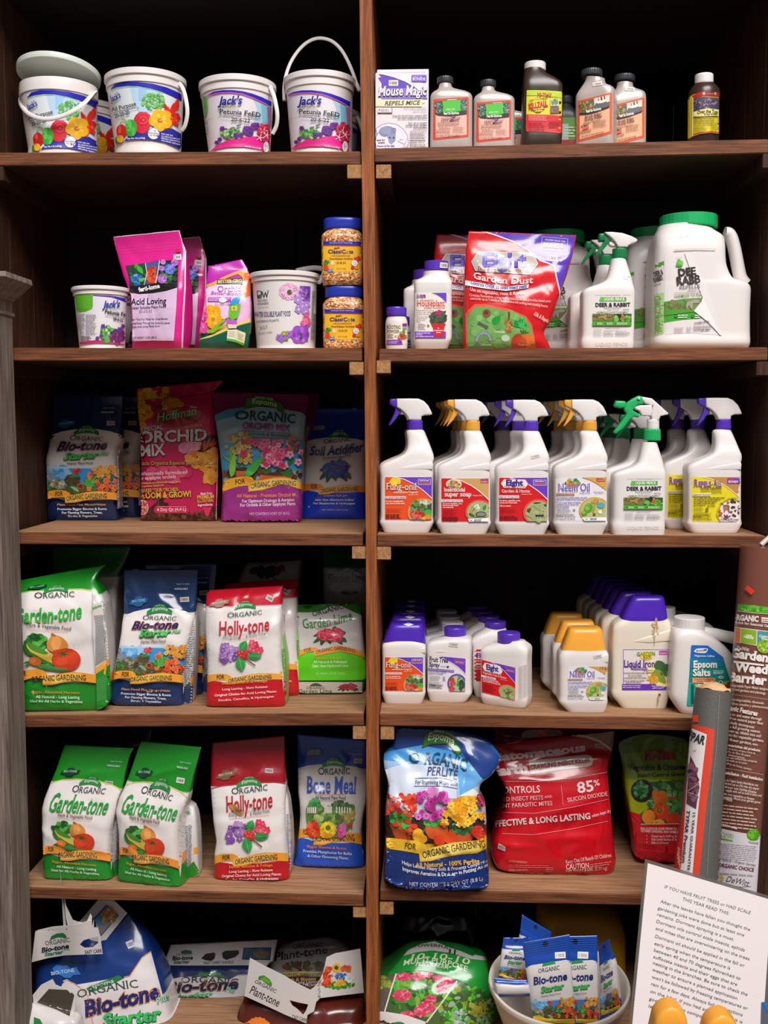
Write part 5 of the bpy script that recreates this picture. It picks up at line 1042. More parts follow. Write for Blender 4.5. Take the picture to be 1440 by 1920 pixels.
# orchid bark bag, folded top
vh = V(250,700,6.62); Yf,z3 = on('L3',335,977)
rows = [(88,1840,1030,1840,.034,7),(84,1760,1030,1740,.037),(84,1500,1038,1480,.038),(88,1150,1044,1150,.038),(82,900,1038,950,.037),(66,650,1012,700,.034),(45,420,985,400,.024),(34,335,972,232,.012),(42,250,1060,160,.0055),(46,188,1112,86,.003)]
hb,b = zbag('orchid_bark_bag','magenta and gold bag with a butterfly and its top folded over',vh,rows,Yf+.038,z3,'d01c58',seed=33,n=6,amp=.003,w=.15,h=.28,nc=20)
a = Art(vh,b,hb,L=3.6,seed=62)
a.poly([(34,335),(240,320),(560,300),(980,225),(1045,900),(1030,1840),(88,1840),(84,900)],'cf1f5c',0); a.poly([(40,335),(560,300),(975,230),(1000,600),(600,560),(90,700)],'b81c4a')  # upper part darker: shade from the shelf above put into the print
a.poly([(42,330),(45,190),(400,190),(1112,86),(1150,160),(975,232),(560,295)],'b8284a'); a.blobs(20,180,260,120,50,['d8a020','c88a18','e0b030','c03a3a'],40,70,.6); a.blobs(10,400,260,80,50,['d8a020','c89020','a82a3a'],40,60); a.blobs(12,850,180,250,40,['c83050','a82040','d84060'],50,90,.5)
a.blobs(24,130,500,80,170,['e0a020','d88a18','c85a20','e8b430'],40,80); a.blobs(10,480,370,90,60,['c8801c','b86a20','d09024'],40,70)
a.ell(555,545,315,120,'7a1420',-8); a.ell(555,545,300,108,'a81c2c',-8); a.T('Hoffman',305,605,790,520,105,'0f3a1c',.05,.25); a.T('Hoffman',300,600,786,515,105,'2f8a3a',.025,.25); a.T('Hoffman',300,600,786,515,105,'a8c8a0',-.012,.25)
for ch,x,y,r in (('O',110,615,-80),('R',140,540,-65),('G',180,500,-50),('A',225,475,-35),('N',280,455,-25),('I',330,440,-20),('C',370,435,-15)): a.T(ch,x,y,x+40*math.cos(math.radians(r))*.8+4,y+40*math.sin(math.radians(r))*.5,50,'4a2a14',.02)
a.T('ALL-NATURAL',535,705,860,655,36,'e0a860',.01,.2)
a.T('SPECIAL',105,735,375,695,52,'4a1020',.05,.05,0,12); a.T('SPECIAL',105,735,375,695,52,'e4dce0',.015,.05,0,12)
a.T('ORCHID',78,870,925,835,140,'3a0c1c',.055,.05); a.T('ORCHID',74,862,918,828,138,'e6dee2',.03,.05); a.T('MIX',100,1040,405,1015,140,'3a0c1c',.055,.05); a.T('MIX',96,1034,400,1008,138,'e6dee2',.03,.05)
a.blobs(40,850,1030,170,130,['e8922a','f0a83a','e07a2a','f2b850'],40,80,.5); a.blobs(24,940,1220,80,130,['e8982c','f0b040','d8842a'],36,66,.5); a.blobs(10,700,930,90,50,['e88ab0','f0a8c4'],40,70)
a.poly([(780,970),(830,940),(850,860),(900,790),(1000,770),(1040,800),(1030,880),(980,920),(930,950),(860,980)],'2a1410',0)
for q in ((870,930,890,830,20),(910,930,950,800,22),(950,920,1010,810,22),(860,960,930,900,16),(985,905,1030,840,14)): a.leaf(*q,'d0503a')
a.T('Mezcla Organica Especial para Orquideas',40,1145,1030,1130,46,'5a2a14',.03); a.T('Mezcla Organica Especial para Orquideas',38,1140,1028,1125,46,'e8b850',.01); a.line([(110,1195),(690,1160)],6,'7a1438')
a.blobs(24,430,1250,260,60,['e03a70','d02a60','e85080'],50,90,.5)
a.T('Professionally formulated',40,1268,672,1242,42,'f4e4e8',.015,0,.05); a.T('for epiphytic orchids',60,1325,528,1298,42,'f4e4e8',.015,0,.05); a.T('Formulado profesionalmente para',60,1378,590,1352,26,'e8c060',.02); a.T('orquideas epiphytic',90,1415,380,1395,24,'e8c060',.02)
a.T('MAKES YOUR ORCHIDS',95,1480,560,1462,40,'5a1a14',.05); a.T('MAKES YOUR ORCHIDS',92,1476,558,1458,40,'e8c040',.025,0,.05); a.T('BLOOM & GROW!',70,1562,722,1535,72,'4a1410',.055); a.T('BLOOM & GROW!',66,1556,718,1530,70,'ecc838',.03,0,.05)
a.poly([(90,1840),(100,1760),(240,1640),(330,1560),(400,1620),(420,1700),(600,1760),(780,1780),(1028,1640),(1030,1840)],'4a241c',0); a.blobs(90,560,1780,460,50,['5a3024','6a3a2a','3a1a14','7a4a34'],16,40,.5); a.blobs(20,350,1630,60,60,['5a3024','6a3a2a','3a1a14'],16,40)
a.rect(255,1655,690,1735,'d82a5c',34); a.line([(290,1652),(660,1652)],5,'f0a0b8'); a.T('4 Dry Qt (4.4 L)',292,1712,655,1706,38,'f4e0e6',.02)
a.ell(120,1665,70,95,'e8a8a0'); a.ell(120,1665,62,86,'b83a3a'); a.rect(90,1640,160,1680,'d8d0c0'); a.rect(90,1690,160,1725,'d89a3a')
a.T('Made From',835,1510,980,1500,30,'f4e0e6',.02,.1); a.T('PREMIUM',795,1560,1000,1548,44,'ecc04a',.03); a.T('ALL-NATURAL',790,1605,1000,1590,38,'ecc04a',.02); a.T('Ingredients',800,1650,985,1640,32,'f4e0e6',.02,.1); a.poly([(860,1660),(975,1660),(930,1770),(900,1770)],'e02a5c')
a.line([(34,335),(86,900),(88,1840)],9,'eadfe2'); a.line([(1046,1000),(1028,1840)],9,'eadfe2'); a.line([(36,335),(560,302),(975,232)],5,'5a1428')
a.done('printed_front',PRINTF); sticker(hb,[b],vh,740,440,85,55,8,'d0c4bc')
# orchid mix bag
vo3 = V(390,715,6.857); Yf,z3 = on('L3',490,979)
rows = [(160,1815,1190,1795,.036,6),(158,1700,1195,1690,.040),(172,1400,1204,1400,.042),(170,1200,1206,1180,.042),(140,900,1216,900,.040),(100,620,1240,600,.034),(70,430,1256,430,.022),(58,300,1290,300,.010),(50,190,1292,210,.004),(48,130,1280,170,.002)]
MAG = '8a2a78'
om,b = zbag('orchid_mix_bag','magenta bag with blue sky, pink and yellow orchids in terracotta pots',vo3,rows,Yf+.042,z3,MAG,[(0,'702048'),(.17,'86b4cc'),(.6,'58a0c8'),(.72,'f0b43c'),(.79,'9a2f88')],seed=36,w=.17,h=.26,amp=.003,nc=20)
a = Art(vo3,b,om,L=3.4,seed=63)
a.poly([(40,125),(600,110),(1300,180),(1290,420),(1200,400),(980,360),(700,330),(480,330),(250,360),(72,440)],'72224e'); a.poly([(72,440),(250,360),(480,330),(700,330),(980,360),(1200,400),(1250,440),(1215,900),(1200,1300),(170,1300),(130,850)],'9ab8c4'); a.poly([(72,440),(250,362),(480,332),(460,420),(250,470),(80,520)],'4f98c0'); a.poly([(130,800),(1220,760),(1205,1150),(170,1160)],'5fa8d0'); a.poly([(150,950),(1212,950),(1205,1120),(170,1140)],'3f9ad4')
a.poly([(465,360),(500,215),(590,205),(600,185),(830,205),(850,240),(975,300),(975,405),(890,380),(880,350),(690,310),(610,330)],'2f6a28',0); a.poly([(480,340),(505,225),(590,215),(700,215),(840,245),(965,305),(965,390),(880,340),(700,300),(600,312)],'3f8030',0); a.T('SINCE 1929',610,218,835,245,22,'c8d8b0',.01,0,0,6); a.T('Espoma',568,282,885,330,62,'e0dcc0',.005,0,.05,8)
a.T('O',340,490,528,490,110,'1f4a44',.02,0,.05); a.T('RGANIC',530,495,1115,540,116,'1f4a44',.015,0,.06,6); a.T('ORCHID MIX',440,605,1055,645,82,'9a3a80',.03); a.line([(440,632),(1065,668)],7,'2a5a78'); a.T('For Orchids & Bromeliads',448,690,1062,720,42,'2a4a58',.01,0,.05,4); a.line([(440,712),(1065,740)],7,'2a5a78')
a.blobs(60,680,1190,520,70,['4a2a1a','5a3a24','3a2014','6a4a30'],20,44,.5); a.poly([(345,1130),(540,1140),(520,1230),(370,1230)],'d0703a'); a.poly([(680,1190),(1090,1190),(1060,1280),(640,1280)],'d86a34'); a.ell(880,1190,210,24,'5a3020'); a.ell(440,1130,100,24,'4a2a1c')
for q in ((300,1200,330,900,44),(270,1000,350,940,20),(290,960,340,800,30),(390,1100,180,950,18)): a.leaf(*q,'7ac040')
for q in ((420,1090,380,1020,24),(480,1110,440,1020,20),(1060,1190,950,1080,40),(1100,1000,1010,1090,30),(1080,1210,900,1130,44),(640,860,630,800,26),(700,1150,820,1130,50)): a.leaf(*q,'2f7a38')
for i in range(90): x,y = a.rnd.gauss(440,70),a.rnd.uniform(670,1050); x += (y-850)*.12; a.flower(x,y,a.rnd.uniform(18,32),a.rnd.choice(['d8b050','e0c070','c89a3a','e8d08a']),'8a5a2a')
for i in range(80): x,y = a.rnd.gauss(830,120),a.rnd.uniform(770,1080); a.flower(x,y,a.rnd.uniform(34,56),a.rnd.choice(['e86a94','d84a7a','f090b0','c83a68','f4a8c0']),'a01f48')
a.leaf(480,1230,715,960,56,'3fae3a'); a.leaf(300,1230,340,920,40,'8ac84a'); a.blobs(16,1100,800,60,100,['b05a3a','8a3a2c','c87048'],18,36,.5)
a.poly([(165,1300),(300,1245),(450,1220),(560,1230),(598,1275),(700,1270),(850,1235),(1000,1235),(1200,1285),(1202,1390),(1000,1330),(900,1340),(700,1400),(520,1420),(515,1340),(400,1350),(280,1385),(175,1420)],'f0ae30',0); a.poly([(555,1300),(700,1290),(850,1250),(1000,1250),(1140,1275),(1140,1360),(1000,1318),(900,1325),(700,1388),(540,1405)],'f2d070')
a.T('FOR',355,1325,480,1312,60,'4a3a1a',.01); a.T('ORGANIC GARDENING',555,1385,1135,1345,66,'4a3a1a',.01,0,0,22)
a.poly([(175,1422),(280,1388),(400,1352),(515,1345),(520,1425),(700,1405),(900,1345),(1000,1335),(1205,1395),(1192,1810),(160,1820)],'9a2f88')
a.T('All Natural - Premium Orchid Mix',368,1495,1170,1478,46,'f0963a',.02); a.T('For Optimum Drainage & Aeration',440,1560,1110,1540,40,'f0dcee',.02); a.T('For Orchids & Other Epiphytic Plants',415,1612,1125,1590,40,'f0dcee',.02); a.T('NET CONTENTS 4 DRY QT (4.4 L)',535,1722,1050,1712,34,'e4c8e0',.0,0,.04)
a.done('printed_front',PRINTF); sticker(om,[b],vo3,990,822,105,72,-12)
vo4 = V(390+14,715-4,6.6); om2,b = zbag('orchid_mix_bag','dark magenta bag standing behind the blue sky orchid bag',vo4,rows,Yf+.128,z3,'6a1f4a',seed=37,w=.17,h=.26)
# soil acidifier bag
vsa = V(555,750,8); Yf,z3 = on('L3',620,973.5)
rows = [(62,1790,1050,1790,.034,6),(60,1740,1052,1740,.038),(88,1390,1056,1390,.040),(100,1000,1050,1000,.040),(106,850,1046,850,.037),(138,620,1040,620,.026),(146,400,1036,400,.012),(150,200,1030,200,.003),(152,120,1030,120,.0016)]
ROY = '1a36a8'
sa,b = zbag('soil_improver_pouch','royal blue and white pouch with a blue hydrangea against the upright',vsa,rows,Yf+.04,z3,'d8d2ce',[(0,ROY),(.295,'d6d0cc'),(.7,'f0963a'),(.745,'1c40c8')],seed=38,amp=.003)
msa = UV(vsa,[(0,152,120,1030,120),(28,138,600,1040,590),(44,106,850,1046,850),(70,92,1320,1056,1320),(100,60,1800,1052,1800)])
a = espoma(b,sa,msa,ROY,'1c40c8',38,wt=29,arch=3,logo=(40,20.5,74,27),org=(31,31.5,76,29.5,3.6),rib=(67,73.5),ribc=('f0903a','f2b868'),mid='dcd6d2',badge=(23,17.8,'3a4a7a','b8c4d8',('SOLAR','POWER')),tear=False,fors=(14,23),gard=(29,86),
           lines=((78,34,70,1.9,'e0b0b8','Lowers Soil pH'),(82,21,83,1.9,'e0e6f8','Safer than Aluminum Sulfate*'),(85.3,19,83,1.9,'e0e6f8','For Blueberries & Hydrangeas'),(91,32,72,1.0,'c8d4f0','NET WEIGHT 6 LBS. (2.7 kg)')))
a.T('Soil Acidifier',10,42.5,97,38.5,8.6,'2a3a9a',.02,.12,.05,-1.6); a.T('Turns Hydrangeas Blue',31,45.6,76,42.6,1.6,'3a2a3a',.01,.15,0,-1); a.line([(30,46.4),(50,46.8),(76,43.6)],.3,'d08a5a')
a.v = vsa; a.uv = False; pic_head(a,['3a4a98','4a5ab0','2a3880','6a7ac8','34448c'],'2f5038'); a.done('printed_front',PRINTF)
# ================================================================== third shelf, right: trigger sprayers
vS = V(705,735,6.545)
SPRAY_ROWS = [(95,650,1722,.026),(90,660,1705,.0275),(38,714,1605,.0305),(38,715,1588,.031),(52,702,1578,.030),(54,702,1500,.030),(54,702,1035,.030),(48,706,1026,.030),(44,702,960,.0305),(46,694,925,.030),(62,692,888,.030),(200,712,826,.0285),(340,708,768,.0275),(372,690,720,.026,5),(384,664,650,.022,4),(378,628,560,.019,3),(366,602,500,.017,2.4),(372,592,470,.0155,2),(400,572,462,.0135,2)]
HEAD = [(255,82),(400,80),(520,82),(585,110),(640,165),(672,225),(690,272),(670,284),(600,286),(562,298),(555,345),(402,345),(385,300),(352,258),(310,220),(255,188)]
def sprayer(label,dx,dy,capm,Y,z0,group=None,head=True,kk=6.545):
    v = V(705+dx,735+dy,kk)
    root,b = jug('spray_bottle',label,'spray bottle',v,SPRAY_ROWS,WH,Y,z0,n=7,sm=1,group=group)
    prism('spray_head',root,v,HEAD,Y,.0125,WH,.0055); prism('nozzle',root,v,[(170,92),(190,84),(256,84),(256,188),(236,190),(172,150)],Y,.009,capm,.003)
    prism('trigger',root,v,[(243,192),(262,190),(305,214),(290,262),(248,330),(190,392),(172,412),(162,406),(190,350),(222,280),(240,230)],Y,.006,capm,.0025)
    prism('pump_tube',root,v,[(305,225),(352,262),(352,278),(312,275)],Y,.006,WH,.002)
    x0,y0 = v(395,340); x1,y1 = v(572,462); cap('collar',root,PX,x0,x1,y0,y1,Y,capm,(34,.014),taper=.4)
    prism('grip_ridge',root,v,[(205,952),(400,900),(690,858),(700,884),(694,950),(500,955)],Y-.0277,.0032,WH,.0025)
    return root,b,v
def bonide_label(a,x0,y0,x1,y1,main,corner,curve=.42,edge='f2e6ea',box=True):
    """field with a contrasting upper right corner behind a white arc"""
    w,h = x1-x0,y1-y0; a.rect(x0-7,y0-7,x1+7,y1+7,edge,14); a.rect(x0,y0,x1,y1,main,12)
    arc = [(x0+w*.22,y0),(x0+w*.42,y0+h*.055),(x0+w*.62,y0+h*.16),(x0+w*.78,y0+h*.28),(x0+w*.9,y0+h*.39),(x1,y0+h*.5)]
    a.poly(arc+[(x1,y0+10),(x1-10,y0)],corner); a.line(arc,w*.018,edge)
    if box: a.line([(x0+w*.71,y0+h*.05),(x0+w*.97,y0+h*.05),(x0+w*.97,y0+h*.17),(x0+w*.71,y0+h*.17),(x0+w*.71,y0+h*.05)],w*.008,edge); a.G(x0+w*.74,y0+h*.065,x0+w*.95,y0+h*.10,1,edge,.5); a.T('BONIDE',x0+w*.74,y0+h*.155,x0+w*.95,y0+h*.155,h*.045,'1a1440',.06); a.T('BONIDE',x0+w*.74,y0+h*.155,x0+w*.95,y0+h*.155,h*.045,'e8704a',.03)
def roundpic(a,cx,cy,rx,ry,x1,y1,ring,bgc):
    """quarter picture in the lower right corner, clipped to the label"""
    n = 28
    def pts(rx,ry): return [(min(cx+rx*math.cos(t),x1),min(cy+ry*math.sin(t),y1)) for t in np.linspace(math.pi*.78,math.pi*2.06,n)]+[(x1,y1),(cx-rx*.75,y1)]
    a.poly(pts(rx*1.16,ry*1.14),ring); a.poly(pts(rx,ry),bgc)
def art_fung(v,b,root,s=(0,0,1,1)):
    a = Art(v,b,root,L=12,seed=71)
    bonide_label(a,110,1045,685,1568,'e8501c','6a3cc0')
    a.blobs(26,240,1105,60,40,['f0d030','e8c820','f4dc50'],18,30); a.T('Fung-onil',130,1205,498,1205,88,'7a2410',.03,0,.03); a.T('Fung-onil',128,1202,496,1202,88,'f2e0d4',.005,0,.05)
    a.T('multi purpose Fungicide',215,1242,515,1240,26,'f4d0c0',.02,0,.03); a.T('Ready-to-Use',400,1268,515,1266,18,'f4c8b8',.01); a.rect(110,1280,366,1312,'f2e0e4'); a.T('For control of plant diseases',118,1306,358,1304,20,'7a3a7a',.01)
    a.T('For use on vegetables, fruit,',120,1350,340,1350,22,'f8d8c8',.02); a.T('trees, flowers, shrubs, lawns',120,1378,352,1376,22,'f8d8c8',.02); a.G(128,1430,345,1480,5,'9a3010',.35,0,.35); a.G(118,1495,330,1555,3,'6a2008',.5)
    roundpic(a,580,1480,165,155,683,1566,'f08a4a','7a8a70'); a.blobs(50,520,1400,100,60,['4a6a30','6a8a44','3f5a2c','8aa060'],14,28); a.rect(590,1370,683,1450,'3f4a44'); a.blobs(16,600,1350,80,24,['d8dcc8','a8b090'],14,24); a.blobs(34,510,1515,80,42,['c02a24','d84034','a01c1c','e06a50'],18,32,.8); a.ell(640,1480,50,40,'3fae3a'); a.ell(640,1535,46,30,'e88a2a'); a.ell(590,1550,30,18,'e8b040'); return a
def art_soap(v,b,root):
    a = Art(v,b,root,L=12,seed=72); x0,y0,x1,y1 = 802,1060,1385,1592
    bonide_label(a,x0,y0,x1,y1,'d8141c','d0a060',box=False); a.rect(1282,1080,1380,1118,'b03a6a'); a.G(1285,1064,1380,1080,1,'8a4a6a',.5); a.T('BONIDE',1292,1112,1372,1112,20,'f0b0c0',.02)
    a.ell(955,1130,98,62,'e8d8c0'); a.blobs(30,955,1140,85,46,['3f9a4a','4a8ac0','e0a040','6ab060','c85a3a'],12,24); a.ell(950,1130,20,28,'d88a50'); a.poly([(925,1110),(940,1090),(965,1090),(978,1112)],'c8a050')
    a.T('Insecticidal',836,1222,1092,1222,50,'f6e4dc',.02,0,.02); a.T('super soap',842,1282,1170,1282,60,'f6e4dc',.02,0,.02); a.T('Ready-to-Use',1190,1278,1305,1278,18,'f4d0c8',.01); a.rect(x0,1318,1065,1352,'f2e0e4'); a.T('Kills listed insects & mites',815,1345,1055,1343,18,'a05a9a')
    for i,t in enumerate(('For use on vegetables, citrus,','fruit & nut trees, flowers','and ornamentals')): a.T(t,818,1378+i*23,(1060,1010,950)[i],1378+i*23,20,'f8d8d0',.015)
    a.G(825,1440,1010,1520,6,'8a0c10',.35,0,.4); a.G(815,1530,1015,1590,3,'5a0808',.5)
    roundpic(a,1270,1480,150,140,1383,1545,'e05a4a','a8b878'); a.poly([(1125,1552),(1383,1545),(1383,1590),(1140,1590)],'f2eef0'); a.blobs(30,1270,1450,110,80,['b0bc84','9cac70','a4b078'],24,44)
    a.poly([(1200,1400),(1250,1370),(1280,1430),(1250,1445),(1215,1435)],'e8e8d8',0); a.line([(1180,1465),(1240,1400)],8,'5a4a2a'); a.leaf(1320,1450,1345,1385,20,'2f8a3a'); a.leaf(1140,1490,1215,1530,16,'5a5a34'); a.ell(1290,1500,68,34,'3a3c34'); a.ell(1290,1500,54,24,'8a8c80'); a.line([(1230,1510),(1225,1535),(1355,1535)],5,'3a3c34')
    a.poly([(1148,1565),(1170,1582),(1195,1565),(1172,1575)],'c02a34'); a.G(1205,1560,1300,1588,2,'5a6a7a',.45,0,.1); return a
def art_eightspray(v,b,root):
    a = Art(v,b,root,L=12,seed=73); x0,y0,x1,y1 = 155,965,700,1455
    bonide_label(a,x0,y0,x1,y1,'d8141c','6a3cc0')
    a.poly([(168,1030),(205,975),(455,980),(490,1035),(450,1090),(205,1085)],'d8141c'); a.poly([(175,1030),(210,982),(450,986),(482,1035),(446,1083),(210,1078)],'f2e6e8'); a.T('Eight',232,1050,425,1052,62,'3a2a8a',.05); a.T('Insect Control',215,1072,445,1076,20,'c02a2a',.01)
    a.T('Garden & Home',185,1132,500,1132,38,'f4dcd8',.008,0,.04); a.T('Ready-to-Use',410,1156,520,1156,16,'f4d0c8'); a.rect(x0,1163,380,1196,'f2e0e4'); a.T('Kills over 130 insect pests',165,1190,372,1188,20,'7a4a9a',.01)
    a.T('For lawns, vegetables, trees,',165,1230,395,1230,20,'f8d8d0',.015); a.T('shrubs and ornamentals',165,1254,358,1254,20,'f8d8d0',.015); a.T('Kills on contact!',165,1290,288,1290,20,'f8d8d0',.015); a.G(165,1310,355,1360,5,'8a0c10',.35,0,.4); a.G(162,1390,370,1440,3,'5a0808',.5)
    roundpic(a,600,1360,150,135,698,1453,'e05a4a','a8b07c'); a.blobs(30,590,1360,105,80,['b0b888','9ca870','a4ac78'],24,44)
    a.leaf(540,1250,630,1245,8,'3a3a20'); a.leaf(650,1310,690,1250,20,'4a5a2a'); a.line([(540,1280),(600,1330),(665,1345)],10,'7a9a4a'); a.line([(455,1385),(520,1420)],7,'7a8a3a'); a.blobs(10,495,1330,26,18,['5a3a20','6a4a2c'],10,16)
    for x in (580,610,640): a.ell(x,1392,14,12,'1f1c14')
    for x in (560,590,620,650): a.line([(x,1370),(x+14,1420)],4,'1f1c14')
    return a
def art_neem(v,b,root,seed=74):
    a = Art(v,b,root,L=12,seed=seed); x0,y0,x1,y1 = 795,965,1360,1450
    a.rect(x0,y0-5,x1+4,y1,'e9e4e8',8); arc = [(1090,y0-4),(1180,992),(1260,1035),(1320,1075),(x1+2,1110)]; a.poly(arc+[(x1+3,y0),(x1-5,y0-5)],'d8a64a'); a.line(arc,5,'b08a50'); a.rect(1250,980,1345,1010,'b02a4a'); a.T('BONIDE',1258,1003,1338,1003,18,'f0b0a0',.02); a.G(1250,967,1345,980,1,'a04a5a',.5)
    a.ell(985,1020,88,54,'c8dcc0'); a.blobs(40,985,1025,78,44,['3f9a4a','4a8ac0','e0a040','6ab060','c85a3a','2f7a34'],12,22); a.blobs(14,990,1060,50,20,['d86a3a','c84a2a'],12,20)
    a.T('Neem Oil',822,1120,1180,1118,88,'f0eaf4',.04); a.T('Neem Oil',820,1118,1178,1116,88,'5a48b0',.012,0,.06); a.rect(795,1138,1005,1166,'c89a84'); a.T('3 garden products in one',802,1160,998,1160,18,'7a4a44'); a.T('Ready-to-Use',1065,1145,1180,1145,18,'6a5ab0'); a.T('Can be used up to',1215,1128,1335,1128,14,'5a4ab0'); a.T('day of harvest',1235,1144,1320,1144,14,'5a4ab0')
    for i,t in enumerate(('Controls blackspot, powdery mildew, rust, spider','mites, aphids, whiteflies & other insect pests')): a.T(t,798,1196+i*22,(1148,1115)[i],1196+i*22,20,'5a4ab0',.01)
    for i,t in enumerate(('For use on roses, flowers, houseplants,','ornamental trees and shrubs, fruits,','nuts and vegetables.')): a.T(t,798,1250+i*24,(1080,1055,945)[i],1250+i*24,20,'5a4ab0',.01)
    a.G(805,1305,965,1365,6,'6a6670',.35); a.G(985,1315,1020,1345,2,'6a6670',.5); a.T('Keep Out Of Reach Of Children',795,1385,995,1383,14,'3a363e',.02); a.T('CAUTION',795,1408,880,1408,20,'2a262e',.02); a.G(890,1388,1040,1410,2,'4a464e',.4); a.T('Net Contents 32 FL. OZ. (946 mL)',795,1435,1008,1433,13,'2a262e',.02)
    roundpic(a,1230,1330,150,130,x1,1410,'d0a850','b8c07c'); a.poly([(1085,1412),(x1,1408),(x1,1449),(1115,1449)],'f2eef0')
    for x,y,r in ((1165,1290,42),(1155,1315,46),(1115,1362,34)): a.ell(x,y,r,r*.9,'5a9a2c'); a.ell(x-8,y-8,r*.6,r*.5,'8ac04a')
    a.blobs(12,1240,1240,40,26,['c89a50','b8863a','8aa050'],10,20); a.ell(1300,1275,44,34,'5aa8b0'); a.leaf(1210,1360,1235,1240,14,'9aa050'); a.ell(1225,1378,16,16,'8a3a2a'); a.poly([(1265,1340),(1300,1320),(1320,1360),(1300,1372),(1275,1365)],'eceadc',0); a.poly([(1118,1420),(1140,1434),(1164,1420),(1142,1428)],'c02a34'); a.G(1178,1416,1255,1440,2,'4a7a5a',.45,0,.1); return a
def art_repels(v,b,root):
    a = Art(v,b,root,L=12,seed=75); x0,y0,x1,y1 = 465,1128,1100,1700
    bonide_label(a,x0,y0,x1,y1,'e6d61c','c08a50',edge='f0e4b0',box=False); a.poly([(835,y1),(800,1640),(850,1500),(1000,1460),(x1,1440),(x1,y1)],'ece4e6'); a.rect(918,1140,1078,1212,'7a3ab0',10); a.rect(930,1150,1066,1176,'c83a6a'); a.T('BONIDE',932,1202,1062,1200,28,'f0d8f0',.03)
    for s_,x,xx,h in (('R',490,545,92),('EPELS',550,710,66),('A',738,790,92),('LL',795,845,66)): a.T(s_,x,1250,xx,1250,h,'f0c8d0',.05); a.T(s_,x,1250,xx,1250,h,'6a3a9a',.03,0,.06)
    a.ell(724,1222,8,8,'6a3a9a'); a.T('Animal Repellent',570,1286,845,1284,34,'5a4a18',.015,0,.04); a.T('Repelente de animales',580,1315,842,1313,26,'7a6a1c',.005,.2,.03); a.T('Ready to Use',718,1336,845,1336,18,'5a4a18',.01); a.rect(475,1340,705,1374,'ece0cc'); a.T('Satisfaction Guaranteed',482,1366,700,1366,22,'4a4080',.01)
    for i in range(5): a.G(485,1385+i*24,(890,835,790,770,640)[i],1403+i*24,1,'5a5018',.5,0,.02)
    a.G(660,1485,770,1510,2,'5a5018',.45); a.G(485,1510,615,1570,6,'6a6018',.35); a.rect(640,1520,675,1570,'8a7e20'); a.G(485,1580,730,1615,3,'5a5018',.4); a.T('Keep Out Of Reach Of Children',475,1632,700,1630,18,'2a260c',.02); a.T('CAUTION',475,1656,580,1656,24,'2a260c',.03); a.G(585,1640,720,1660,2,'4a4418',.4); a.T('Net Contents 32 FL. OZ. (946 mL)',475,1682,715,1680,18,'2a260c',.02)
    a.line([(830,1700),(785,1620),(800,1540),(850,1460),(930,1405),(1020,1395),(1085,1425)],14,'c0a830'); a.ell(970,1560,150,130,'ece4e6')
    a.poly([(865,1490),(940,1490),(945,1530),(935,1600),(920,1560),(890,1560),(880,1600),(868,1560)],'8a5a44',2); a.leaf(870,1495,840,1455,10,'9a6a50'); a.ell(840,1470,14,12,'8a5a44'); a.ell(895,1530,30,30,'a87a60')
    for x,y,r,c in ((990,1440,40,'4a3a30'),(920,1460,24,'a86a4a'),(1060,1445,16,'6a6a3a'),(990,1520,26,'3a342c'),(1050,1490,20,'2a2622'),(1070,1535,14,'4a3a30'),(1020,1560,18,'5a4638'),(1060,1590,16,'3a2a24'),(830,1600,30,'b0603a'),(820,1560,16,'c0704a'),(960,1580,22,'9a5a44'),(900,1635,34,'7a4a40'),(1005,1625,28,'5a342c'),(950,1630,14,'4a3a30')): a.blobs(8,x,y,r*.7,r*.6,[c],r*.4,r*.7,.4)
    a.T('People & Pet Safe',835,1680,985,1676,22,'4a4aa0',.02); a.G(992,1664,1070,1678,1,'8a86a0',.5); return a
zr3 = lambda px: Z('R3',px,.07)
def yb(nm,px,py,h,k=.75): y,z = on(nm,px,py); return y+h*k,z
G3 = 'white trigger spray bottles on the third shelf'
Y1,z = yb('R3',760,998,.026); s1,b,v = sprayer('white spray bottle with purple collar and orange label at the left end of its row',0,0,PURP,Y1,z,G3); art_fung(v,b,s1).done('label')
dup(s1,(-.0055,.085,0),'shaded purple collar spray bottle right behind the orange label sprayer',G3,('label',))
Y2,z = yb('R3',868,1000.5,.026); s2,b,v = sprayer('white spray bottle with yellow collar and red label with tan corner',107.5,1.6,GOLD,Y2,z,G3); art_soap(V(705,735,6.545),b,s2).done('label')
for i,(dx,dy,t) in enumerate(((-.006,.075,'yellow collar spray bottle right behind the red label tan corner one'),(-.012,.150,'shaded yellow collar sprayer, third from the front behind the red label tan corner one'),(-.0215,.235,'rearmost dark yellow collar sprayer behind the red label tan corner one'))): dup(s2,(dx,dy,0),t,G3,('label',))
Y3_,z = yb('R3',977,1001.5,.026); s3,b,v = sprayer('white spray bottle with purple collar, red label and hexagon logo',217.0,2.3,PURP,Y3_,z,G3); vE = V(910,735,6); art_eightspray(vE,b,s3).done('label'); sticker(s3,[b],vE,565,722,100,40,-14,'ddd6d2','a8a09c')
for dx,dy,t in ((-.017,.08,'purple collar sprayer right behind the hexagon logo one, shifted left'),(-.040,.22,'dark rearmost purple collar sprayer behind the hexagon logo one')): dup(s3,(dx,dy,0),t,G3,('label','price_sticker'))
Y4,z = yb('R3',1085,1001.5,.026); s4,b,v = sprayer('white spray bottle with yellow collar and pale label with round insect picture',326.5,1.8,GOLD,Y4,z,G3); art_neem(vE,b,s4).done('label')
for dx,dy,t in ((-.004,.066,'yellow collar spray bottle directly behind the pale label one'),(-.0165,.14,'yellow collar sprayer, third from the front behind the pale label one'),(-.031,.22,'rearmost shaded yellow collar sprayer behind the pale label one')): dup(s4,(dx,dy,0),t,G3,('label',))
vR = V(1230,730,6.857); Y6,z = yb('R3',1340,999,.026)
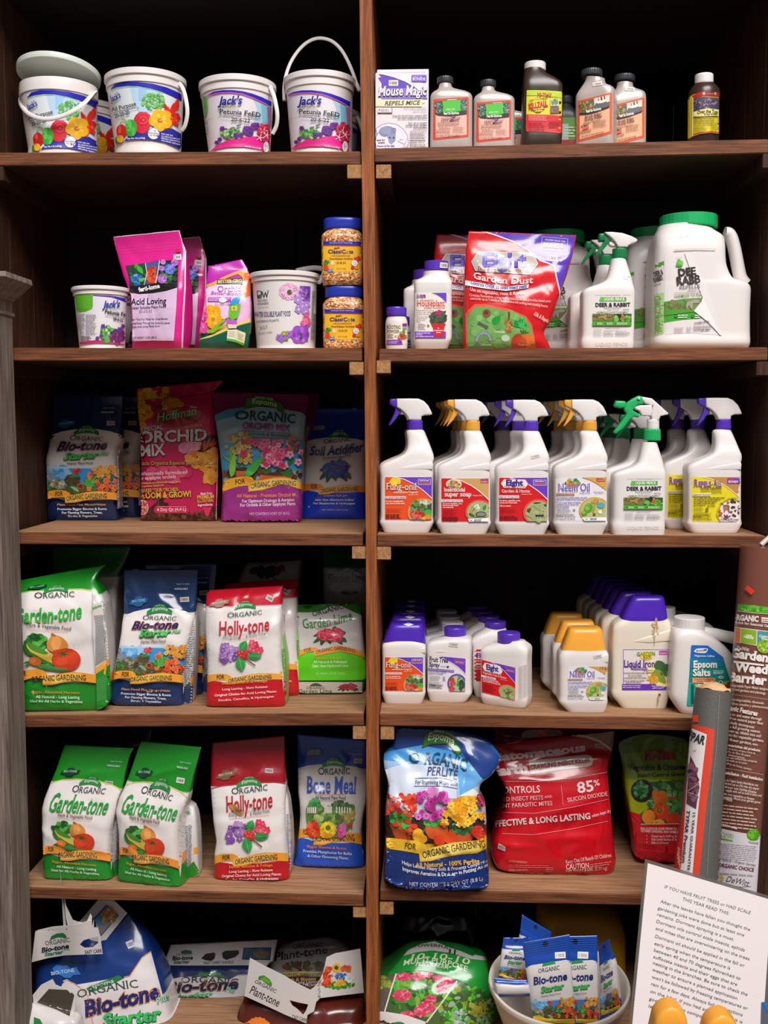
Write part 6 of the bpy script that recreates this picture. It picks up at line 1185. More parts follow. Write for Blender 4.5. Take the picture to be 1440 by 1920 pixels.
s6,b,v = sprayer('white spray bottle with purple collar and yellow label at the right end, nearest one',576.5,-1.5,PURP,Y6,z,G3,kk=6.45); art_repels(vR,b,s6).done('label')
def off_label(src,nm):
    for c in src.children:
        if c.name.startswith('label'): return c
for dx,dy,t in ((-.030,.085,'purple collar and yellow label spray bottle behind the nearest one at the right end'),(-.052,.17,'rearmost purple collar yellow label sprayer at the right end')): dup(s6,(dx,dy,0),t,G3)
# deer label sprayer with the open trigger
vd3 = vd.off(58.6,344.6); Yd,z = yb('R3',1198,1002,.028); d3,b = deer_bottle('white spray bottle with deer label and bright green skeleton trigger in the third shelf row',vd3,Yd,z,G3,head=False,seed=66)
vt = V(1120,730,6.857)
x0,y0 = vt(600,508); x1,y1 = vt(812,660); cap('collar',d3,PX,x0,x1,y0,y1,Yd,GRNB,(40,.016),taper=.4); x0,y0 = vt(638,385); x1,y1 = vt(795,512); cap('stem',d3,PX,x0,x1,y0,y1,Yd,WH)
prism('shroud',d3,vt,[(560,95),(690,118),(900,305),(895,325),(800,345),(780,400),(680,400),(690,320),(700,210),(600,180),(560,130)],Yd,.011,WH,.004); prism('pump',d3,vt,[(470,235),(530,205),(690,200),(700,280),(690,345),(560,340),(530,280),(478,260)],Yd-.003,.010,WH,.005)
prism('trigger',d3,vt,[(335,235),(380,165),(450,118),(525,82),(575,95),(592,140),(580,190),(520,195),(480,230),(450,270),(520,310),(540,345),(515,362),(470,350),(420,380),(330,500),(235,572),(205,550),(230,510),(300,420),(370,310),(345,280)],Yd-.002,.0085,GRNB,.003)
prism('nozzle',d3,vt,[(208,205),(228,145),(345,150),(372,185),(345,240),(290,248),(222,228)],Yd,.009,GRNB,.004); prism('pivot_pin',d3,vt,[(532+19*math.cos(t),118+19*math.sin(t)) for t in np.linspace(0,2*math.pi,14,endpoint=False)],Yd-.010,.004,M('pale_green_plastic','9fd8b8',.35),.001)
vd4 = vd3.off(-19,-6); zz = z
d4,b = deer_bottle('deer label spray bottle with dark green collar right behind the skeleton trigger one',vd4,Yd+.07,zz,G3,art=False)
for dx,dy,t in ((-.022,.075,'second green collar sprayer back behind the skeleton trigger one'),(-.034,.145,'third green collar sprayer back behind the skeleton trigger one'),(-.044,.212,'rearmost green collar sprayer behind the skeleton trigger one')): dup(d4,(dx,dy,0),t,G3)
# ================================================================== fourth shelf, left
GT = '1c8a24'
def side_print(a,quad_,col='c8c2bf',n=30,slope=-.05,tc='6a6a72',bars=(1078,880,1190,1640)):
    a.poly(quad_,col); a.G(*bars,n,tc,.42,slope,.1)
vg4 = V(30,1020,5.909); Yf,z4 = on('L4',150,1334)
# front face left edge is hidden by the post; the bag stands turned a little so its right gusset shows
rows = [(40,1845,985,1835,.045,7),(36,1740,1035,1745,.049),(30,1500,1035,1500,.050),(20,1200,1020,1200,.050),(0,900,1000,900,.048),(-10,700,985,650,.042),(0,560,930,500,.030),(10,480,870,390,.018),(20,430,930,290,.006),(30,405,1000,225,.002)]
gt4,b = zbag('fertilizer_bag','bright green and white vegetable bag at the left end of the fourth shelf, front one',vg4,rows,Yf+.05,z4,'e6dfdc',[(0,GT),(.19,'e6dfdc'),(.745,'e6dfdc'),(.755,'f0a030'),(.8,'1f9a28')],seed=41,n=9,w=.17,h=.28,amp=.003,dy=-.006)
m4 = UV(vg4,[(0,20,430,1000,222),(20,42,530,845,500),(52,60,950,850,1000),(74,85,1410,885,1430),(100,95,1850,890,1860)])
a = espoma(b,gt4,m4,GT,'1f8a28',41,wt=20,arch=1,logo=(33,15.5,66,22),org=(20,25.5,75,25,4),rib=(73.5,80),lines=tuple((v+.2,u0-4,u1-1,h*1.1,c,t) for v,u0,u1,h,c,t in GARL),tear=False,badge=(23,13.2,'0f4a30','a0c8b0',('BIO-TONE',)),edge='c8d860',gard=(12,86),fors=(-6,3))
a.T('Garden-tone',-8,45.5,85,40.5,11.5,'2fae3c',.022,.18,.03,-1.5); a.line([(7,43.6),(30,45),(66,44.8)],.3,'d88a4a'); a.T('Herb & Vegetable Food',7,48.4,70,50.2,2.7,'3a4048',.01,.12,.04); a.line([(7,49.4),(30,51.2),(66,51)],.3,'d88a4a')
a.uv = False; a.v = lambda x,y: vg4(*sub(120,1050,600,1420,55,975,728,1410)(x,y)); pic_veg(a); a.v = m4; a.uv = True; ribbon(a,73.5,80,gard=(10,86),fors=(-6,3))
a.uv = False; a.v = vg4
a.poly([(850,500),(905,600),(985,650),(985,780),(1010,1000),(1035,1260),(1040,1340),(882,1385),(850,1000)],'d2cbc6'); a.poly([(880,1380),(1038,1255),(1042,1335),(885,1445)],'f0a838'); a.poly([(886,1440),(1042,1335),(1050,1750),(895,1860)],'1f8a28')
for i in range(34): a.line([(862+min(i,6)*3,800+i*16.5),(965+i*1.2,790+i*14.5)],5,'6a7478')
for i in range(13): a.line([(895,1500+i*20),(1020,1450+i*20)],3,'8ad08a')
a.T('Garden-tone',842,730,950,690,34,'2fae3c',.02,.1); a.poly([(1010,1330),(990,1450),(970,1440),(985,1340)],'f0a838')
a.done('printed_front',PRINTF)
rows = [(480,1560,1100,1560,.040,7),(470,1300,1098,1300,.044),(450,900,1105,900,.044),(430,600,1120,580,.036),(415,350,1150,330,.020),(405,150,1240,120,.006),(400,40,1275,20,.002)]
vgb = vg4; gtb,b = zbag('fertilizer_bag','shade darkened green and white vegetable bag standing in shade behind the front green bag',vgb,rows,Yf+.158,z4,'c8c2be',[(0,'156a1c'),(.22,'cfc8c4'),(.78,'d89030'),(.84,'1a7a22')],seed=42,n=8,w=.14,h=.3)  # same print as the front bag, darkened in colour for shade
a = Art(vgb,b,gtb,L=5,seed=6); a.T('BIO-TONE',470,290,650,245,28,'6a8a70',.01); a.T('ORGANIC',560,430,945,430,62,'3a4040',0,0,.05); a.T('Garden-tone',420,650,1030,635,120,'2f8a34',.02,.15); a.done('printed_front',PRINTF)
# navy bag
vn = V(190,1050,6.62); Yf,z4 = on('L4',275,1324.5)
rows = [(150,1815,1020,1825,.034,6),(78,1735,1018,1760,.038),(108,1580,1018,1600,.039),(140,1430,1014,1460,.040),(178,1250,1012,1250,.040),(205,1120,1060,1080,.038),(238,900,1110,900,.034),(245,800,1140,760,.029),(270,660,1165,640,.020),(275,420,1180,410,.010),(278,200,1192,190,.003),(280,115,1195,110,.0016)]
NV4 = '1a3462'
nb,b = zbag('fertilizer_pouch','navy topped white pouch with flower pots picture between the green bag and the red bag',vn,rows,Yf+.04,z4,'e6dfdc',[(0,NV4),(.315,'e8e2e0'),(.75,'e8e2e0'),(.77,'f0a030'),(.81,NV4)],seed=43,amp=.0034,nc=22)
mn = UV(vn,[(0,280,115,1195,110),(31,270,680,1165,660),(46,238,870,1115,880),(58,215,1100,1060,1070),(76,140,1420,1012,1440),(100,90,1790,1018,1830)])
a = espoma(b,nb,mn,NV4,NV4,43,badge=(21,22,'1f5a8e','7ab8e0',('BIO-TONE',)),lines=BIOL,rib=(74,80.5),wt=31.5,arch=4.5,gard=(26,84)); t_biotone(a,15,80,45,7.4,27,72,50.5,5.2)
a.v = lambda x,y: vn(*sub4(75,1040,1060,1440,(215,1040),(1060,1050),(1012,1400),(150,1390))(x,y)); a.uv = False; pic_pots(a); a.v = mn; a.uv = True; ribbon(a,74,80.5,gard=(26,84))
a.done('printed_front',PRINTF); sticker(nb,[b],vn,1032,490,112,60,-4,'c8c0b8','6a6058')
# its gusset at the right, as a separate folded panel
v_ = vn
g = loft('side_gusset',nb,v_,[(990,1815,1130,1790,.030,5),(985,1500,1142,1500,.033,5),(1000,1200,1165,1200,.033,5),(1050,950,1178,930,.030,5),(1100,760,1180,720,.022,5),(1130,640,1176,620,.012,5)],M('white_film','d6d0ce',.3),Yf+.052,k=.6,zb=z4,step=6,K=40,sharp=0)
a = Art(vn,[g],nb,L=6,seed=4); a.poly([(1000,1600),(1140,1480),(1132,1800),(1010,1830)],NV4); a.poly([(1100,1470),(1145,1440),(1142,1540),(1105,1570)],'f0a030'); a.G(1030,800,1160,1600,36,'5a626a',.4,-.05,.05); a.done('gusset_print',PRINTF)
dup(nb,(.022,.088,0),'navy and white pouch standing behind the flower pots pouch on the fourth shelf')
# red bag
vr4 = V(370,1020,6); Yf,z4 = on('L4',460,1327)
rows = [(95,1862,985,1790,.034,6),(96,1760,985,1740,.040),(98,1550,975,1500,.041),(102,1300,950,1300,.041),(92,1180,945,1180,.040),(80,940,946,930,.038),(84,750,948,740,.030),(94,600,954,560,.018),(100,560,958,500,.008),(140,520,962,470,.003)]
RED = 'c0182c'
hb4,b = zbag('fertilizer_pouch','red and white pouch with purple blossom and holly picture on the fourth shelf',vr4,rows,Yf+.041,z4,'e8e1de',[(0,RED),(.15,'e9e3e0'),(.7,'e9e3e0'),(.715,'f2a838'),(.77,'c81a26')],seed=44,amp=.0034,nc=22)
mr4 = UV(vr4,[(0,96,560,960,480),(14,88,745,950,700),(55,90,1250,945,1210),(72,100,1500,950,1460),(100,95,1865,985,1790)])
a = espoma(b,hb4,mr4,RED,'c81a26',44,wt=15.5,arch=1.5,logo=(38,9.5,66,15.2),org=(29,21.8,74,20.2,4),rib=(70.5,76.8),ribc=('f2a838','f2c060'),tear=False,orgc='1f5a4a',badge=(18,8.6,'a87a70','d8c0b8',('BIO-TONE',)),lines=tuple((79+(v-88.2)*1.75,u0,u1,h*1.25,c,t) for v,u0,u1,h,c,t in HOLL),fors=(14,24),gard=(29,86))
a.T('Holly-tone',18,37.2,84,34.8,12.2,'c82a38',.012,.03,.03,-1); a.line([(24,38),(84,36.2)],.25,'d8a070'); a.T('Evergreen',23,41.2,44,41.0,2.4,'6a7a78',0,.2,.05); a.T('& Azalea Food',53,40.8,79,38.8,2.4,'6a7a78',0,.15,.05); a.line([(30,42.2),(80,41.2)],.25,'d86a6a')
a.uv = False; a.v = lambda x,y: vr4(*sub(250,1060,780,1470,255,1075,745,1435)(x,y)); pic_holly(a); a.done('printed_front',PRINTF); sticker(hb4,[b],vr4,815,610,85,58,28,'c8bcb8','6a5a58')
g = loft('side_gusset',hb4,vr4,[(950,1800,1000,1700,.03,5),(955,1500,1003,1500,.034,5),(945,1300,1000,1300,.034,5),(935,1150,985,1180,.03,5),(940,1000,960,1000,.02,5)],M('green_white_film','8fc068',.3),Yf+.052,k=.6,zb=z4,step=6,K=40,sharp=0)
a = Art(vr4,[g],hb4,L=6); a.poly([(960,1540),(1005,1540),(1000,1720),(960,1800)],'8a1420'); a.G(950,1180,998,1530,26,'4a7a44',.4,0,.05); a.done('gusset_print',PRINTF)
dup(hb4,(.020,.090,.0),'red and white pouch in shade right behind the holly picture pouch')
rows = [(400,800,1130,800,.05,5),(410,600,1140,560,.06),(440,420,1150,420,.055),(520,250,1160,230,.035),(600,190,1165,150,.015),(640,160,1120,110,.004)]
hk,b = zbag('fertilizer_bag','dark shaded white bag with holly sprig slumped behind the red pouches',vr4,rows,.36,Z('L4',500,.3)+.0,'a8a29e',[(0,'5a1018'),(.1,'b0aaa6'),(.62,'7a1420')],seed=45,n=4,w=.2,h=.2,amp=.004)  # white, red and picture colours all dimmed to paint in the shade
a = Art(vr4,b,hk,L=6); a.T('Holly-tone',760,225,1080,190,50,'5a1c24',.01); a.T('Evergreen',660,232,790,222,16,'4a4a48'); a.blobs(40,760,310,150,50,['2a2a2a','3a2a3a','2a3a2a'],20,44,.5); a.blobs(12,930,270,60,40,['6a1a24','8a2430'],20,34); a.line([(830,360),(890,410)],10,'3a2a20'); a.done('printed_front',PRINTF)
# lime bag leaning back, underside showing
vl = V(540,1020,6.62); z4 = Z('L4',620); Yf = atz(618,1300.5,z4).y
rows = [(62,1853,930,1845,.040,8),(56,1780,948,1780,.0405),(54,1700,962,1695,.041,7),(62,1660,968,1660,.040),(80,1500,965,1480,.040),(90,1300,945,1300,.038),(95,1100,925,1100,.034),(92,930,912,900,.026),(84,830,910,820,.012),(80,752,908,748,.003)]
LIM = '5fce1e'
lb,b = zbag('lime_bag','bright lime green and white pouch with a red rosette, leaning back against the upright',vl,rows,Yf+.040,z4,'ded8d4',[(0,'2f6a1c'),(.14,'cfc8c4'),(.53,'ded6d2'),(.555,'f09a3c'),(.61,LIM),(.845,'2f8a1c'),(.87,'3f9a24')],seed=46,n=8,amp=.003,nc=18)
a = Art(vl,b,lb,L=4.5,seed=7)
a.poly([(78,750),(500,720),(910,745),(910,880),(800,830),(640,770),(520,775),(400,830),(260,850),(92,840)],'2f7a1c'); a.poly([(92,845),(260,850),(400,830),(540,770),(660,770),(800,835),(912,885),(950,1340),(90,1340)],'d8d2d0')
a.ell(245,760,60,40,'1c4a1c'); a.T('POWER',195,765,295,745,24,'8aa88a',.02); espoma_logo(a,370,840,640,775); a.T('ORGANIC',310,900,690,800,62,'2a302c',.005,0,.05); a.T('Garden Lime',190,1045,800,935,120,'3f8a34',.012,.1,.03,-30); a.T('For Hydrangeas & Lawns',350,1060,640,965,20,'6a5a4a',0,.1); a.line([(360,1068),(650,975)],4,'b87a5a')
a.v = lambda x,y: vl(*sub(340,870,830,1240,305,1020,730,1260)(x,y)); pic_head(a,['d83a54','e8506c','c02a44','f07890','b82440'],'2f5a34'); a.v = vl
a.poly([(90,1350),(200,1300),(280,1280),(350,1290),(420,1325),(500,1290),(620,1262),(760,1280),(950,1350),(958,1410),(800,1360),(640,1335),(480,1365),(330,1395),(320,1330),(220,1350),(95,1415)],'f09a3c'); a.T('FOR',205,1345,292,1328,42,'5a4a20',.01); a.T('ORGANIC GARDENING',345,1370,835,1355,44,'5a4a20',.01,0,0,44)
a.poly([(95,1420),(220,1355),(318,1340),(330,1400),(480,1370),(640,1340),(800,1365),(962,1415),(965,1690),(55,1695)],LIM); a.T('Raises Soil pH',370,1435,655,1425,28,'e0b030',.02); a.T('All Natural & Pelletized',315,1480,728,1478,32,'e8f8d8',.015); a.T('Safer than Hydrated Lime',300,1530,748,1525,32,'e8f8d8',.015); a.T('NET WEIGHT 6.75 LBS. (3.06 kg)',345,1622,705,1612,22,'c8f0a8')
a.poly([(102,1712),(922,1715),(918,1840),(104,1855)],'c8beb0'); a.poly([(265,1765),(300,1735),(350,1725),(395,1738),(430,1765)],'3f5a3c'); a.T('ORGANIC',228,1800,465,1800,30,'3a4a3a',0,0,.05); a.T('Garden Lime',130,1848,545,1845,44,'4a5a3c',.008,0,.04); a.v = lambda x,y: vl(*sub(340,870,830,1240,610,1722,872,1835)(x,y)); pic_head(a,['b83a4c','c85064','a82a3c'],'3a3a2c')
a.done('printed_front',PRINTF)
rows = [(440,900,1010,900,.03,6),(430,600,1010,600,.042),(430,300,1005,300,.036),(428,120,1000,120,.015),(426,20,1000,20,.003)]
lb2,b = zbag('lime_bag','shade darkened green and white pouch in deep shade behind the leaning lime green one',vl,rows,.375,Z('L4',620,.38),'b8b2ae',[(0,'1f5a1c'),(.3,'b0aaa6')],seed=47,n=5)  # pouch colours dulled to stand for deep shade
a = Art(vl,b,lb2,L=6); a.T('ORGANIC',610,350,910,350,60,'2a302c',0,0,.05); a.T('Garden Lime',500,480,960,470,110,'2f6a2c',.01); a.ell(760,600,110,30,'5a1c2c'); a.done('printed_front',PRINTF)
# ================================================================== fourth shelf, right
TR = lambda px,py: on('R4',px,py)
def cup(root,v,pts,Y,mat,hb_,ht):
    """tapered measuring cap over the bottle's neck: pts = (xl,xr,y) bottom, (xl,xr,y) top"""
    (a0,a1,ay),(c0,c1,cy) = pts; rows = [(a0+3,a1-3,ay,hb_-.0006),(a0,a1,ay-3,hb_),(a0+(c0-a0)*.5,a1+(c1-a1)*.5,(ay+cy)/2,(hb_+ht)/2),(c0,c1,cy+22,ht),(c0+12,c1-12,cy+5,ht-.003),(c0+26,c1-26,cy,ht-.006)]
    return loft('measuring_cup',root,v,rows,mat,Y,n=4.5,k=.7,sm=1,step=5,K=64,sharp=35)
CUPP = M('purple_cup_plastic','4a24b0',.28); CUPG = M('golden_cup_plastic','f0a63a',.3)
def conc(label,v,rows,Y,z,dy=0.,name='concentrate_bottle'): return jug(name,label,'bottle',v,rows,WH,Y,z,n=7,dy=dy,sm=1)
vc = V(705,1120,7.385); Yq,z = yb('R4',756,1318,.026)
rowsA = [(120,640,1466,.026),(115,648,1450,.0275),(78,688,1335,.032),(78,690,1312,.0325),(84,684,1300,.0315),(84,684,820,.0315),(80,690,800,.032),(82,690,660,.032),(95,680,640,.031,5),(200,600,560,.026,4),(250,540,480,.02,3)]
c1,b = conc('white bottle with purple cup cap and orange label beside the upright',vc,rowsA,Yq,z); cup(c1,vc,((90,694,655),(195,655,362)),Yq,CUPP,.030,.022)
prism('grip_ridge',c1,vc,[(250,772),(420,740),(680,690),(688,712),(684,770),(450,785)],Yq-.0285,.003,WH,.002)
def art_fung2(v,b,root):
    a = art_fung(lambda x,y: v(*sub(110,1045,685,1568,122,832,652,1296)(x,y)),b,root); return a
art_fung2(vc,b,c1).done('label'); a = Art(vc,[ch for ch in c1.children if ch.name.startswith('measuring')][0],c1,L=8); a.poly([(375,372),(450,352),(525,375),(450,398)],'e8e6ea'); a.done('price_sticker')
for i,(dx,dy_,t) in enumerate(((.002,.083,'purple cup capped bottle second in the row behind the orange label bottle'),(.002,.155,'purple cup capped bottle third in the row behind the orange label bottle'),(.002,.225,'purple cup capped bottle fourth in the row behind the orange label bottle'),(.002,.285,'rearmost dark purple cup capped bottle behind the orange label bottle'))): dup(c1,(dx,dy_,0),t,'purple cup capped bottles',('label',))
Yq,z = yb('R4',840,1316,.026)
rowsB = [(740,1420,1240,1466,.026),(733,1405,1245,1455,.0275),(702,1300,1328,1345,.032),(700,1275,1332,1322,.0325),(708,1262,1322,1308,.0315),(708,800,1316,830,.0315),(702,785,1322,812,.032),(704,660,1322,640,.032),(735,610,1310,580,.031,5),(880,575,1280,550,.025,3),(925,560,1270,560,.0215,2),(935,545,1262,545,.021,2)]
c2,b = conc('white bottle with small purple screw cap and fruit tree label',vc,rowsB,Yq+.004,z,.004); x0,y0 = vc(944,378); x1,y1 = vc(1250,552); cap('cap',c2,PX,x0,x1,y0,y1,Yq+.006,PURP)
prism('grip_ridge',c2,vc,[(830,752),(1000,728),(1300,690),(1310,715),(1300,760),(1050,765)],Yq-.025,.003,WH,.002)
a = Art(vc,b,c2,L=11,seed=81)
a.rect(722,815,1240,1305,'e8e2e6',10); arc = [(870,818),(960,860),(1060,915),(1140,970),(1200,1025),(1238,1070)]; a.poly(arc+[(1240,860),(1228,848),(1000,828)],'6a3cc0'); a.line(arc,9,'f4eef4'); a.line([(1090,855),(1225,875),(1222,930),(1088,908),(1090,855)],4,'e07a9a'); a.T('BONIDE',1100,902,1210,918,24,'e89aa0',.03)
a.T('Fruit Tree',738,885,998,905,66,'2f2c4a',.02,0,.05); a.T('Spray',735,955,880,968,62,'2f2c4a',.02,0,.05); a.T('CONCENTRATE',885,962,975,968,14,'4a4660'); a.ell(995,962,16,16,'4a4660'); a.poly([(724,980),(1080,1010),(1080,1040),(722,1008)],'5a3cb0'); a.T('Controls wide range insects and fungal diseases',730,1003,1072,1032,18,'e0d8f4',.01)
a.T('On fruit trees, flowers, ornamentals,',730,1032,972,1052,22,'4a3c90',.01); a.T('strawberries and ornamentals',730,1058,930,1074,22,'4a3c90',.01); a.G(742,1080,910,1155,6,'6a6670',.35,.06); a.G(925,1095,965,1165,5,'6a6670',.45); a.G(728,1165,915,1190,2,'6a6670',.35,.06); a.T('WARNING',728,1215,830,1228,20,'2a262e',.03); a.G(728,1195,940,1260,4,'4a464e',.45,.06)
n = [(1120+130*math.cos(t),1190+130*math.sin(t)) for t in np.linspace(math.pi*.72,math.pi*1.9,20)]; a.poly([(min(x,1234),min(y,1302)) for x,y in n]+[(1234,1302),(1010,1302)],'5a44b0'); n = [(1120+108*math.cos(t),1195+112*math.sin(t)) for t in np.linspace(math.pi*.72,math.pi*1.95,20)]; a.poly([(min(x,1230),min(y,1300)) for x,y in n]+[(1230,1300),(1030,1300)],'a8b898'); a.blobs(40,1130,1160,80,60,['8aa878','b8c8a0','6a8a5a'],14,28); a.blobs(40,1185,1220,34,70,['2f5a34','3f6a3c','24482a'],12,24,.5); a.blobs(18,1055,1170,26,50,['c83a34','d85040'],14,24); a.blobs(14,1050,1260,30,30,['c02a34','d84a44'],16,26); a.done('label'); sticker(c2,[b],vc,1075,655,130,62,8,'d8d2d0','a09a98')
c2b,b = conc('white capped white bottle second in the row behind the fruit tree label bottle',vc.off(-5.5,-10),rowsB,Yq+.095,z,.004); cap('cap',c2b,PX,x0-5.5,x1-5.5,y0-9.5,y1-9.5,Yq+.098,WH)
for dx,dy_,t in ((-.005,.072,'white capped bottle third in the row behind the fruit tree label bottle'),(-.010,.142,'rearmost white capped bottle behind the fruit tree label bottle')): dup(c2b,(dx,dy_,0),t,'white capped bottles')
# turned bottle, red label
vE4 = V(880,1110,8); Yq,z = yb('R4',936,1326,.024)
rowsC = [(200,1672,840,1745,.022),(195,1655,850,1735,.0235),(162,1575,874,1640,.028),(160,1540,878,1610,.0285),(166,1525,872,1590,.0275),(165,1000,868,1030,.0275),(162,960,872,1010,.0275),(160,870,878,880,.028),(190,815,868,830,.026,5),(300,770,800,790,.0225,3.5),(410,755,770,765,.019,2.2),(415,735,766,740,.0185,2)]
c3,b = conc('white bottle with purple screw cap and red label, turned and nearest the edge',vE4,rowsC,Yq+.012,z,.017); x0,y0 = vE4(420,570); x1,y1 = vE4(764,780); cap('cap',c3,PX,x0,x1,y0,y1,Yq+.012,PURP)
a = Art(vE4,b,c3,L=9,seed=82)
fr = lambda x,y: vE4(*sub4(0,0,100,100,(182,1018),(692,1135),(686,1625),(186,1505))(x,y)); a.v = fr
a.rect(-1,-1,101,101,'f0e4e6',3); a.rect(0,0,100,100,'d8141c',3); arc = [(28,0),(48,6),(66,17),(80,29),(92,40),(100,48)]; a.poly(arc+[(100,2),(98,0)],'6a3cc0'); a.line(arc,1.6,'f0e4e8'); a.line([(72,4),(97,4),(97,17),(72,17),(72,4)],.8,'e07ab0'); a.T('BONIDE',75,15.5,95,15,5,'f08a90',.04)
a.poly([(3,20),(10,6),(55,6),(62,20),(56,33),(9,33)],'f2e8ea'); a.T('Eight',14,26,50,25,16,'3a2a8a',.05); a.T('Insect Control',10,32.5,55,33,4.5,'c02a2a',.01); a.T('Vegetable, Fruit & Flower',3,41,74,42,7.5,'f4d8d4',.005); a.T('Concentrate',56,47,76,47,3,'f0c8c4'); a.rect(0,46,42,52,'f0e0e6'); a.G(2,47,40,51,1,'8a4a9a',.5); a.G(3,53,62,66,3,'f4d0cc',.5,0,.25); a.G(4,70,42,96,8,'8a0c10',.35,0,.3)
n = [(80+30*math.cos(t),82+24*math.sin(t)) for t in np.linspace(math.pi*.8,math.pi*1.78,20)]; a.poly([(min(x,99.5),min(y,99.5)) for x,y in n]+[(99.5,99.5),(55,99.5)],'e07a5a'); n = [(80+27*math.cos(t),83+22*math.sin(t)) for t in np.linspace(math.pi*.8,math.pi*1.78,20)]; a.poly([(min(x,99),min(y,99)) for x,y in n]+[(99,99),(58,99)],'9ab07a'); a.blobs(50,80,84,18,12,['7aa060','5a8a4a','a8b880','4a7a3a','b89a6a'],2.5,5,.5); a.leaf(70,85,92,76,2.5,'6a5a2a')
a.v = vE4
for i in range(26): a.line([(738,1130+i*19),(798,1112+i*19)],4,'8a8684'); a.line([(808,1108+i*19),(866,1090+i*19)],4,'8a8684')
a.done('label')
c3b,b = conc('purple capped white bottle with red label standing behind the turned one',V(880-16,1110-21,8),[(160+0,852,y,h,*n) if False else r for r in [(70,500,1640,.024),(45,530,1560,.028),(42,532,1500,.0285),(46,528,1040,.0275),(44,530,900,.028),(60,540,840,.027,5),(230,560,770,.022,3),(240,556,735,.0185,2)] for y,h,n in [(0,0,0)]],Yq+.085,z); x0,y0 = V(864,1089,8)(356,565); x1,y1 = V(864,1089,8)(680,745)
for ch in list(c3b.children): pass
vcb = V(880,1110,8); x0,y0 = vcb(228,408); x1,y1 = vcb(552,560)
bpy.data.objects.remove(b); 
rowsD = [(90,560,1500,.024),(50,600,1440,.028),(42,610,1390,.0285),(46,604,1340,.0275),(44,604,840,.0275),(20,606,740,.028),(40,600,690,.027,5),(120,580,620,.023,4),(228,556,560,.019,2.2),(232,552,540,.0185,2)]
b = loft('bottle_body',c3b,vcb,rowsD,WH,Yq+.085,n=7,zb=z,K=64,sm=1); cap('cap',c3b,PX,x0,x1,y0,y1,Yq+.087,PURP)
a = Art(vcb,b,c3b,L=10); a.rect(38,860,600,1340,'d0141c',10); a.poly([(50,950),(85,895),(320,895),(350,950),(315,1005),(85,1005)],'e8dcde'); a.T('Eight',105,980,310,985,66,'3a2a8a',.05); a.T('Vegetable, Fruit & Flower',45,1045,420,1050,32,'e8b8b4',.005); a.rect(40,1068,260,1095,'e0c8d0'); a.G(45,1110,300,1170,3,'e8a8a4',.5); a.done('label')
for dx,dy_,t in ((-.010,.064,'purple capped bottle third in the row behind the turned red label one'),(-.021,.128,'purple capped bottle fourth in the row behind the turned red label one'),(-.030,.192,'rearmost dark purple capped bottle behind the turned red label one')): dup(c3b,(dx,dy_,0),t,'purple screw capped bottles',('label',))
# golden cup bottle
vN = V(1030,1070,6); Yq,z = yb('R4',1100,1334,.026)
rowsN = [(205,628,1587,.026),(198,638,1570,.0275),(106,660,1485,.032),(104,662,1462,.0325),(112,656,1448,.0315),(112,662,1070,.0315),(106,668,1050,.032),(110,676,950,.032),(125,665,915,.031,5),(230,560,820,.026,4),(260,520,760,.02,3)]
c4,b = conc('white bottle with golden cup cap and pale label, front one of the golden capped row',vN,rowsN,Yq,z); cup(c4,vN,((130,652,935),(222,596,645)),Yq,CUPG,.031,.023)
prism('grip_ridge',c4,vN,[(250,1032),(420,995),(655,935),(664,960),(660,1030),(430,1048)],Yq-.0285,.003,WH,.002)
art_neem(lambda x,y: vN(*sub(795,965,1362,1450,210,1082,655,1455)(x,y)),b,c4,83).done('label'); sticker(c4,[b],vN,545,965,95,40,-10,'d8d2d0','a09a98')
dup(c4,(-.004,.075,0),'golden cup capped bottle second in its row behind the pale label one',None,('label','price_sticker')); dup(c4,(-.016,.165,0),'rearmost golden cup capped bottle at the back of its row',None,('label','price_sticker'))
# large stained bottle with purple cup
Yq,z = yb('R4',1206,1327,.024); OFFW = M('stained_white_plastic','e4dac8',.35)
rowsI = [(810,1315,1542,.024),(800,1325,1520,.0255),(700,1352,1405,.029),(698,1356,1362,.0295),(706,1350,1345,.0285),(706,1368,850,.0285),(702,1374,825,.029),(712,1386,640,.029),(740,1378,590,.028,5),(860,1330,520,.026,4),(900,1290,440,.022,3)]
c5,b = jug('iron_bottle','large stained white bottle with tall purple cup cap and leaf label','bottle',vN,rowsI,OFFW,Yq,z,n=7,sm=1); cup(c5,vN,((806,1342,560),(930,1300,288)),Yq,CUPP,.028,.021)
prism('grip_ridge',c5,vN,[(925,798),(1100,735),(1375,655),(1385,690),(1372,790),(1120,815)],Yq-.0265,.004,OFFW,.003)
a = Art(vN,b,c5,L=11,seed=84)
a.rect(815,880,1345,1345,'e6dcd6',12); a.line([(832,1280),(832,888),(1335,888),(1335,1290)],6,'7a4ac0'); a.rect(818,1275,1318,1345,'6a2fb0',10); a.rect(1236,900,1325,946,'b84a9a'); a.T('BONIDE',1245,940,1318,938,18,'f0c8e8',.02)
a.ell(1095,955,75,52,'f0d84a'); a.T('GARDEN',985,962,1190,955,44,'6a9a34',.03); a.T('Rich',1060,1000,1145,988,44,'7a4a2a',.02,0,.05); a.poly([(1100,1080),(1230,1020),(1330,1300),(1150,1250)],'f2e4a0',3); a.leaf(1205,1015,1320,1190,62,'3f6a3c'); a.leaf(1330,1050,1260,1180,40,'3a6238'); a.leaf(1175,1120,1310,1270,58,'8a9a3c'); a.blobs(20,1160,1220,50,44,['e0b040','d8a030','c8902a'],16,30)
a.T('Liquid Iron',840,1085,1188,1085,78,'5a2a90',.02,0,.04); a.rect(936,1092,1102,1114,'6a3aa8'); a.T('& micronutrients',945,1110,1095,1110,15,'e8d8f4',.01); a.T('Concentrate',1055,1132,1165,1130,18,'4a3a4a')
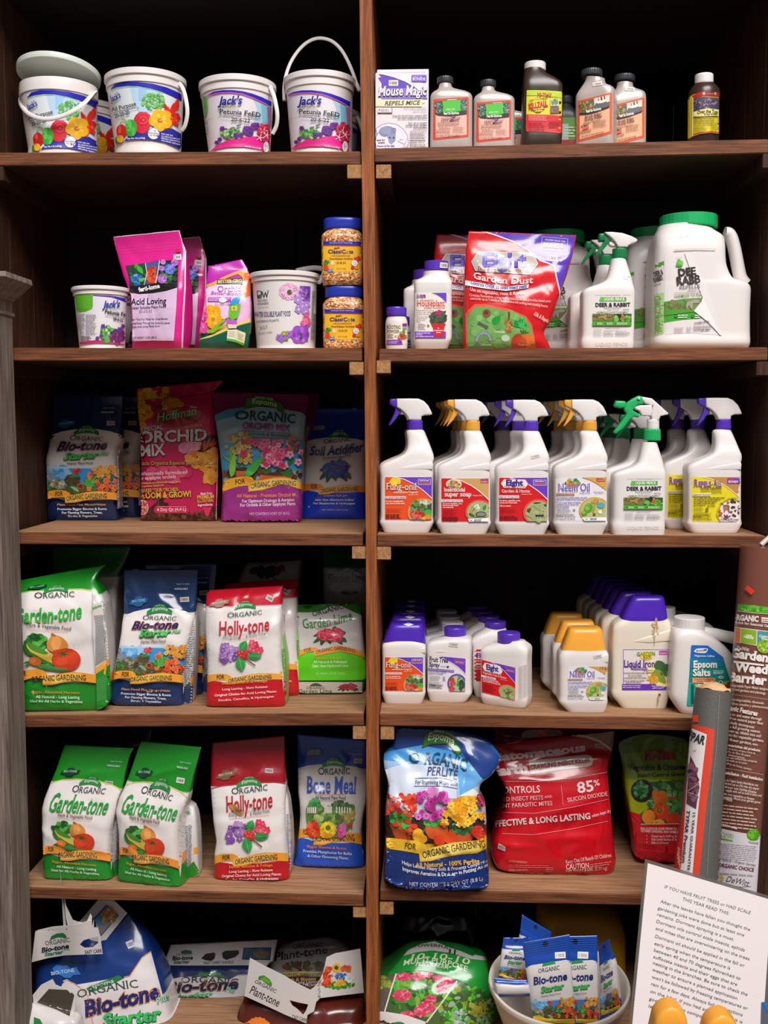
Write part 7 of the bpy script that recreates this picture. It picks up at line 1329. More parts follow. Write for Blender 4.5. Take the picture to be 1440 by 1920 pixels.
for i,(t,x0_,x1_,y) in enumerate((('Corrects and prevents plant yellowing',838,1165,1160),('For use on lawns,',890,1042,1190),('ornamental trees and shrubs',838,1092,1214),('Can be applied as a foliar',838,1075,1248),('spray or soil drench.',862,1035,1268))): a.T(t,x0_,y,x1_,y-3,20,'4a3a38',.008,.1)
a.G(825,1285,1030,1325,2,'d8c0f0',.45,0,.05); a.T('turns plants from',1150,1305,1290,1303,18,'e8d8f8',.015); a.T('yellow to green',1160,1328,1285,1326,18,'e8d8f8',.015)
for q in ((1200,520,1180,720,9),(1178,700,1185,850,6),(1210,530,1215,700,6),(1235,1385,1215,1535,9),(1225,1400,1235,1470,6)): a.leaf(*q,'c09a68')
a.ell(1240,1395,14,14,'7a4a2a'); a.blobs(16,1190,660,40,90,['d8c49a','d0b888'],6,14); a.done('label')
for i,(dx,dy_,t) in enumerate(((-.002,.061,'second'),(-.006,.122,'third'),(-.009,.183,'fourth'),(-.012,.243,'fifth'))): dup(c5,(dx-.010,dy_,0),f'purple cup capped large white bottle, {t} in the row behind the stained one','large purple cup capped bottles',('label',))
dup(c5,(-.026,.303,0),'rearmost large white bottle in the row behind the stained one','large purple cup capped bottles',('label',))
# epsom salts jug
ve4 = V(1240,1120,7.2); Yq,z = yb('R4',1290,1338,.032)
rowsP = [(265,1100,1572,.028),(250,1115,1555,.030),(215,1130,1500,.033),(128,1140,1360,.036),(126,1140,1320,.036),(132,1130,1100,.036),(142,1060,900,.036),(150,960,760,.036),(156,860,650,.036),(160,740,560,.036,5),(165,640,490,.034,4),(172,585,455,.032,2.4),(176,582,430,.029,2)]
c6,b = jug('salt_jug','white jug with round white cap, blue and teal label, behind the rolls','jug',ve4,rowsP,WH,Yq,z,n=6,sm=2,K=80); x0,y0 = ve4(174,226); x1,y1 = ve4(584,468); cap('cap',c6,PX,x0,x1,y0,y1,Yq+.003,WH,(70,.004))
tube('handle',c6,[at(*ve4(x,y),Yq) for x,y in ((560,470),(700,490),(860,525),(1000,560),(1090,640),(1110,800),(1100,960),(1080,1100))],.012,WH,16)
a = Art(ve4,b,c6,L=10,seed=85)
a.poly([(405,650),(420,645),(625,650),(832,805),(945,1170),(935,1460),(360,1465),(348,1450)],'0f8f86',0); a.poly([(405,650),(420,645),(625,650),(832,805),(850,860),(390,860)],'1a6ac8',0); a.poly([(390,820),(840,825),(870,930),(385,960)],'1480a8')
a.poly([(372,1150),(940,1130),(945,1170),(935,1460),(360,1465),(348,1450)],'2cb09c'); a.poly([(445,740),(460,705),(500,690),(628,692),(605,745),(560,755)],'f2f4f6',2); a.T('Monterey',470,738,580,728,30,'2a5a8a',.02,.3); a.leaf(570,715,620,705,12,'2a4a6a'); a.T('Magnesium Sulfate',450,800,718,806,26,'e0ecf4',.02)
a.T('Epsom',435,948,752,948,92,'f4f2ee',.035,0,.02); a.T('Salts',425,1060,665,1060,92,'f4f2ee',.035,0,.02); a.G(700,985,850,1040,3,'d8ece8',.5); a.ell(805,1080,40,22,'c8dcd8'); a.T('OMRI',775,1088,835,1088,16,'2a6a5a',.02)
a.poly([(420,1085),(728,1090),(728,1160),(418,1155)],'e88a5a'); a.poly([(418,1085),(600,1088),(600,1158),(418,1155)],'eda870'); a.T('Promotes Rose Blooms',445,1115,705,1118,22,'a8482a',.015); a.T('& Cane Growth',485,1144,660,1146,22,'a8482a',.015)
a.poly([(740,1150),(930,1120),(945,1200),(740,1200)],'9ab04a'); a.ell(802,1145,24,24,'e8f0f0'); a.ell(802,1145,15,15,'3a4a4a'); a.blobs(14,870,1215,70,34,['c02a34','a81c28','d84048'],18,34); a.leaf(890,1180,935,1140,16,'2f6a34')
a.line([(425,1180),(425,1430)],18,'1c5a58'); a.G(400,1170,450,1440,18,'1c5a58',.5); a.G(445,1170,520,1190,2,'e0a048',.5); a.done('label')
dup(c6,(-.032,.118,0),'shaded white jug with round cap behind the teal label jug')
dup(c6,(-.046,.235,0),'rearmost dim white jug behind the teal label jug',None,('label',))
# ================================================================== fifth shelf, left
vgA = V(60,1370,6.194); Yf,z5 = on('L5',150,1652)
def gusset(root,v,rows,Y,z,quadc,n=30,main='d8d2d0',low=GT,seed=3,bars=None,slope=-.08,band=None,title=None,k=.6):
    g = loft('side_gusset',root,v,rows,M('white_film','d6d0ce',.3),Y,k=k,zb=z,step=6,K=44,sharp=0,n=6)
    a = Art(v,[g],root,L=5,seed=seed); a.poly(quadc,low)
    if band: a.poly(band,'f09a3c')
    if title: a.T(*title)
    if bars: a.G(*bars,n,'6a7480',.42,slope,.08)
    a.done('gusset_print',PRINTF); return g
def garden_bag(label,v,rows,Y,z,m,picq,seed,lines=GARL,wt=31,rib=(79.5,86),tt=(6,51.5,86,52,12),logo=(35,25,66,32.5),org=(32,36.5,74,37.5,3.8),gard=(22,82),fors=(9,17),dy=0.,topc=GT):
    root,b = zbag('fertilizer_bag',label,v,rows,Y,z,'e6dfdc',[(0,topc),(wt/100,'e6dfdc'),(rib[0]/100,'f0963c'),(rib[1]/100,'1f8a2c')],seed=seed,amp=.0034,nc=22,n=6,dy=dy)
    a = espoma(b,root,m,topc,'1f8a2c',seed,wt=wt,arch=4,logo=logo,org=org,rib=rib,ribc=('f0963c','f2b458'),badge=(22,21,'0f3f2c','9ac0a8',('BIO-TONE',)),lines=lines,edge='d8d060',gard=gard,fors=fors)
    x0,y0,x1,y1,h = tt; a.T('Garden-tone',x0,y0,x1,y1,h,'2a9a3c',.016,.16,.03); a.line([(x0+13,y0+1),(x0+60,y0+1.6)],.25,'d88a4a'); a.T('Herb & Vegetable Food',x0+13,y0+3.5,x0+61,y0+4.2,2.5,'4a5058',.01,.1,.04); a.line([(x0+13,y0+4.6),(x0+60,y0+5.2)],.25,'d88a4a')
    a.uv = False; a.v = lambda x,y: v(*sub4(120,1050,600,1420,*picq)(x,y)); pic_veg(a); a.v = m; a.uv = True; ribbon(a,*rib,ribc=('f0963c','f2b458'),gard=gard,fors=fors)
    a.done('printed_front',PRINTF); return root,b
rows = [(135,1735,930,1785,.036,6),(128,1690,940,1730,.040),(118,1400,900,1450,.042),(110,1150,910,1200,.042),(102,920,960,980,.040),(130,800,985,830,.034),(210,600,1045,690,.022),(280,440,1085,490,.011),(345,260,1130,300,.004),(380,165,1180,205,.002)]
mA = UV(vgA,[(0,380,165,1180,205),(31,205,605,1045,690),(46,104,900,960,960),(60,108,1110,910,1150),(79,118,1375,910,1440),(100,132,1720,930,1790)])
g5a,b = garden_bag('green and white vegetable bag on the fifth shelf, left one of the pair',vgA,rows,Yf+.042,z5,mA,((220,1045),(735,1045),(735,1405),(220,1405)),51,tt=(10,48,89,47.5,11.5),rib=(76.5,83.2),wt=30,logo=(40,24.5,70,31),org=(33,35,78,34.5,3.6),gard=(23,80))
gusset(g5a,vgA,[(900,1770,1000,1640,.028,6),(880,1450,1000,1380,.032,6),(890,1150,1010,1120,.030,6),(930,960,980,980,.02,6)],Yf+.058,z5,[(910,1560),(1000,1480),(1000,1650),(905,1780)],bars=(922,1090,1005,1590),seed=5,slope=-.3)
sticker(g5a,[b],vgA,892,605,95,42,6,'a8a8a0','6a6a64')
vgB = V(210,1370,6); Yf,z5 = on('L5',285,1661)
rows = [(64,1700,790,1815,.034,6),(60,1640,775,1740,.038),(70,1380,745,1480,.040),(72,1150,730,1230,.041),(38,900,745,1010,.038),(75,760,800,890,.030),(150,600,858,750,.018),(215,420,910,520,.009),(290,210,975,290,.003),(328,118,1000,188,.002)]
mB = UV(vgB,[(0,328,118,1000,188),(31,150,600,858,750),(47,38,890,770,980),(58,70,1080,728,1170),(79,65,1330,745,1470),(100,62,1690,790,1815)])
g5b,b = garden_bag('green and white vegetable bag on the fifth shelf, right one showing its side panel',vgB,rows,Yf+.040,z5,mB,((120,1045),(600,1060),(600,1430),(120,1410)),52,rib=(77,83.4),dy=.012,tt=(8,48.5,93,49.5,12),org=(27,34.5,77,36,4.2),logo=(38,24,70,31.5),gard=(23,84),wt=30.5)
gusset(g5b,vgB,[(760,1800,985,1620,.024,6),(745,1450,975,1400,.030,6),(735,1150,965,1150,.030,6),(770,960,950,960,.024,6),(850,800,930,850,.012,6)],Yf+.070,z5,[(758,1620),(920,1470),(988,1590),(800,1815),(765,1700)],bars=(762,1090,900,1580),seed=6,slope=-.28,band=[(918,1320),(966,1305),(970,1380),(920,1390)],title=('-tone',785,985,885,935,60,'3a9a44',.02,.1))
sticker(g5b,[b],vgB,770,560,92,62,10,'dcdad0','7a7a70')
rows = [(180,700,700,700,.03,6),(180,500,760,480,.038),(190,200,800,190,.02),(200,20,820,20,.003)]
dgb,b = zbag('fertilizer_bag','green bag darkened in colour for shade at the back behind the pair of vegetable bags',V(150,1360,6),rows,.37,Z('L5',230,.37),'12361a',seed=55); a = Art(V(150,1360,6),b,dgb,L=8); a.T('BIO-TONE',260,120,400,100,24,'5a6a60',.01); a.rect(560,60,620,100,'6a6a64'); a.done('printed_front',PRINTF)  # green film given a near black tone as painted shade
vh5 = V(385,1370,6.4); Yf,z5 = on('L5',470,1653)
rows = [(95,1828,1005,1835,.034,6),(95,1760,1010,1770,.040),(98,1500,985,1470,.042),(120,1330,972,1300,.042),(85,1100,960,1100,.040),(68,900,955,900,.036),(55,680,965,640,.026),(62,500,955,450,.014),(72,280,950,220,.004),(85,145,948,58,.002)]
mh5 = UV(vh5,[(0,85,145,952,58),(30,58,670,965,600),(50,75,960,955,930),(80,100,1510,985,1450),(100,95,1825,1005,1800)])
RD5 = 'a01222'
h5,b = zbag('fertilizer_pouch','dark red and white pouch with blossom and holly picture on the fifth shelf',vh5,rows,Yf+.042,z5,'e8e1de',[(0,RD5),(.315,'e8e2de'),(.77,'e8e2de'),(.8,'f2a838'),(.86,'c01826')],seed=56,amp=.0034,nc=22)
a = espoma(b,h5,mh5,RD5,'c01826',56,wt=31,arch=1,logo=(35,26.5,68,33),org=(28,37.5,76,36,4.4),rib=(79.5,86),ribc=('f0a034','f2bc58'),tear=False,orgc='1f4a48',badge=(20,22.8,'7a5a44','d0b8a0',('BIO-TONE',)),lines=tuple((89.6+(v-88.2)*1.12,u0,u1-1,h*1.1,c,t) for v,u0,u1,h,c,t in HOLL),gard=(29,86),fors=(12,22),edge='b83040')
a.T('Holly-tone',20,51,83,48.8,12.2,'b8242c',.012,.03,.03,-.8); a.line([(24,52),(78,50.5)],.25,'e09a60'); a.T('Evergreen',23,54.5,43,54.2,2.4,'5a6a68',0,.2,.05); a.T('& Azalea Food',52,54.2,79,52.4,2.4,'5a6a68',0,.15,.05); a.line([(24,55.8),(78,54.2)],.25,'e0804a')
a.poly([(24,46),(31,46),(37,49),(41,53.5),(38,53.8),(31,51.5),(25,48)],'c8904a',2)
a.uv = False; a.v = lambda x,y: vh5(*sub(250,1060,780,1470,255,1060,780,1470)(x,y)); pic_holly(a); a.done('printed_front',PRINTF); sticker(h5,[b],vh5,765,480,98,58,3,'b8a8a8','6a5a5a')
gusset(h5,vh5,[(980,1830,1020,1780,.028,6),(965,1500,1042,1500,.034,6),(955,1150,1030,1150,.032,6),(958,850,1005,850,.024,6),(955,650,970,680,.012,6)],Yf+.056,z5,[(980,1540),(1045,1490),(1022,1780),(985,1830)],low='9a1420',bars=(975,1000,1036,1540),seed=7,slope=-.1)
vbm = V(540,1370,6.856); Yf,z5 = on('L5',615,1628)
rows = [(64,1755,980,1790,.036,6),(62,1700,998,1740,.040),(100,1530,955,1480,.041),(130,1320,945,1300,.041),(150,1080,965,1120,.040),(140,930,1000,950,.036),(124,820,1008,800,.030),(122,470,1008,480,.014),(118,200,1008,240,.004),(120,44,1004,120,.002)]
mbm = UV(vbm,[(0,120,44,1008,122),(24,122,470,1008,490),(48,130,870,1005,890),(60,150,1060,975,1080),(76,130,1300,930,1340),(100,60,1730,985,1795)])
BLU = '2a50b4'
bm5,b = zbag('bone_meal_pouch','bright blue and white pouch with a heart shaped garden picture beside the upright',vbm,rows,Yf+.041,z5,'dcd4d0',[(0,BLU),(.235,'d6ceca'),(.72,'d6ceca'),(.76,'f0a838'),(.84,'2454c0')],seed=57,amp=.0036,nc=24)
a = espoma(b,bm5,mbm,BLU,'2454c0',57,wt=24,arch=2.8,logo=(36,17.2,69,24),org=(30,29.2,76,28.3,4.6),rib=(73.5,81.5),ribc=('f0a232','f2b84e'),mid='d6cfcb',badge=(24,13,'3a4a6a','a8b4c8',('SOLAR','POWER')),tear=False,gard=(24,90),fors=(8,17),
           lines=((86.8,17,76,1.9,'d87a50','Bigger Blooms & Roots'),(90.2,12,84,1.9,'c8d8f0','Provides Phosphorus for Bulbs'),(93.4,19,78,1.9,'b8ccec','& Other Flowering Plants')))
a.T('Bone Meal',13,43.5,86,43.0,12.6,'3a5ec0',.015,.1,.06); a.line([(26,44.6),(70,44)],.3,'d8703a'); a.T('All Natural Plant Food',25,48.2,70,47.8,2.5,'3a3a44',.01,0,.05); a.line([(26,49.3),(70,48.8)],.3,'d8703a'); a.T('TEAR TO OPEN',76,9.5,94,9.8,1.0,'8aa0d8'); a.T('RESEALABLE',74,12.6,94,13,1.3,'a0b4e0',.01)
a.uv = False; a.v = vbm
heart = [(235,1000),(290,910),(350,895),(410,930),(460,985),(540,985),(560,940),(640,915),(740,935),(840,960),(855,1060),(830,1200),(760,1290),(680,1370),(560,1375),(440,1380),(330,1360),(270,1270),(235,1150)]
a.poly(heart,'6a8048',2); a.blobs(120,540,1110,290,130,['5a8a3a','7aa04c','8ab05a','4a6a30','a0b868','6a7a4a'],20,44,.5); a.blobs(24,690,960,150,50,['4a6a3a','5a7a44','3a5a30'],20,40); a.blobs(20,345,940,60,50,['3f9a50','56b068','2f8040'],18,34); a.blobs(40,780,1080,70,80,['a8a050','c0a85a','8a9a44','b88a4a'],16,30,.5)
for x in list(range(250,360,24))+list(range(470,560,20))+list(range(620,820,34)): a.poly([(x,980+abs(x-500)*.05),(x+7,965+abs(x-500)*.05),(x+14,980+abs(x-500)*.05),(x+14,1060),(x,1060)],'e8e4dc')
a.blobs(50,330,1270,75,90,['d83a1c','e8502a','c02a14','f06a3a'],22,40,.5)
for r,c in ((108,'d8b81c'),(100,'f0d830')): a.ell(515,1275,r,r,c)
for i in range(60): t = a.rnd.uniform(0,6.28); q = a.rnd.uniform(30,100); a.ell(515+q*math.cos(t),1275+q*math.sin(t),15,8,a.rnd.choice(['f6e040','e0c020','f0d030','c8a818']),math.degrees(t),8,.000004)
a.ell(515,1250,34,34,'6a6a1c'); a.blobs(24,500,1350,80,20,['f0a838','e8902c'],14,26); a.blobs(14,690,1280,40,70,['d84aa8','e86ac0','c03a90'],30,50); a.ell(680,1275,14,14,'f0e0a0'); a.blobs(10,800,1220,30,20,['c0303a'],10,18)
a.done('printed_front',PRINTF); sticker(bm5,[b],vbm,900,388,105,60,3,'c8b8a8','8a6a54')

# ================================================================== fifth shelf, right
vpl = V(705,1360,5.817); Yf,z5 = on('R5',840,1671)
rows = [(230,1845,1225,1770,.050,5),(70,1700,1245,1740,.062),(80,1640,1240,1640,.065),(98,1400,1218,1400,.068),(90,1100,1216,1100,.068),(100,900,1205,930,.064),(128,700,1130,770,.056),(120,620,1150,640,.048),(85,500,1290,540,.036),(74,380,1375,385,.026),(90,300,1330,290,.018),(190,230,1230,180,.012),(205,120,1120,120,.007),(208,25,880,58,.003)]
pb,b = zbag('perlite_bag','large crumpled blue and sky bag with potted flowers and floppy folded top',vpl,rows,Yf+.052,z5,'1c3f8a',[(0,'1f3f86'),(.15,'2a6ab0'),(.2,'7ab4e0'),(.34,'c4d4ea'),(.44,'c8d0e0'),(.62,'4a3028'),(.7,'f0c23a'),(.78,'1a3474')],seed=61,amp=.006,low=.004,nc=30,w=.22,h=.32,n=4,sm=3)
a = Art(vpl,b,pb,L=3.6,seed=91)
a.poly([(205,20),(880,55),(1150,130),(1385,385),(1300,545),(1165,590),(940,300),(880,200),(520,200),(200,270)],'1f3f86',0); a.poly([(75,370),(95,290),(200,270),(500,215),(880,300),(1165,585),(1130,640),(1000,740),(900,760),(900,820),(110,790),(130,620),(80,480)],'9cc4ea',0)
a.poly([(75,370),(95,290),(200,270),(500,215),(880,300),(1000,400),(860,420),(500,380),(240,400)],'4a9ae0',0); a.poly([(850,330),(960,380),(1165,585),(1000,735),(920,770),(900,560)],'6ab0ea',0); a.poly([(100,480),(300,420),(700,440),(880,640),(880,800),(115,790),(135,620)],'d2dcee',0); a.poly([(900,775),(1000,720),(1060,690),(1135,760),(1130,780)],'eceef0')
a.poly([(500,250),(530,90),(600,70),(640,40),(790,60),(850,110),(940,280),(900,330),(850,300),(820,240),(760,200),(600,210)],'1f5a1c',0); a.poly([(515,240),(540,100),(610,80),(760,100),(840,160),(925,280),(895,320),(850,270),(780,190),(600,195)],'2f7a26',0); a.T('SINCE 1929',630,75,835,125,22,'c8d8b0',.01,0,0,14); a.T('Espoma',565,165,850,225,84,'e6e4d4',.005,0,.05,34)
a.T('O',388,430,510,380,128,'1f4a5a',.015,0,.05); a.T('RGANIC',525,425,985,505,132,'1f4a5a',.015,0,.06,26); a.T('PERLITE',558,545,885,590,96,'3a4a80',.01,0,0,16); a.line([(415,575),(720,572),(890,610)],6,'3a5a9a'); a.T('For Improving Heavy Soils',428,640,890,660,46,'3a4a5a',.005,0,.05,8); a.line([(415,662),(720,660),(890,688)],6,'3a5a9a')
a.poly([(100,940),(150,1000),(1210,1000),(1215,1330),(100,1230)],'3f2a24'); a.poly([(165,980),(480,1130),(450,1260),(210,1230)],'c8562a',2); a.poly([(540,1090),(780,1090),(750,1250),(580,1230)],'d05c2c',2); a.poly([(800,1130),(1060,1130),(1020,1290),(840,1280)],'c85a30',2)
a.blobs(50,280,1020,110,90,['2f8a30','3fa53a','1f6a28','4ab84a'],18,34,.5); a.blobs(50,640,1030,130,70,['2f8a30','3fa53a','1f6a28','56b04a'],18,36,.5); a.blobs(40,940,1120,120,50,['3a7a3a','2a6a34','56905a','1f5a2c'],22,42,.5)
for i in range(46): x,y = a.rnd.uniform(105,440),a.rnd.uniform(750,950); a.ell(x,y+abs(x-280)*.05,a.rnd.uniform(22,38),a.rnd.uniform(18,30),a.rnd.choice(['d8301c','e8452a','c0281c','f05a3a']),a.rnd.uniform(0,180),10)
for x,y in ((365,980),(450,990),(420,1100),(350,1050),(215,1080)): a.ell(x,y,34,28,'d83a24')
for i in range(34):
    x,y = a.rnd.uniform(440,800),a.rnd.uniform(720,1010); a.flower(x,y,a.rnd.uniform(30,48),a.rnd.choice(['c83aa0','d858b8','b02a88','e078c8']),'4a1a50',7)
a.blobs(14,610,730,60,40,['d878c0','e090d0'],22,34)
for i in range(56): x,y = a.rnd.gauss(960,110),a.rnd.uniform(800,1080); a.flower(min(x,1190),y,a.rnd.uniform(34,54),a.rnd.choice(['f0b020','e8a018','f6c840','e0901c']),'c87a14')
a.blobs(16,1160,820,40,60,['c83a60','d85078','b02a50'],22,40)
a.ell(460,1200,62,76,'f0ae2a'); a.ell(500,1240,60,50,'e8a020'); a.ell(695,1250,66,60,'d8401c'); a.ell(815,1230,74,70,'e04a24'); a.ell(1110,1160,70,70,'c83024'); a.ell(1150,1210,60,60,'d8442c'); a.leaf(500,1180,550,1110,10,'4a7a2a')
a.poly([(98,1220),(280,1240),(450,1260),(540,1300),(560,1345),(700,1310),(850,1275),(1000,1265),(1130,1250),(1212,1190),(1216,1330),(1100,1395),(900,1410),(740,1440),(600,1480),(480,1490),(470,1400),(300,1370),(160,1350),(120,1330)],'f0c030',0); a.poly([(510,1360),(700,1325),(850,1290),(1000,1280),(1130,1270),(1130,1370),(900,1395),(740,1425),(600,1462),(500,1470)],'f4d870',0)
a.T('FOR',312,1345,435,1358,66,'4a3a14',.01); a.T('ORGANIC GARDENING',515,1455,1195,1325,76,'4a3a14',.01,0,0,14)
a.poly([(105,1350),(300,1375),(468,1405),(478,1492),(600,1484),(740,1444),(900,1414),(1100,1400),(1216,1335),(1248,1760),(230,1850),(65,1700),(80,1500)],'1a3478'); a.T('All Natural - 100% Perlite',430,1548,1130,1500,48,'f0b830',.03,0,0,-10)
a.T('Helps Loosen Heavy Soils & Prevents Compaction',285,1510,1225,1490,38,'e6e8f2',.02,0,0,-85); a.T('Improves Aeration & Drainage in Potting Mixes',290,1580,1220,1535,40,'eceef6',.025,0,0,-85); a.T('NET CONTENTS 8 DRY QT (8.8 L)',365,1750,1165,1690,42,'d8dcea',.005,0,.05,-32)
a.done('printed_front',PRINTF)
# red bag with a handle tab
vde = V(920,1355,5.878); Yf,z5 = on('R5',1050,1641)
rows = [(150,1690,1362,1668,.044,5),(50,1610,1400,1560,.056),(10,1480,1385,1450,.060),(25,1340,1362,1250,.060),(150,1020,1342,950,.058),(180,780,1318,720,.052),(110,640,1300,560,.042),(60,560,1318,420,.030),(30,420,1355,290,.016),(10,260,1364,160,.006),(8,238,1365,92,.002)]
de,b = zbag('insecticide_bag','large glossy red bag with white rounded lettering and handle slots, beside the perlite',vde,rows,Yf+.048,z5,'c4101f',[(0,'b00e1c'),(.3,'c81020'),(.6,'d0101f')],seed=62,amp=.0045,nc=26,w=.22,h=.28,n=4.5)
prism('handle_tab',de,vde,[(330,160),(345,100),(420,70),(760,70),(800,120),(760,165),(700,150),(400,172)],Yf+.052,.0016,M('red_film','8a0c18',.25),.001,1)
a = Art(vde,[b]+[c for c in de.children if c.name.startswith('handle')],de,L=4,seed=92)
a.poly([(345,130),(380,95),(440,88),(518,92),(512,150),(440,160),(350,168)],'0e0505',0); a.poly([(605,95),(640,82),(720,85),(760,120),(755,160),(720,160),(690,140),(620,135)],'0e0505',0)  # slots painted near black for the dark inside, not cut through
a.poly([(900,130),(1000,110),(1365,90),(1360,300),(1310,280),(1200,200),(1060,150)],'8a6a4a',0); a.line([(890,132),(1060,155),(1200,205),(1330,300)],26,'d0b8a4')
a.T('Diatomaceous',-45,430,1050,310,84,'e0c0c0',.05,0,0,-6); a.T('Earth',10,590,412,545,98,'e4c8c8',.06)
a.poly([(422,420),(1060,350),(1110,365),(1134,410),(1115,465),(1070,485),(440,568)],'b8a09c',0); a.T('CRAWLING INSECT KILLER',440,515,1100,432,44,'9a1c28',.035)
for y0,y1 in ((660,545),(1000,845),(1235,1085)): a.line([(170 if y0 < 700 else 130,y0-12),(480,y0-10 if y0 < 700 else y0),(900,(y0+y1)/2+10),(1295,y1)],5,'eaa0a4')
a.line([(778,690),(798,905)],4,'eaa0a4'); a.T('CONTROLS',70,785,545,768,76,'e8c4c4',.015); a.T('LISTED INSECT PESTS',40,870,578,848,46,'e4bcbc',.005); a.T('AND',592,832,678,826,26,'e4bcbc',.005); a.T('PLANT PARASITIC MITES',40,945,680,910,46,'e4bcbc',.005); a.T('85',962,778,1140,750,118,'ecd0d0',.02); a.T('%',1140,700,1205,690,66,'ecd0d0',.01); a.T('SILICON DIOXIDE',848,875,1290,805,46,'e4bcbc',.005)
a.T('EFFECTIVE & LONG LASTING',10,1150,1100,1060,66,'f0d4d4',.03); a.T('when kept dry',1120,1045,1335,985,36,'ecc8c8',.01,.2)
a.T('ACTIVE INGREDIENT',200,1535,400,1552,22,'e89a9a',.01); a.G(200,1560,700,1600,2,'d87078',.4,.02); a.T('OTHER INGREDIENTS',200,1635,405,1632,20,'e89a9a',.01); a.G(610,1590,690,1650,3,'d87078',.5); a.G(200,1650,700,1675,1,'d87078',.5)
a.T('Keep Out Of Reach Of Children',832,1555,1330,1480,42,'f0d0d0',.01); a.T('CAUTION',832,1618,1085,1598,56,'f0d0d0',.015); a.G(1100,1555,1345,1600,2,'e0989c',.4,-.15); a.T('Net Weight 5 LBS. (2.27 kg)',832,1648,1285,1620,34,'f0d0d0',.01); a.poly([(88,1328),(165,1370),(158,1420),(76,1385)],'d8c8bc'); a.G(90,1345,155,1400,4,'8a6a60',.5,.4)
a.done('printed_front',PRINTF); sticker(de,[b],vde,1195,255,92,44,3,'c8b4a8','6a5048')
dup(de,(.012,.135,.0),'dark red bag standing behind the large red bag with white lettering',None,('printed_front','price_sticker'))
# lime vegetable pouch
vhy = V(1145,1370,7.11); Yf,z5 = on('R5',1240,1622)
rows = [(450,1752,1000,1812,.024,5),(315,1680,1010,1700,.036),(325,1600,1010,1600,.038),(290,1350,1020,1350,.038),(240,1050,1030,1050,.038),(200,800,1040,800,.034),(172,545,1050,540,.022),(165,500,1052,480,.018),(125,300,1055,290,.007),(95,150,1055,150,.003),(300,70,900,75,.002),(420,48,640,52,.0016)]
hy,b = zbag('insecticide_pouch','lime green and red pouch with vegetables photo between the red bag and the rolls',vhy,rows,Yf+.036,z5,'9aa81c',[(0,'4f7a1c'),(.15,'7a981c'),(.35,'a8b420'),(.6,'c01c28')],seed=63,amp=.0035,nc=20)
a = Art(vhy,b,hy,L=4,seed=93)
a.poly([(262,1075),(400,1120),(405,1250),(1030,1240),(1010,1812),(450,1755),(315,1680),(330,1600),(290,1350)],'cf1c2a',0); a.poly([(90,130),(300,75),(480,45),(640,60),(820,150),(1050,160),(1050,420),(900,300),(700,260),(300,300),(125,300)],'567f1e',0)
a.T('22225',172,192,285,185,28,'2a4a14',.03); a.T('Hi-Yield',448,385,868,368,118,'3a0a1c',.07,0,.06); a.T('Hi-Yield',446,382,864,365,116,'b01c3a',.04,0,.06); a.T('Vegetable & Ornamental',235,530,1130,520,76,'1c2410',.02,0,.05); a.T('Insect Control Granules',360,618,1060,600,50,'1c2a10',.012,0,.04)
a.poly([(500,685),(800,672),(1040,640),(1035,1240),(415,1250),(400,1100),(560,1000),(570,850)],'3f5a34',0); a.blobs(90,760,900,260,240,['3f7a3a','2f5a30','56904a','6aa05a','8ab078'],26,54,.5)
a.ell(420,800,150,152,'3a2028'); a.ell(420,800,138,140,'2f2a2a'); a.blobs(40,400,790,90,100,['2f6a34','3f8a44','5aa86a','1f4a28'],16,36,.4)
for q in ((565,800,745,1010,70),(590,830,700,1060,60)): a.leaf(*q,'d86a2a')
a.ell(665,900,80,110,'d8742c',30); a.ell(670,1075,108,112,'d8401c'); a.ell(650,1060,70,70,'e85a30'); a.ell(650,1065,36,32,'2f6a24'); a.ell(655,1060,16,14,'6aa03a'); a.ell(505,1150,88,98,'e0882a'); a.ell(640,1230,80,50,'e8a030'); a.ell(620,1225,26,14,'7a8a2a'); a.ell(830,1170,108,76,'d8401c'); a.leaf(740,890,960,905,14,'c8502c'); a.leaf(800,1080,1000,880,36,'4f9a3a')
for i in range(12): t = i*.52; a.leaf(980,740,980+70*math.cos(t),740+70*math.sin(t),8,'7a6a1c')
a.poly([(400,1240),(1035,1232),(1035,1245),(402,1254)],'e0c8a0'); a.poly([(402,1254),(1035,1246),(1010,1812),(450,1755),(318,1680),(335,1600),(300,1350),(280,1150)],'cf1c2a')
a.T('FOR OUTDOOR HOME PERIMETER, GARDENS,',400,1320,1040,1322,30,'f0d8d8',.02); a.T('FLOWER GARDENS, AND HOME GARDENS',408,1352,1030,1372,30,'f0d8d8',.02)
for i,t in enumerate(('Covers up to 3,000 sq. ft.','Kills Listed Surface & Soil Insects','Kills in 24 hours')): a.ell(482,1400+i*44,7,7,'f0d8d8'); a.T(t,545,1420+i*44,(885,1010,775)[i],1422+i*44,30,'f0d8d8',.015)
a.G(370,1500,700,1570,4,'9a101c',.35,.1); a.G(730,1540,770,1630,4,'8a0c18',.6); a.G(360,1590,980,1740,7,'9a101c',.4,.1); a.done('printed_front',PRINTF)
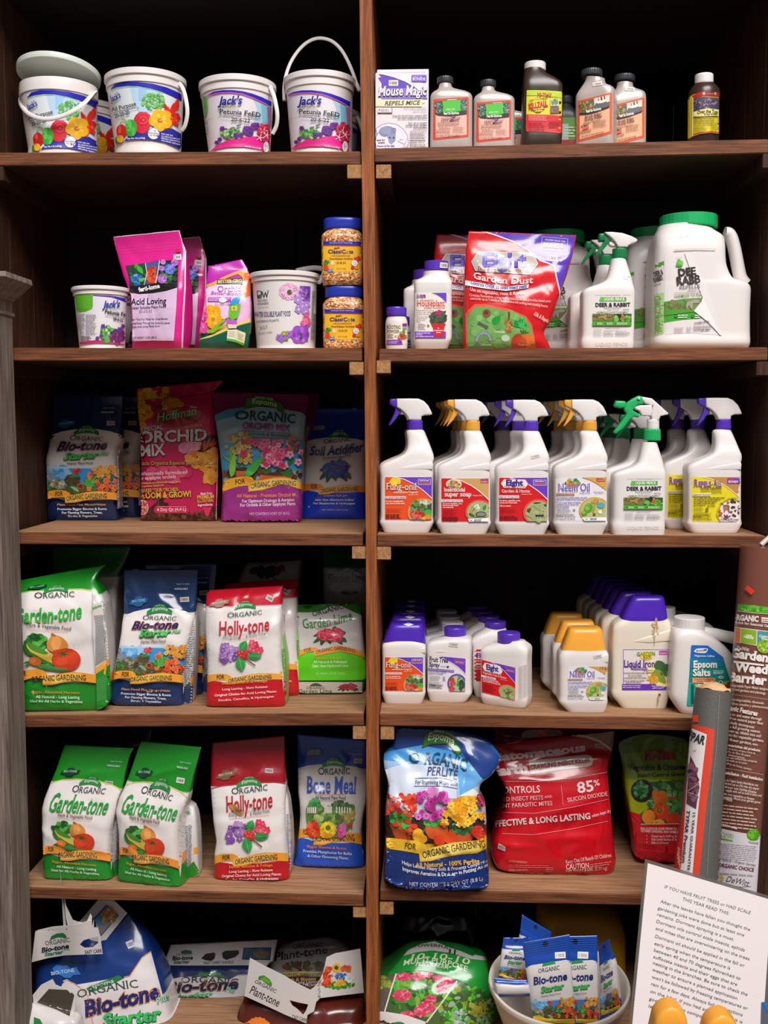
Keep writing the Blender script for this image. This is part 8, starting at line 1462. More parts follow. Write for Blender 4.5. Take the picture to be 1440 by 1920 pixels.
# ------------------------------------------------------------------ two rolls leaning in front of the shelves
def roll(name,label,ax,r0,r1,matb,zbot,ends=None):
    """ax: top (px,py,Y) and bottom (px,py,Y); carried on down to the ledge"""
    t = at(*ax[0]); q = at(*ax[1]); d = (q-t); L_ = (t.z-zbot)/(t.z-q.z); bot = t+d*L_; root = thing(name,label,'roll',tuple(bot))
    ex = Vector((1,0,0)); ax_ = (t-bot).normalized(); ex = (ex-ax_*ex.dot(ax_)).normalized(); ey = ax_.cross(ex); K,m = 64,60; vv,F = [],[]
    for i in range(m+1):
        f = i/m; c = bot+(t-bot)*f; r = r1+(r0-r1)*f
        for k in range(K):
            a_ = 2*math.pi*k/K; p = c+ex*(r*math.cos(a_))+ey*(r*math.sin(a_)); 
            if i == 0: p.z = max(p.z,zbot+.0005)
            vv.append(tuple(p))
    for i in range(m):
        for k in range(K): F.append((i*K+k,i*K+(k+1) % K,(i+1)*K+(k+1) % K,(i+1)*K+k))
    F.append(tuple(reversed(range(K))))
    minz = min(p[2] for p in vv); vv = [(x,y,z+(zbot+.0004-minz)) for x,y,z in vv]
    if ends is None: F.append(tuple(range(m*K,(m+1)*K)))
    return root,mk('roll_body',vv,F,matb,root,True,40),(t,ex,ey,ax_)
MG = M('grey_landscape_fabric','5d5b57',.55,bump=.3,bscale=160); MBR = M('brown_paper_roll','7a4a3c',.3,coat=.3,bump=.1)
ty,b,(tc_,ex,ey,axx) = roll('fabric_roll','grey landscape fabric roll with red and white wrapper, shorter one leaning at right',((1338,1292,-.078),(1304,1640,-.135)),.0330,.048,MG,ZB+.001,ends=1)
vv,F = [],[]; K = 48; rr = [.0330,.030,.022,.020,.004]; zz_ = [.0,.0035,.004,.009,.012]
for i,(r,h) in enumerate(zip(rr,zz_)):
    for k in range(K): a_ = 2*math.pi*k/K; vv.append(tuple(tc_+ex*(r*(1+.05*math.sin(3*a_+i))*math.cos(a_))+ey*(r*math.sin(a_))+axx*(h+.002*math.sin(5*a_+i*2))))
for i in range(4):
    for k in range(K): F.append((i*K+k,i*K+(k+1) % K,(i+1)*K+(k+1) % K,(i+1)*K+k))
F.append(tuple(range(4*K,5*K))); mk('crumpled_end_paper',vv,F,M('tan_core_paper','d8b080',.7,bump=.5),ty)
vT = V(1240,1280,4.685); a = Art(vT,b,ty,L=5,seed=94)
a.poly([(275,365),(470,410),(445,700),(400,1050),(330,1720),(120,1720),(90,1600),(200,1100),(245,600)],'d8432c',0); a.poly([(255,395),(400,455),(370,700),(325,1100),(270,1720),(165,1720),(205,1200),(235,700)],'e4dcdc',0)
a.poly([(90,1600),(180,1180),(205,1200),(165,1720),(110,1720)],'d02a20',0); a.poly([(255,640),(300,730),(325,860),(320,1000),(305,1110),(220,1060),(235,800)],'5a3244',0); a.blobs(40,275,880,44,170,['6a3a50','8a4a60','3a2834','7a5a6a','2c2430'],14,30,.5); a.line([(235,950),(325,890)],6,'c8a0a8'); a.line([(230,960),(320,990)],5,'c8a0a8')
a.T('TYPAR',170,480,375,545,72,'2a2830',.035); a.G(280,590,320,605,1,'a09a9c',.5)
def vtext(a,s_,x0,y0,x1,y1,h,col,**k): a.T(s_,x0,y0,x1,y1,h,col,**k)
vtext(a,'TYPAR Premium',222,1120,180,1580,30,'2a2830',bold=.02,shear=.2); vtext(a,'15 YEAR GUARANTEE',278,1140,228,1650,22,'2a2830',bold=.01)
for i in range(6): a.line([(125+i*4,1400+i*34),(160+i*2,1470+i*34)],7,'f0a090')
a.line([(510,110),(490,500),(440,1000),(400,1700)],3,'9a9890'); a.rect(278,285,325,345,'e8401c'); a.done('wrapper')
dw,b,_x = roll('mulch_paper_roll','tall brown paper roll in clear film with white lettering at the right edge',((1427,1024,-.048),(1380,1680,-.056)),.0382,.0382,MBR,ZB+.001)
tpt = at(1427,1020,-.048); tube('twisted_film_end',dw,[tpt+Vector((.0,.0,-.002)),tpt+Vector((.014,.004,.010)),tpt+Vector((.022,.006,.016))],.005,M('clear_film_end','c8bab0',.25),8)
vD = V(1240,1120,7.2); a = Art(vD,b,dw,L=5,seed=95)
a.poly([(1035,88),(1200,105),(1560,140),(1560,225),(1200,205),(1028,180)],'4fae2a'); a.blobs(24,1250,150,190,30,['6ac03a','8ad04a','3f9a2a'],14,30); a.line([(1028,184),(1250,212),(1560,230)],7,'e0d8b0')
a.T('ORGANIC',945,300,1310,330,74,'f2ece8',.05); a.poly([(1352,265),(1560,285),(1560,355),(1352,340)],'e8dcc8'); a.G(1365,285,1540,335,2,'8a7a60',.5,.05); a.T('Mulch for Seasonal Gardens',985,350,1560,415,34,'f0e4dc',.025,0,.04)
a.poly([(1000,400),(1560,470),(1560,680),(1290,655),(990,605)],'e8dcc0'); a.poly([(1005,410),(1070,418),(1062,608),(996,598)],'d8743a'); a.poly([(1082,420),(1285,448),(1278,638),(1074,614)],'8ab82a'); a.poly([(1300,450),(1560,478),(1560,670),(1292,645)],'4a9aa8'); a.T('100%',1135,525,1225,540,28,'f4f4e8',.04); a.T('Natural',1110,545,1240,565,34,'f4f4e8',.04); a.T('Controls',1318,535,1470,552,34,'f4f4e8',.03); a.T('Weeds',1345,570,1460,588,34,'f4f4e8',.03); a.ell(1400,665,112,92,'a8c02a'); a.ell(1400,665,104,85,'5a9a1c'); a.blobs(14,1400,660,70,60,['a8d03a','7ab82a','c0d850'],16,30)
a.T('DeWitt',1022,705,1185,730,48,'f2ece8',.01,0,.06); a.T('Garden',925,800,1435,875,118,'f4eeea',.045,0,.06); a.T('Weed',980,995,1440,1035,122,'f4eeea',.045,0,.06); a.poly([(975,855),(1385,905),(1385,930),(975,882)],'f4eeea'); a.T('Barrier',905,1125,1420,1185,122,'f4eeea',.045,0,.06)
a.T('Biodegradable Paper Mulch designed',900,1195,1450,1258,34,'e8d4c8',.015); a.T('for annual gardens and plantings',890,1245,1405,1312,34,'e8d4c8',.015)
for i in range(34): a.ell(950+i*14.5,1308+i*2.1,4,4,'e8d4c8')
a.T('biodegradable disenado',950,1390,1385,1445,34,'e8d4c8',.01); a.T('jardines anuales y plantaciones',900,1440,1440,1505,34,'e8d4c8',.01)
vD2 = V(1240,1280,4.685); a.v = vD2
a.T('Organic Features',530,225,842,292,42,'f4eae4',.035)
for i,(t,x0_,x1_,y0_,y1_) in enumerate((('Allows air and water through',530,880,275,332),('Made from natural paper fiber',525,895,310,370),('Gradually decomposes',560,815,352,402),('Lasts a full growing season',530,865,385,442),('Rot down up, tillable into soil',520,872,420,480),('Excellent for vegetable gardens',515,895,455,522),('and flower gardens, too',545,845,500,555))): a.T(t,x0_,y0_,x1_,y1_,24,'f0e0d8',.012)
a.T('Caracteristicas del producto',545,550,868,606,22,'f4eae4',.03)
for i in range(6): a.T(('Permite el aire y el agua a traves de','Hecho de fibra de papel','Se descompone','Dura una temporada completa','Cultivable en el suelo','jardines de flores, tambien')[i],550,580+i*26,(825,780,730,840,750,790)[i],(628,650,668,702,716,770)[i]+i*0,17,'e8d0c4',.01)
for i in range(36): a.ell(565+i*9.3,750+i*1.6,2.6,2.6,'e8d4c8')
a.T('Installation - Facil Instalacion',555,800,890,862,26,'f4eae4',.03)
for i,(t,xx) in enumerate((('Lay out Organic Garden Weed Barrier over',850),('soil and cut an (X) into dry paper',858),('and cover with DeWitt EStaples',835),('or weight with soil to hold in place and',880),('plant your vegetables or flowers',815),('as normal. Watch your garden grow',870))): a.T(t,545-i*3,860+i*30,xx,912+i*30,20,'f0e0d8',.012)
a.T('NO WEEDS!',535,1022,618,1045,20,'f4eae4',.03)
for i in range(7): a.G(545-i*3,1066+i*30,850,1086+i*30,1,'e0c4b8',.5,.12,.15)
a.T('no tenga maleza',528,1250,665,1288,20,'f4eae4',.03)
a.poly([(512,1278),(700,1318),(870,1345),(835,1900),(470,1830)],'dcd6dc'); a.ell(808,1338,58,52,'4a9a1c'); a.ell(805,1332,44,40,'7ac02a'); a.T('Natural',768,1412,850,1420,22,'6a7a5a'); a.T('OMRI',522,1350,628,1372,42,'8aa878'); a.poly([(518,1358),(628,1385),(626,1398),(516,1370)],'6ab03a')
a.G(515,1405,840,1550,9,'9a94a0',.3,.09,.1); a.T('All Natural - Organic Garden',490,1555,825,1615,24,'7a7480',.01,.1); a.T('ORGANIC CHOICE',500,1615,812,1662,32,'6a2a38',.03); a.G(515,1660,815,1690,1,'a8a2a8',.5,.08,0); a.T('DeWitt',565,1745,770,1790,52,'4a444c',.0,.35,.03); a.leaf(535,1742,530,1685,16,'d8b02a'); a.line([(520,1745),(600,1780),(700,1795),(790,1790)],4,'5a545c'); a.G(690,1812,790,1830,1,'6a646c',.5,.1,0)
a.poly([(710,0),(712,0),(712,1),(710,1)],'e8401c'); a.v = V(1230,1010,5.82); a.poly([(1000,508),(1078,570),(1040,612),(968,548)],'e8401c'); a.done('printed_wrap')
# ================================================================== bottom cell, left
def sheet(name,root,v,pts,Yf,mat,th=.0012,L=7.,hole=None,cols=None):
    """a thin pliable piece: outline in pixels, depth by a function of the pixel; real thickness"""
    loops = [[Vector((*v(*p),0)) for p in pts]]+[[Vector((*v(*p),0)) for p in h] for h in (hole or [])]
    q = np.array([(p.x,p.y) for lp in loops for p in lp]); t = np.array(tessellate_polygon(loops))
    for _ in range(9):
        a,b,c = q[t[:,0]],q[t[:,1]],q[t[:,2]]; e = np.stack([np.linalg.norm(b-a,axis=1),np.linalg.norm(c-b,axis=1),np.linalg.norm(a-c,axis=1)],1); big = e.max(1) > L
        if not big.any(): break
        keep = t[~big]; tb = t[big]; w = e[big].argmax(1); r = np.arange(len(tb)); i0,i1,i2 = tb[r,w],tb[r,(w+1) % 3],tb[r,(w+2) % 3]
        key = np.minimum(i0,i1).astype(np.int64)*1000003+np.maximum(i0,i1); u,inv = np.unique(key,return_inverse=True); inv = inv.ravel(); first = np.zeros(len(u),int); first[inv] = r
        mid = (q[i0[first]]+q[i1[first]])/2; im = len(q)+inv; q = np.vstack([q,mid]); t = np.vstack([keep,np.column_stack([i0,im,i2]),np.column_stack([im,i1,i2])])
    P = [at(x,y,Yf(x,y)) for x,y in q.tolist()]
    bm = bmesh.new(); bv = [bm.verts.new(p) for p in P]
    for f in t.tolist():
        try: bm.faces.new([bv[i] for i in f])
        except ValueError: pass
    bmesh.ops.remove_doubles(bm,verts=bm.verts,dist=1e-5)
    for f in bm.faces:
        f.normal_update()
        if f.normal.y > 0: f.normal_flip()
    bmesh.ops.solidify(bm,geom=bm.faces[:],thickness=th)
    bm.verts.index_update(); vv = [tuple(x.co) for x in bm.verts]; F = [tuple(w.index for w in f.verts) for f in bm.faces]; bm.free()
    return mk(name,vv,F,mat,root,True,40)
WFILM = M('white_bag_film','dcd6d2',.34,coat=.2); BFILM = M('blue_bag_film','17387c',.25,coat=.4); BRF = M('brown_bag_film','5a2418',.25,coat=.4)
v61 = V(40,1660,5.143); zb6 = ZB+.0006
rows = [(190,1700,1440,1700,.075,5),(150,1500,1450,1500,.080),(125,1337,1432,1337,.078),(105,1000,1355,980,.070),(110,800,1275,740,.058),(190,660,1235,610,.044),(330,540,1185,470,.026),(480,430,1100,350,.012),(600,330,1030,270,.004)]
bb,b = zbag('fertilizer_sack','big blue and white sack with folded white carry handle, front left of the bottom',v61,rows,.12,zb6,'17387c',[(0,'17387c'),(.52,'17387c'),(.56,'dcd6d4')],seed=71,amp=.005,nc=24,w=.28,h=.4,n=4)
a = Art(v61,b,bb,L=4,seed=101)
a.poly([(1250,640),(1160,700),(1100,790),(1040,880),(960,885),(640,1000),(560,1040),(440,960),(400,920),(440,905),(520,960),(640,1060),(640,1337),(1440,1337)],'e2dcdc',0)
a.poly([(400,945),(430,910),(560,990),(650,1060),(700,1337),(330,1337),(200,1337)],'dad4d2',0)
a.line([(1252,636),(1165,695),(1105,785),(1045,875),(990,885)],10,'d8945a'); a.line([(405,945),(430,912),(520,950),(640,1060),(690,1337)],8,'d8945a')
a.poly([(625,995),(700,960),(830,910),(940,865),(985,900),(900,940),(760,1000),(660,1035)],'2f7a44',0); a.T('Espoma',645,1010,895,935,40,'d0e0cc',.01,.1); a.T('SINCE 1929',650,975,850,935,14,'a8c8a8')
a.T('ORGANIC',545,1090,1130,985,78,'3a4a44',.0,0,.05,14)
a.T('Bio-tone',615,1270,1350,1085,150,'e0945a',.075,.22); a.T('Bio-tone',615,1270,1350,1085,150,'1f2a6c',.045,.22,.05)
a.T('Starter',790,1380,1365,1300,130,'1f5a3a',.06,.15); a.T('Starter',785,1374,1360,1294,128,'3fc06a',.035,.15); a.T('Plus',1310,1150,1440,1090,60,'2f8a5a',.05,.2); a.T('Plus',1310,1150,1440,1090,60,'b8e4c8',.015,.2)
a.poly([(300,800),(340,765),(400,775),(440,770),(475,800),(535,785),(545,815),(575,860),(500,865),(470,895),(420,890),(340,850),(310,830)],'3a78c8',0); a.T('BIO-TONE',290,868,515,832,34,'c8dcf0',.015); a.done('printed_front',PRINTF); sticker(bb,[b],v61,1050,568,70,72,-24,'d0ccd0','6a6a7a')
# the white carry handle: one half folded forward to the left, the other standing behind
fl1 = sheet('carry_handle',bb,v61,[(135,440),(300,400),(530,378),(690,330),(740,400),(765,520),(785,662),(600,668),(420,675),(260,700),(100,742)],lambda x,y: .035-.0004*(1806-y)*.4+.012*math.sin((x-60)*.05),WFILM,hole=[[(560,575),(600,530),(680,505),(745,495),(740,560),(690,600),(610,605)]])
a = Art(v61,[fl1],bb,L=6,seed=9); a.poly([(275,530),(290,490),(340,465),(400,458),(430,480),(438,510),(355,500)],'2f7a44',0); a.T('ORGANIC',232,580,470,545,42,'4a4a4a',0,0,.05); a.T('Bio-tone',195,650,462,605,46,'2a2438',.04,.2,.03); a.T('Starter',225,685,410,655,34,'2f8a54',.04,.2); a.T('Plus',415,632,468,622,18,'6ab08a',.03); a.T('EASY CARRY',615,662,800,645,34,'3a3434',.01,0,.05); a.done('handle_print',PRINTF)
fl2 = sheet('carry_handle',bb,v61,[(540,372),(680,210),(810,58),(900,150),(1022,268),(900,420),(785,566),(700,560),(620,480)],lambda x,y: .105+.0002*(1700-y),WFILM)
a = Art(v61,[fl2],bb,L=6,seed=10); a.poly([(685,335),(820,185),(940,290),(770,490),(720,400)],'2a2a5a'); a.poly([(697,338),(820,196),(928,290),(772,478),(720,400)],'7a98a8'); a.poly([(700,335),(760,265),(770,370),(730,390)],'4a9ad8'); a.blobs(70,845,290,70,75,['e8843a','d8602a','f0a850','6a8a4a','4a7a4a','c8783a','e8b870'],10,18,.6); a.poly([(740,400),(850,370),(772,478)],'9a8a90'); a.done('handle_print',PRINTF)
# second sack low at the left, seen by its handle
rows = [(-40,1640,560,1640,.03,4),(-20,1450,560,1450,.03),(0,1300,545,1330,.026),(30,1200,520,1270,.014),(60,1130,480,1240,.003)]
b2,b = zbag('fertilizer_sack','white topped sack low at the left, in front of the big blue and white sack',V(40,1660,5.143),rows,-.005,zb6,'dcd6d2',seed=72,amp=.003,w=.12,h=.2,n=4)
sheet('carry_handle',b2,v61,[(108,1060),(190,960),(300,905),(330,960),(430,1000),(540,1060),(500,1270),(470,1270),(320,1200),(115,1130)],lambda x,y: .0,WFILM)
hd_ = [c for c in b2.children if c.name.startswith('carry')][0]; a = Art(v61,[hd_,b],b2,L=6); a.poly([(150,1130),(265,1000),(470,1010),(510,1060),(465,1260),(320,1190)],'4a4238',0); a.poly([(120,1270),(180,1290),(205,1337),(120,1337)],'2f7a44'); a.done('handle_print',PRINTF)  # brown patch painted for the shadow inside the handle window
# far left sack, only its handle corner beside the post
rows = [(20,1500,120,1500,.02,4),(20,700,118,700,.02),(20,620,118,620,.012),(22,300,142,290,.003),(30,150,150,118,.002)]
b3,b = zbag('fertilizer_sack','sack behind the grey post with only a white handle corner showing',v61,rows,.24,zb6,'cfc9c5',[(0,'cfc9c5'),(.36,'cfc9c5'),(.4,'17387c')],seed=73,amp=.001,n=4)
a = Art(v61,b,b3,L=6); a.line([(88,250),(90,430)],8,'23235a'); a.done('handle_print',PRINTF)
# sack in the middle, its shade put into duller print colours
v62 = V(290,1750,6.26)
rows = [(-60,1500,900,1500,.05,4),(-20,1200,1050,1200,.055),(40,800,1230,800,.050),(70,560,1260,540,.040),(90,400,1320,390,.024),(95,375,1380,370,.014),(190,140,1440,78,.003)]
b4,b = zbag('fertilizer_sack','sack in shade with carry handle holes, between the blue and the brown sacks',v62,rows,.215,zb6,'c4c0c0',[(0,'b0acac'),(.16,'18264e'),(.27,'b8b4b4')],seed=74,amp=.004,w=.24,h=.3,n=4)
a = Art(v62,b,b4,L=4,seed=103)
a.poly([(95,375),(200,140),(440,170),(620,130),(830,78),(1000,98),(1440,80),(1400,372),(800,380)],'b4b0b0',0)
a.poly([(545,295),(600,240),(700,225),(715,250),(700,300),(660,325),(600,315)],'060606',0); a.poly([(790,230),(830,205),(985,200),(990,240),(940,280),(840,312),(800,290)],'060606',0)  # handle holes drawn as black patches, their inner shade painted on
a.poly([(300,215),(360,195),(430,205),(440,240),(320,240)],'2a5a3a'); a.T('ORGANIC',250,262,440,262,24,'3a3a3a'); a.T('Bio-tone',205,315,450,305,46,'1a1a2a',.04,.2); a.T('Starter',220,360,415,350,40,'2a6a44',.04,.2); a.T('EASY CARRY HANDLE',578,362,928,352,30,'2a2a30',.01,0,.04)
a.poly([(1045,170),(1370,165),(1355,315),(1025,305)],'1a1a2a'); a.poly([(1055,180),(1360,175),(1346,305),(1036,295)],'2a4a6a'); a.blobs(30,1250,250,90,40,['6a4a3a','4a5a4a','7a5a40'],14,26)
a.poly([(95,380),(1100,375),(1050,440),(880,540),(600,490),(300,510),(200,530),(90,470)],'16244e',0); a.poly([(440,510),(560,450),(750,455),(860,530),(640,500)],'1f5a30'); a.T('Espoma',520,495,780,490,34,'5a8a60',.01,.1)
a.T('ORGANIC',305,580,985,605,70,'23232c',.0,0,.05,14); a.T('Bio-tone',115,705,985,650,130,'c08a5a',.06,.25); a.T('Bio-tone',115,705,985,650,130,'17173a',.04,.25,.04); a.T('Starter',165,810,690,760,90,'1f5a34',.055,.3); a.T('Starter',165,806,690,756,88,'4aa064',.03,.3); a.T('Plus',830,680,940,700,60,'6ab08a',.03,.2)
a.T('Starter Plant Food',205,860,760,850,34,'4a4a54',.01,.2,.04,16); a.v = lambda x,y: v62(*sub(75,1040,1060,1440,150,760,900,1250)(x,y)); pic_pots(a); a.done('printed_front',PRINTF)
# brown sack behind, its white greyed in colour for the shade
v63 = V(440,1750,3.66)
rows = [(150,800,830,800,.05,4),(170,500,850,500,.055),(200,330,860,330,.045),(260,180,860,180,.026),(310,95,720,60,.012),(420,55,640,30,.003)]
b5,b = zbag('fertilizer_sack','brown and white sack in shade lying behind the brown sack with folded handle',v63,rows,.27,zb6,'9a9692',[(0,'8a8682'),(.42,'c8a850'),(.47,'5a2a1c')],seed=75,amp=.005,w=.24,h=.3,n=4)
a = Art(v63,b,b5,L=4,seed=104); a.T('ORGANIC',400,110,610,100,36,'2a2a2a',0,0,.05,8); a.T('Plant-tone',275,190,640,135,56,'1a1614',.02,.15); a.blobs(60,480,225,160,28,['6a3a2a','3a4a2a','4a5a34','8a7a3a','5a2a24'],10,22); a.poly([(310,270),(480,260),(620,270),(620,295),(480,285),(330,295)],'d8c070'); a.T('ORGANIC GARDENING',300,288,620,288,16,'4a3a1c',.02)
a.poly([(150,800),(240,330),(360,300),(480,292),(640,305),(850,420),(830,800)],'55241a'); a.T('Rich & Blooms',350,330,560,322,22,'d8b060',.03); a.T('Long Lasting',420,348,580,340,20,'e0d8d0',.02); a.T('for Flowers',440,370,580,360,20,'e0d8d0',.02); a.done('printed_front',PRINTF)
# brown sack with saddle handle
rows = [(10,900,905,900,.060,4.5),(20,750,900,740,.062),(20,622,890,600,.058),(40,500,886,520,.046),(62,440,882,470,.030),(70,425,885,440,.016),(75,415,886,425,.006)]
b6,b = zbag('fertilizer_sack','brown sack with white saddle shaped carry handle, next to the upright at the bottom',v63,rows,.115,zb6,'5a2014',seed=76,amp=.006,w=.26,h=.3,n=4,nc=26)
hs = sheet('carry_handle',b6,v63,[(105,170),(200,222),(330,285),(430,345),(520,388),(570,350),(610,260),(630,165),(690,138),(780,122),(862,106),(874,250),(886,408),(740,425),(590,444),(560,470),(545,535),(500,560),(492,618),(350,560),(200,490),(68,430)],
           lambda x,y: .058-.012*math.sin((x-460)*.018)+(.02 if x > 600 else 0),WFILM,hole=[[(375,458),(440,475),(505,488),(490,530),(470,560),(430,520),(395,495)]])
a = Art(v63,[hs],b6,L=5,seed=11)
a.poly([(162,320),(165,295),(200,288),(240,315),(256,345),(252,368),(215,345),(185,320)],'3f8a34',0); a.poly([(175,312),(205,298),(245,330),(240,350),(205,330)],'6ab03a',0); a.T('ORGANIC',135,338,280,410,24,'3a3430',0,0,.05); a.T('Plant-tone',100,410,296,505,58,'3a2a28',.005,.0); a.T('EASY CARRY',392,578,505,612,22,'4a4440',.01,0,.04)
a.blobs(50,720,355,100,20,['3fa03a','5ab84a','2f8a30'],8,18,.4); a.ell(698,238,30,32,'e8b83a'); a.ell(698,236,14,15,'6a4a1c'); a.blobs(10,765,250,26,26,['d8502c','e06a3a'],10,18); a.blobs(24,640,290,28,60,['d84a2a','c83a24','e06a4a'],10,18); a.blobs(30,730,298,42,24,['4a6ac8','3a50a8','6a8ad8'],7,12); a.blobs(30,710,340,50,22,['f0c040','e8a830'],7,13); a.blobs(24,785,305,28,26,['f0f0ee','e0e4dc'],7,12); a.blobs(14,632,345,24,20,['e85a3a','d83a24'],8,14); a.done('handle_print',PRINTF)
a = Art(v63,b,b6,L=5); n = [(160+74*(1+.10*(i % 2))*math.cos(i*math.pi/16),640+62*(1+.10*(i % 2))*math.sin(i*math.pi/16)) for i in range(32)]; a.poly(n,'e07a2a'); a.rect(70,610,240,660,'e07a2a'); a.T('BIO-TONE',85,650,235,650,24,'f4e0c8',.02); a.T('The',25,408,62,408,22,'e8dcd8',.04); a.done('printed_front',PRINTF)
# ================================================================== bottom cell, right
v64 = V(690,1690,5.76)
rows = [(-10,1700,1500,1700,.10,4),(-15,1400,1440,1400,.105),(-10,1150,1390,1190,.10),(60,930,1350,960,.088),(200,790,1310,800,.070),(330,640,1270,680,.050),(430,530,1230,610,.032),(540,470,1160,560,.016),(720,428,1000,470,.004)]
tb,b = zbag('fertilizer_sack','green sack with pink hydrangea photo slumped beside the bowl',v64,rows,.17,zb6,'1f8a34',[(0,'1c7a2e'),(.5,'1f8a34'),(.62,'7a7a50')],seed=77,amp=.006,low=.004,w=.3,h=.34,n=3.4,nc=20)
a = Art(v64,b,tb,L=4,seed=105)
a.poly([(430,530),(560,460),(720,430),(880,500),(1080,560),(1270,600),(1280,640),(1100,620),(900,560),(700,530),(520,550),(380,590)],'d0ccca',0); a.poly([(800,430),(950,415),(1180,560),(1130,590),(940,510)],'1a7a30'); a.T('POWERFUL',500,500,880,520,30,'3a4a3c',.02,0,0,20); a.T('LL',870,575,975,590,60,'2a3a2c',.04)
a.poly([(380,590),(520,552),(700,532),(900,565),(1100,622),(1282,640),(1330,1060),(1200,960),(980,850),(800,790),(600,750),(420,755),(210,800)],'239a3c',0)
a.T('10-10-10',450,640,1100,690,64,'e8e4c0',.01,.15,.06,40); a.T('MULTI-PURPOSE',378,695,1075,765,58,'e8e8d0',.012,.1,.05,60); a.T('FERTILIZER',510,700,870,735,38,'e0e4cc',.012,.1,.04,18)
a.poly([(0,1050),(110,870),(220,800),(300,780),(170,1190),(-10,1200)],'6a6258',0); a.blobs(50,150,890,90,80,['8a9a3c','a8b04a','6a7a34','9aa850'],14,28,.5)
a.poly([(305,780),(420,760),(600,755),(800,795),(960,860),(640,1310),(180,1190)],'4a6a38',0); a.blobs(140,540,1000,300,230,['4fae3a','3f9a34','6ac04a','357a2c','2c5a2c','8ab848'],26,56,.4,None)
for x,y,rx,ry in ((385,815,95,44),(545,810,80,40),(650,795,50,30),(760,835,60,36),(870,870,70,44),(370,1015,105,66),(800,940,70,56),(690,1075,85,66),(640,1140,90,70),(570,1185,76,66),(430,1225,80,46)):
    a.ell(x,y,rx,ry,'d84a68'); a.blobs(36,x,y,rx*.92,ry*.92,['e86a84','d04060','f090a4','c83a58'],9,16,.8)
a.poly([(965,860),(1150,930),(1340,1070),(1400,1400),(640,1400),(640,1310)],'4a6a34'); a.blobs(200,1060,1160,330,250,['5ac02a','7ad040','3f9a2c','8a9a30','a8b040','2f6a2c','9ab8a0','4a5a30'],18,40,.4); a.blobs(40,1000,1260,90,80,['a8c8b0','8ab0a0','c0d8c0'],12,26,.4); a.blobs(40,1190,1150,110,90,['b0b83a','9aa030','c8c04a'],14,28,.4)
a.line([(305,780),(250,950),(180,1190)],16,'e8e4e0'); a.line([(962,860),(800,1090),(630,1310)],16,'e8e4e0')
a.poly([(-20,1185),(180,1190),(400,1225),(620,1300),(640,1500),(-20,1500)],'e4e0e2',0); a.ell(330,1350,80,50,'1f8a44'); a.done('printed_front',PRINTF)
rows = [(150,1200,1260,1200,.05,4),(180,600,1250,600,.05),(220,300,1200,300,.045),(330,120,1080,120,.03),(520,50,920,50,.004)]
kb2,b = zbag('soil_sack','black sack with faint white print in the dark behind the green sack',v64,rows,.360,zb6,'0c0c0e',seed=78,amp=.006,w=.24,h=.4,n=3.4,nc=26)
a = Art(v64,b,kb2,L=5); a.T('AERATION AND DRAINAGE',830,130,1190,330,26,'4a4a4c',.005,0,0,30); a.T('IDEAL FOR ALL',890,80,1200,200,22,'4a4a4c',0,0,0,24); a.T('CONTAINER',770,300,950,400,24,'4a4a30'); a.done('printed_front',PRINTF)
# yellow jug with green cap
v65 = V(900,1690,4.5); YEL = M('yellow_plastic','c8960e',.35)
yj,b = jug('watering_jug','yellow plastic jug with green cap in shade behind the bowl','jug',v65,[(520,1250,1300,.085),(508,1258,1000,.090),(508,1252,600,.090),(508,1250,330,.090),(512,1205,200,.086),(530,1110,110,.075,3.5),(560,1060,70,.062,3),(620,1020,45,.048,2.4)],YEL,.285,zb6,n=4,sm=3,K=80)
cap('cap',yj,PX,1042,1124,1672,1718,.285,GRN,(30,.01))
# bowl
BOWL = M('cream_glazed_ceramic','d9cfc4',.3,coat=.3)
def bowl(label,c,R,H,tilt):
    root = thing('ceramic_bowl',label,'bowl',tuple(c)); rot = Matrix.Rotation(tilt,3,'X')
    prof = [(.001,-H),(R*.62,-H),(R*.66,-H+.006),(R*.80,-H*.6),(R*.92,-H*.28),(R*.975,-.016),(R*1.0,-.010),(R*1.015,-.004),(R*1.005,.002),(R*.97,.003),(R*.945,-.003),(R*.93,-.02),(R*.87,-H*.3),(R*.74,-H*.62),(R*.55,-H+.014),(.001,-H+.012)]
    K = 96; vv,F = [],[]
    for r,z in prof:
        for k in range(K): a_ = 2*math.pi*k/K; vv.append(tuple(Vector(c)+rot @ Vector((r*math.cos(a_),r*math.sin(a_),z))))
    for i in range(len(prof)-1):
        for k in range(K): F.append((i*K+k,i*K+(k+1) % K,(i+1)*K+(k+1) % K,(i+1)*K+k))
    mz = min(p[2] for p in vv); return root,vv,F,mz
cb_ = at(1048,1838,-.03); root,vv,F,mz = bowl('big cream ceramic bowl holding small blue and white packets',cb_,.1395,cb_.z-zb6-.012,math.radians(6)); dz = zb6+.0004-mz; vv = [(x,y,z+dz) for x,y,z in vv]
mk('bowl_body',vv,F,BOWL,root,True,50); print('bowl dz',dz)
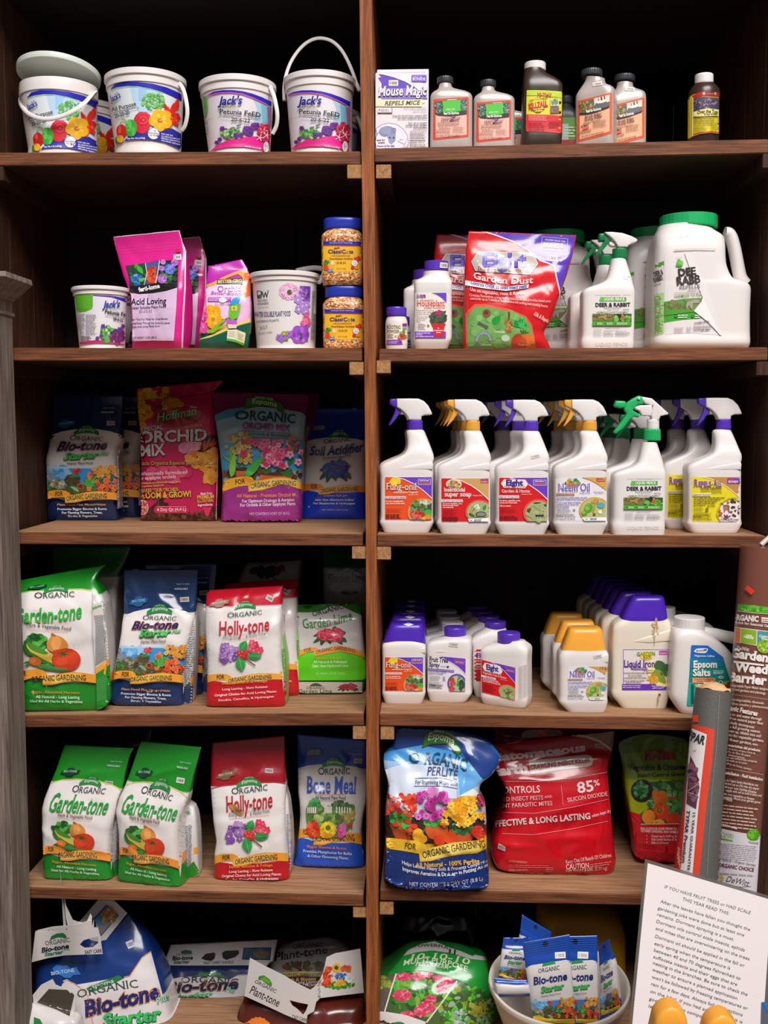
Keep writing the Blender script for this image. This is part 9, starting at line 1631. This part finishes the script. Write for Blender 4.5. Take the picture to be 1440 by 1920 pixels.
def packet(label,quad_,Y,seed,dy=0.,turn=False,art=True):
    """small sealed sachet: pixel corners tl, tr, br, bl"""
    tl,tr,br,bl = quad_; L4 = lambda t: (tl[0]+(bl[0]-tl[0])*t,tl[1]+(bl[1]-tl[1])*t); R4 = lambda t: (tr[0]+(br[0]-tr[0])*t,tr[1]+(br[1]-tr[1])*t); rows = []
    for t,h in ((1,.0012),(.93,.002),(.86,.008),(.6,.012),(.35,.011),(.22,.007),(.16,.0022),(0,.0012)): rows.append((*L4(t),*R4(t),h))
    root = thing('plant_food_packet',label,'packet',tuple(at((tl[0]+br[0])/2,(bl[1]+br[1])/2,Y)),'small packets in the bowl')
    b = loft('sachet',root,PX,rows,FILM,Y,n=3,k=.7,dy=dy,K=72,step=3,sm=1,zones=[(0,'1a48a8'),(.29,'e4dedc'),(.83,'1a48a8')],wr=crumple(seed,.0014,8,.08,.12,.001),sharp=0)
    if art:
        a = Art(sub4(0,0,100,100,tl,tr,br,bl),b,root,L=4,uv=True,seed=seed)
        a.poly([(0,29),(12,26.5),(88,25.5),(100,28),(100,84),(0,84)],'e6e0de'); a.poly([(0,82),(30,84),(100,86),(100,101),(0,101)],'1a48a8'); a.ell(48,5.5,6,2.6,'0a0a14')
        for i in range(6): a.line([(0,2.5+i*2.4),(100,2.0+i*2.4)],.35,'4a7ad0')
        a.poly([(36,29.5),(38,26),(62,25),(66,28)],'2f9a54'); a.T('ORGANIC',26,36,73,35,4.6,'3a4a44',0,0,.04); a.T('Bio-tone',12,48.5,88,46.5,8.4,'23307a',.03,.15,.04); a.T('Starter',26,58.5,80,56,6.6,'1f5a34',.05,.2); a.T('Starter',25.5,58,79.5,55.5,6.6,'4ac05a',.03,.2); a.T('Starter Plant Food',26,62.5,70,61,1.8,'6a6a74')
        a.uv = False; a.v = (lambda f: lambda x,y: f(*sub(75,1040,1060,1440,0,64,100,88)(x,y)))(sub4(0,0,100,100,tl,tr,br,bl)); pic_pots(a); a.uv = True; a.v = sub4(0,0,100,100,tl,tr,br,bl)
        a.poly([(0,83),(15,82),(30,86),(60,87.5),(100,88),(100,93),(60,92),(25,91),(0,89)],'f0c83a'); a.poly([(0,88.5),(25,91),(60,92),(100,93),(100,101),(0,101)],'1a48a8'); a.T('Plant Food Plus Mycorrhizae',12,96,92,97,2.6,'e8d8b8',.01); a.done('printed_front',PRINTF)
    return root,b
p1,b = packet('front packet in the bowl, blue and white, facing forward with a price sticker',((979,1767),(1068,1752.5),(1081,1932),(1003,1934)),-.075,81); sticker(p1,[b],PX,1050.5,1791,20,12,-3,'f0ecec','b0a8a8')
p2,b = packet('packet in the bowl just right of the front one, partly covered by it',((1040,1756),(1120,1754.5),(1124,1932),(1046,1934)),-.045,82); sticker(p2,[b],PX,1093,1791,20,13,2,'f0ecec','b0a8a8')
packet('packet in the bowl seen nearly edge on at the right',((1122,1772),(1142,1761),(1166,1900),(1124,1922)),-.04,83,.012)
packet('tilted packet poking highest out of the bowl at the back',((979,1715),(1034,1748),(1012,1875),(962,1850)),.015,84)
packet('packet in the bowl at the far left behind the front one',((944,1758),(996,1759),(985,1850),(934,1838)),-.015,85)
packet('packet lying flat and low at the left of the bowl, blue back showing',((926,1834),(990,1838),(996,1868),(932,1870)),-.075,86,art=False)
# ------------------------------------------------------------------ crate with the notice and two golden capped bottles in front of it
zc6 = .45; W_CR = Mwood('crate_pine','6a4a30','a8825a',0,.7)
x0 = at(1205,1900,-.5).x; cr_ = thing('display_crate','low wooden crate in front of the shelves holding the notice and yellow capped bottles','crate',(x0+.2,-.73,0))
XC0,XC1,YC0,YC1 = x0-.01,x0+.34,-.90,-.565
box('crate_top',cr_,XC0,XC1,YC0,YC1,zc6-.018,zc6,W_CR,.002)
for i in range(3): z_ = .02+i*.14; box('side_slat',cr_,XC0,XC1,YC0,YC0+.014,z_,z_+.11,W_CR,.002); box('side_slat',cr_,XC0,XC0+.014,YC0+.015,YC1-.015,z_,z_+.11,W_CR,.002); box('side_slat',cr_,XC1-.014,XC1,YC0+.015,YC1-.015,z_,z_+.11,W_CR,.002); box('side_slat',cr_,XC0,XC1,YC1-.014,YC1,z_,z_+.11,W_CR,.002)
for xx in (XC0+.016,XC1-.046):
    for yy in (YC0+.016,YC1-.046): box('corner_post',cr_,xx,xx+.03,yy,yy+.03,.0005,zc6-.0185,W_CR,.002)
v66 = V(1160,1600,5.143)
TL = at(*v66(280,95),-.36); TRp = at(*v66(1475,450),-.30); BLp = at(*v66(135,1600),-.435)
uu = (TRp-TL); vvv = (BLp-TL); fullh = vvv*(.279/vvv.length) if vvv.length < .279 else vvv
fullh = vvv.normalized()*.279
sg = thing('paper_notice','laminated white printed notice leaning in front of the rolls at the lower right','sign',tuple(TL+fullh))
nrm = uu.cross(fullh).normalized(); nrm = nrm if nrm.y < 0 else -nrm
def slab(name,e,th,off,mat):
    un,hn = uu.normalized(),fullh.normalized(); c = [TL-un*e-hn*e,TL+uu+un*e-hn*e,TL+uu+fullh+un*e+hn*e,TL+fullh-un*e+hn*e]; f = [p+nrm*(off+th) for p in c]; b_ = [p+nrm*off for p in c]
    return hexa(name,sg,[f[3],f[2],f[1],f[0]],[b_[3],b_[2],b_[1],b_[0]],[mat],0)
slab('lamination',.0055,.0005,-.0006,M('clear_laminate','a8a29c',.12,trans=.75)); pap = slab('paper',0,.0003,.0,M('white_paper','ece4e4',.3,coat=.3))
a = Art(v66,[pap],sg,L=30,off=.0004)
for t,xa,ya,xb,yb_ in (('IF YOU HAVE FRUIT TREES or HAD SCALE',440,335,1268,588),('THIS YEAR READ THIS:',612,452,1062,596),('After the leaves have fallen you thought the',400,475,1265,750),('gardening jobs were done but at least one',375,538,1208,803),('remains. Dormant spraying is a must.',368,600,1110,845),('Dormant oils control scale insects, aphids',362,668,1212,948),('and mites that are overwintering on the trees.',355,735,1268,1035),('Dormant oil should be applied in the fall or',350,812,1210,1098),('early spring when the temperature is',343,880,1072,1122),('between 40 and 70 degrees Fahrenheit to',338,945,1172,1222),('suffocate insects and their eggs that are',333,1008,1140,1278),('nesting in the branches. Be sure to check the',330,1068,1240,1375),('weather to ensure a planned application',322,1132,1140,1412),("won't be followed by freezing temperatures or",318,1202,1242,1510),('rain for a few days. Always follow directions',312,1270,1192,1572),('on the label. If you had an infestation, it is',303,1340,1190,1640),('good practice to compost fallen',293,1412,960,1640),('leaves',287,1482,420,1528)):
    a.T(t,xa,ya,xb,yb_,31,'6f6664',.002)
a.done('printed_text')
def gold_bottle(label,pts,Y):
    cx = sum(p[0] for p in pts)/len(pts); x_l,x_r = min(p[0] for p in pts),max(p[0] for p in pts); px0,_ = v66(x_l,0); px1,_ = v66(x_r,0); top = v66(0,min(p[1] for p in pts))[1]; pc = (px0+px1)/2
    z_ = zc6+.0006; ybot = proj((at(pc,1900,Y).x,Y,z_))[1]; hwp = (px1-px0)/2
    rows = [(pc-hwp*.95,pc+hwp*.95,ybot,.024),(pc-hwp*1.0,pc+hwp*1.0,ybot-12,.028),(pc-hwp*1.0,pc+hwp*1.0,ybot-110,.028),(pc-hwp*.98,pc+hwp*.98,ybot-128,.027),(pc-hwp*.6,pc+hwp*.6,ybot-150,.02)]
    root,b = jug('concentrate_bottle',label,'bottle',PX,rows,WH,Y,z_,n=6)
    yb2 = ybot-118; cup(root,PX,((pc-hwp*1.03,pc+hwp*1.03,yb2),(pc-hwp*.62,pc+hwp*.66,top)),Y,CUPG,.029,.020); return root
gold_bottle('left golden cup capped bottle at the bottom edge before the notice',[(262,1800),(345,1470),(690,1560),(740,1646)],-.62)
gold_bottle('right golden cup capped bottle at the bottom edge before the notice',[(755,1800),(860,1548),(1100,1580),(1230,1646)],-.62)
bx = thing('blue_carton','blue carton cut off at the lower right edge beside the notice','box',(XC1-.05,-.61,zc6)); xb = at(1426,1900,-.59).x
box('carton',bx,xb,xb+.055,-.64,-.59,zc6+.0005,at(1426,1878,-.59).z,M('blue_card','1f6ab0',.4),.001)
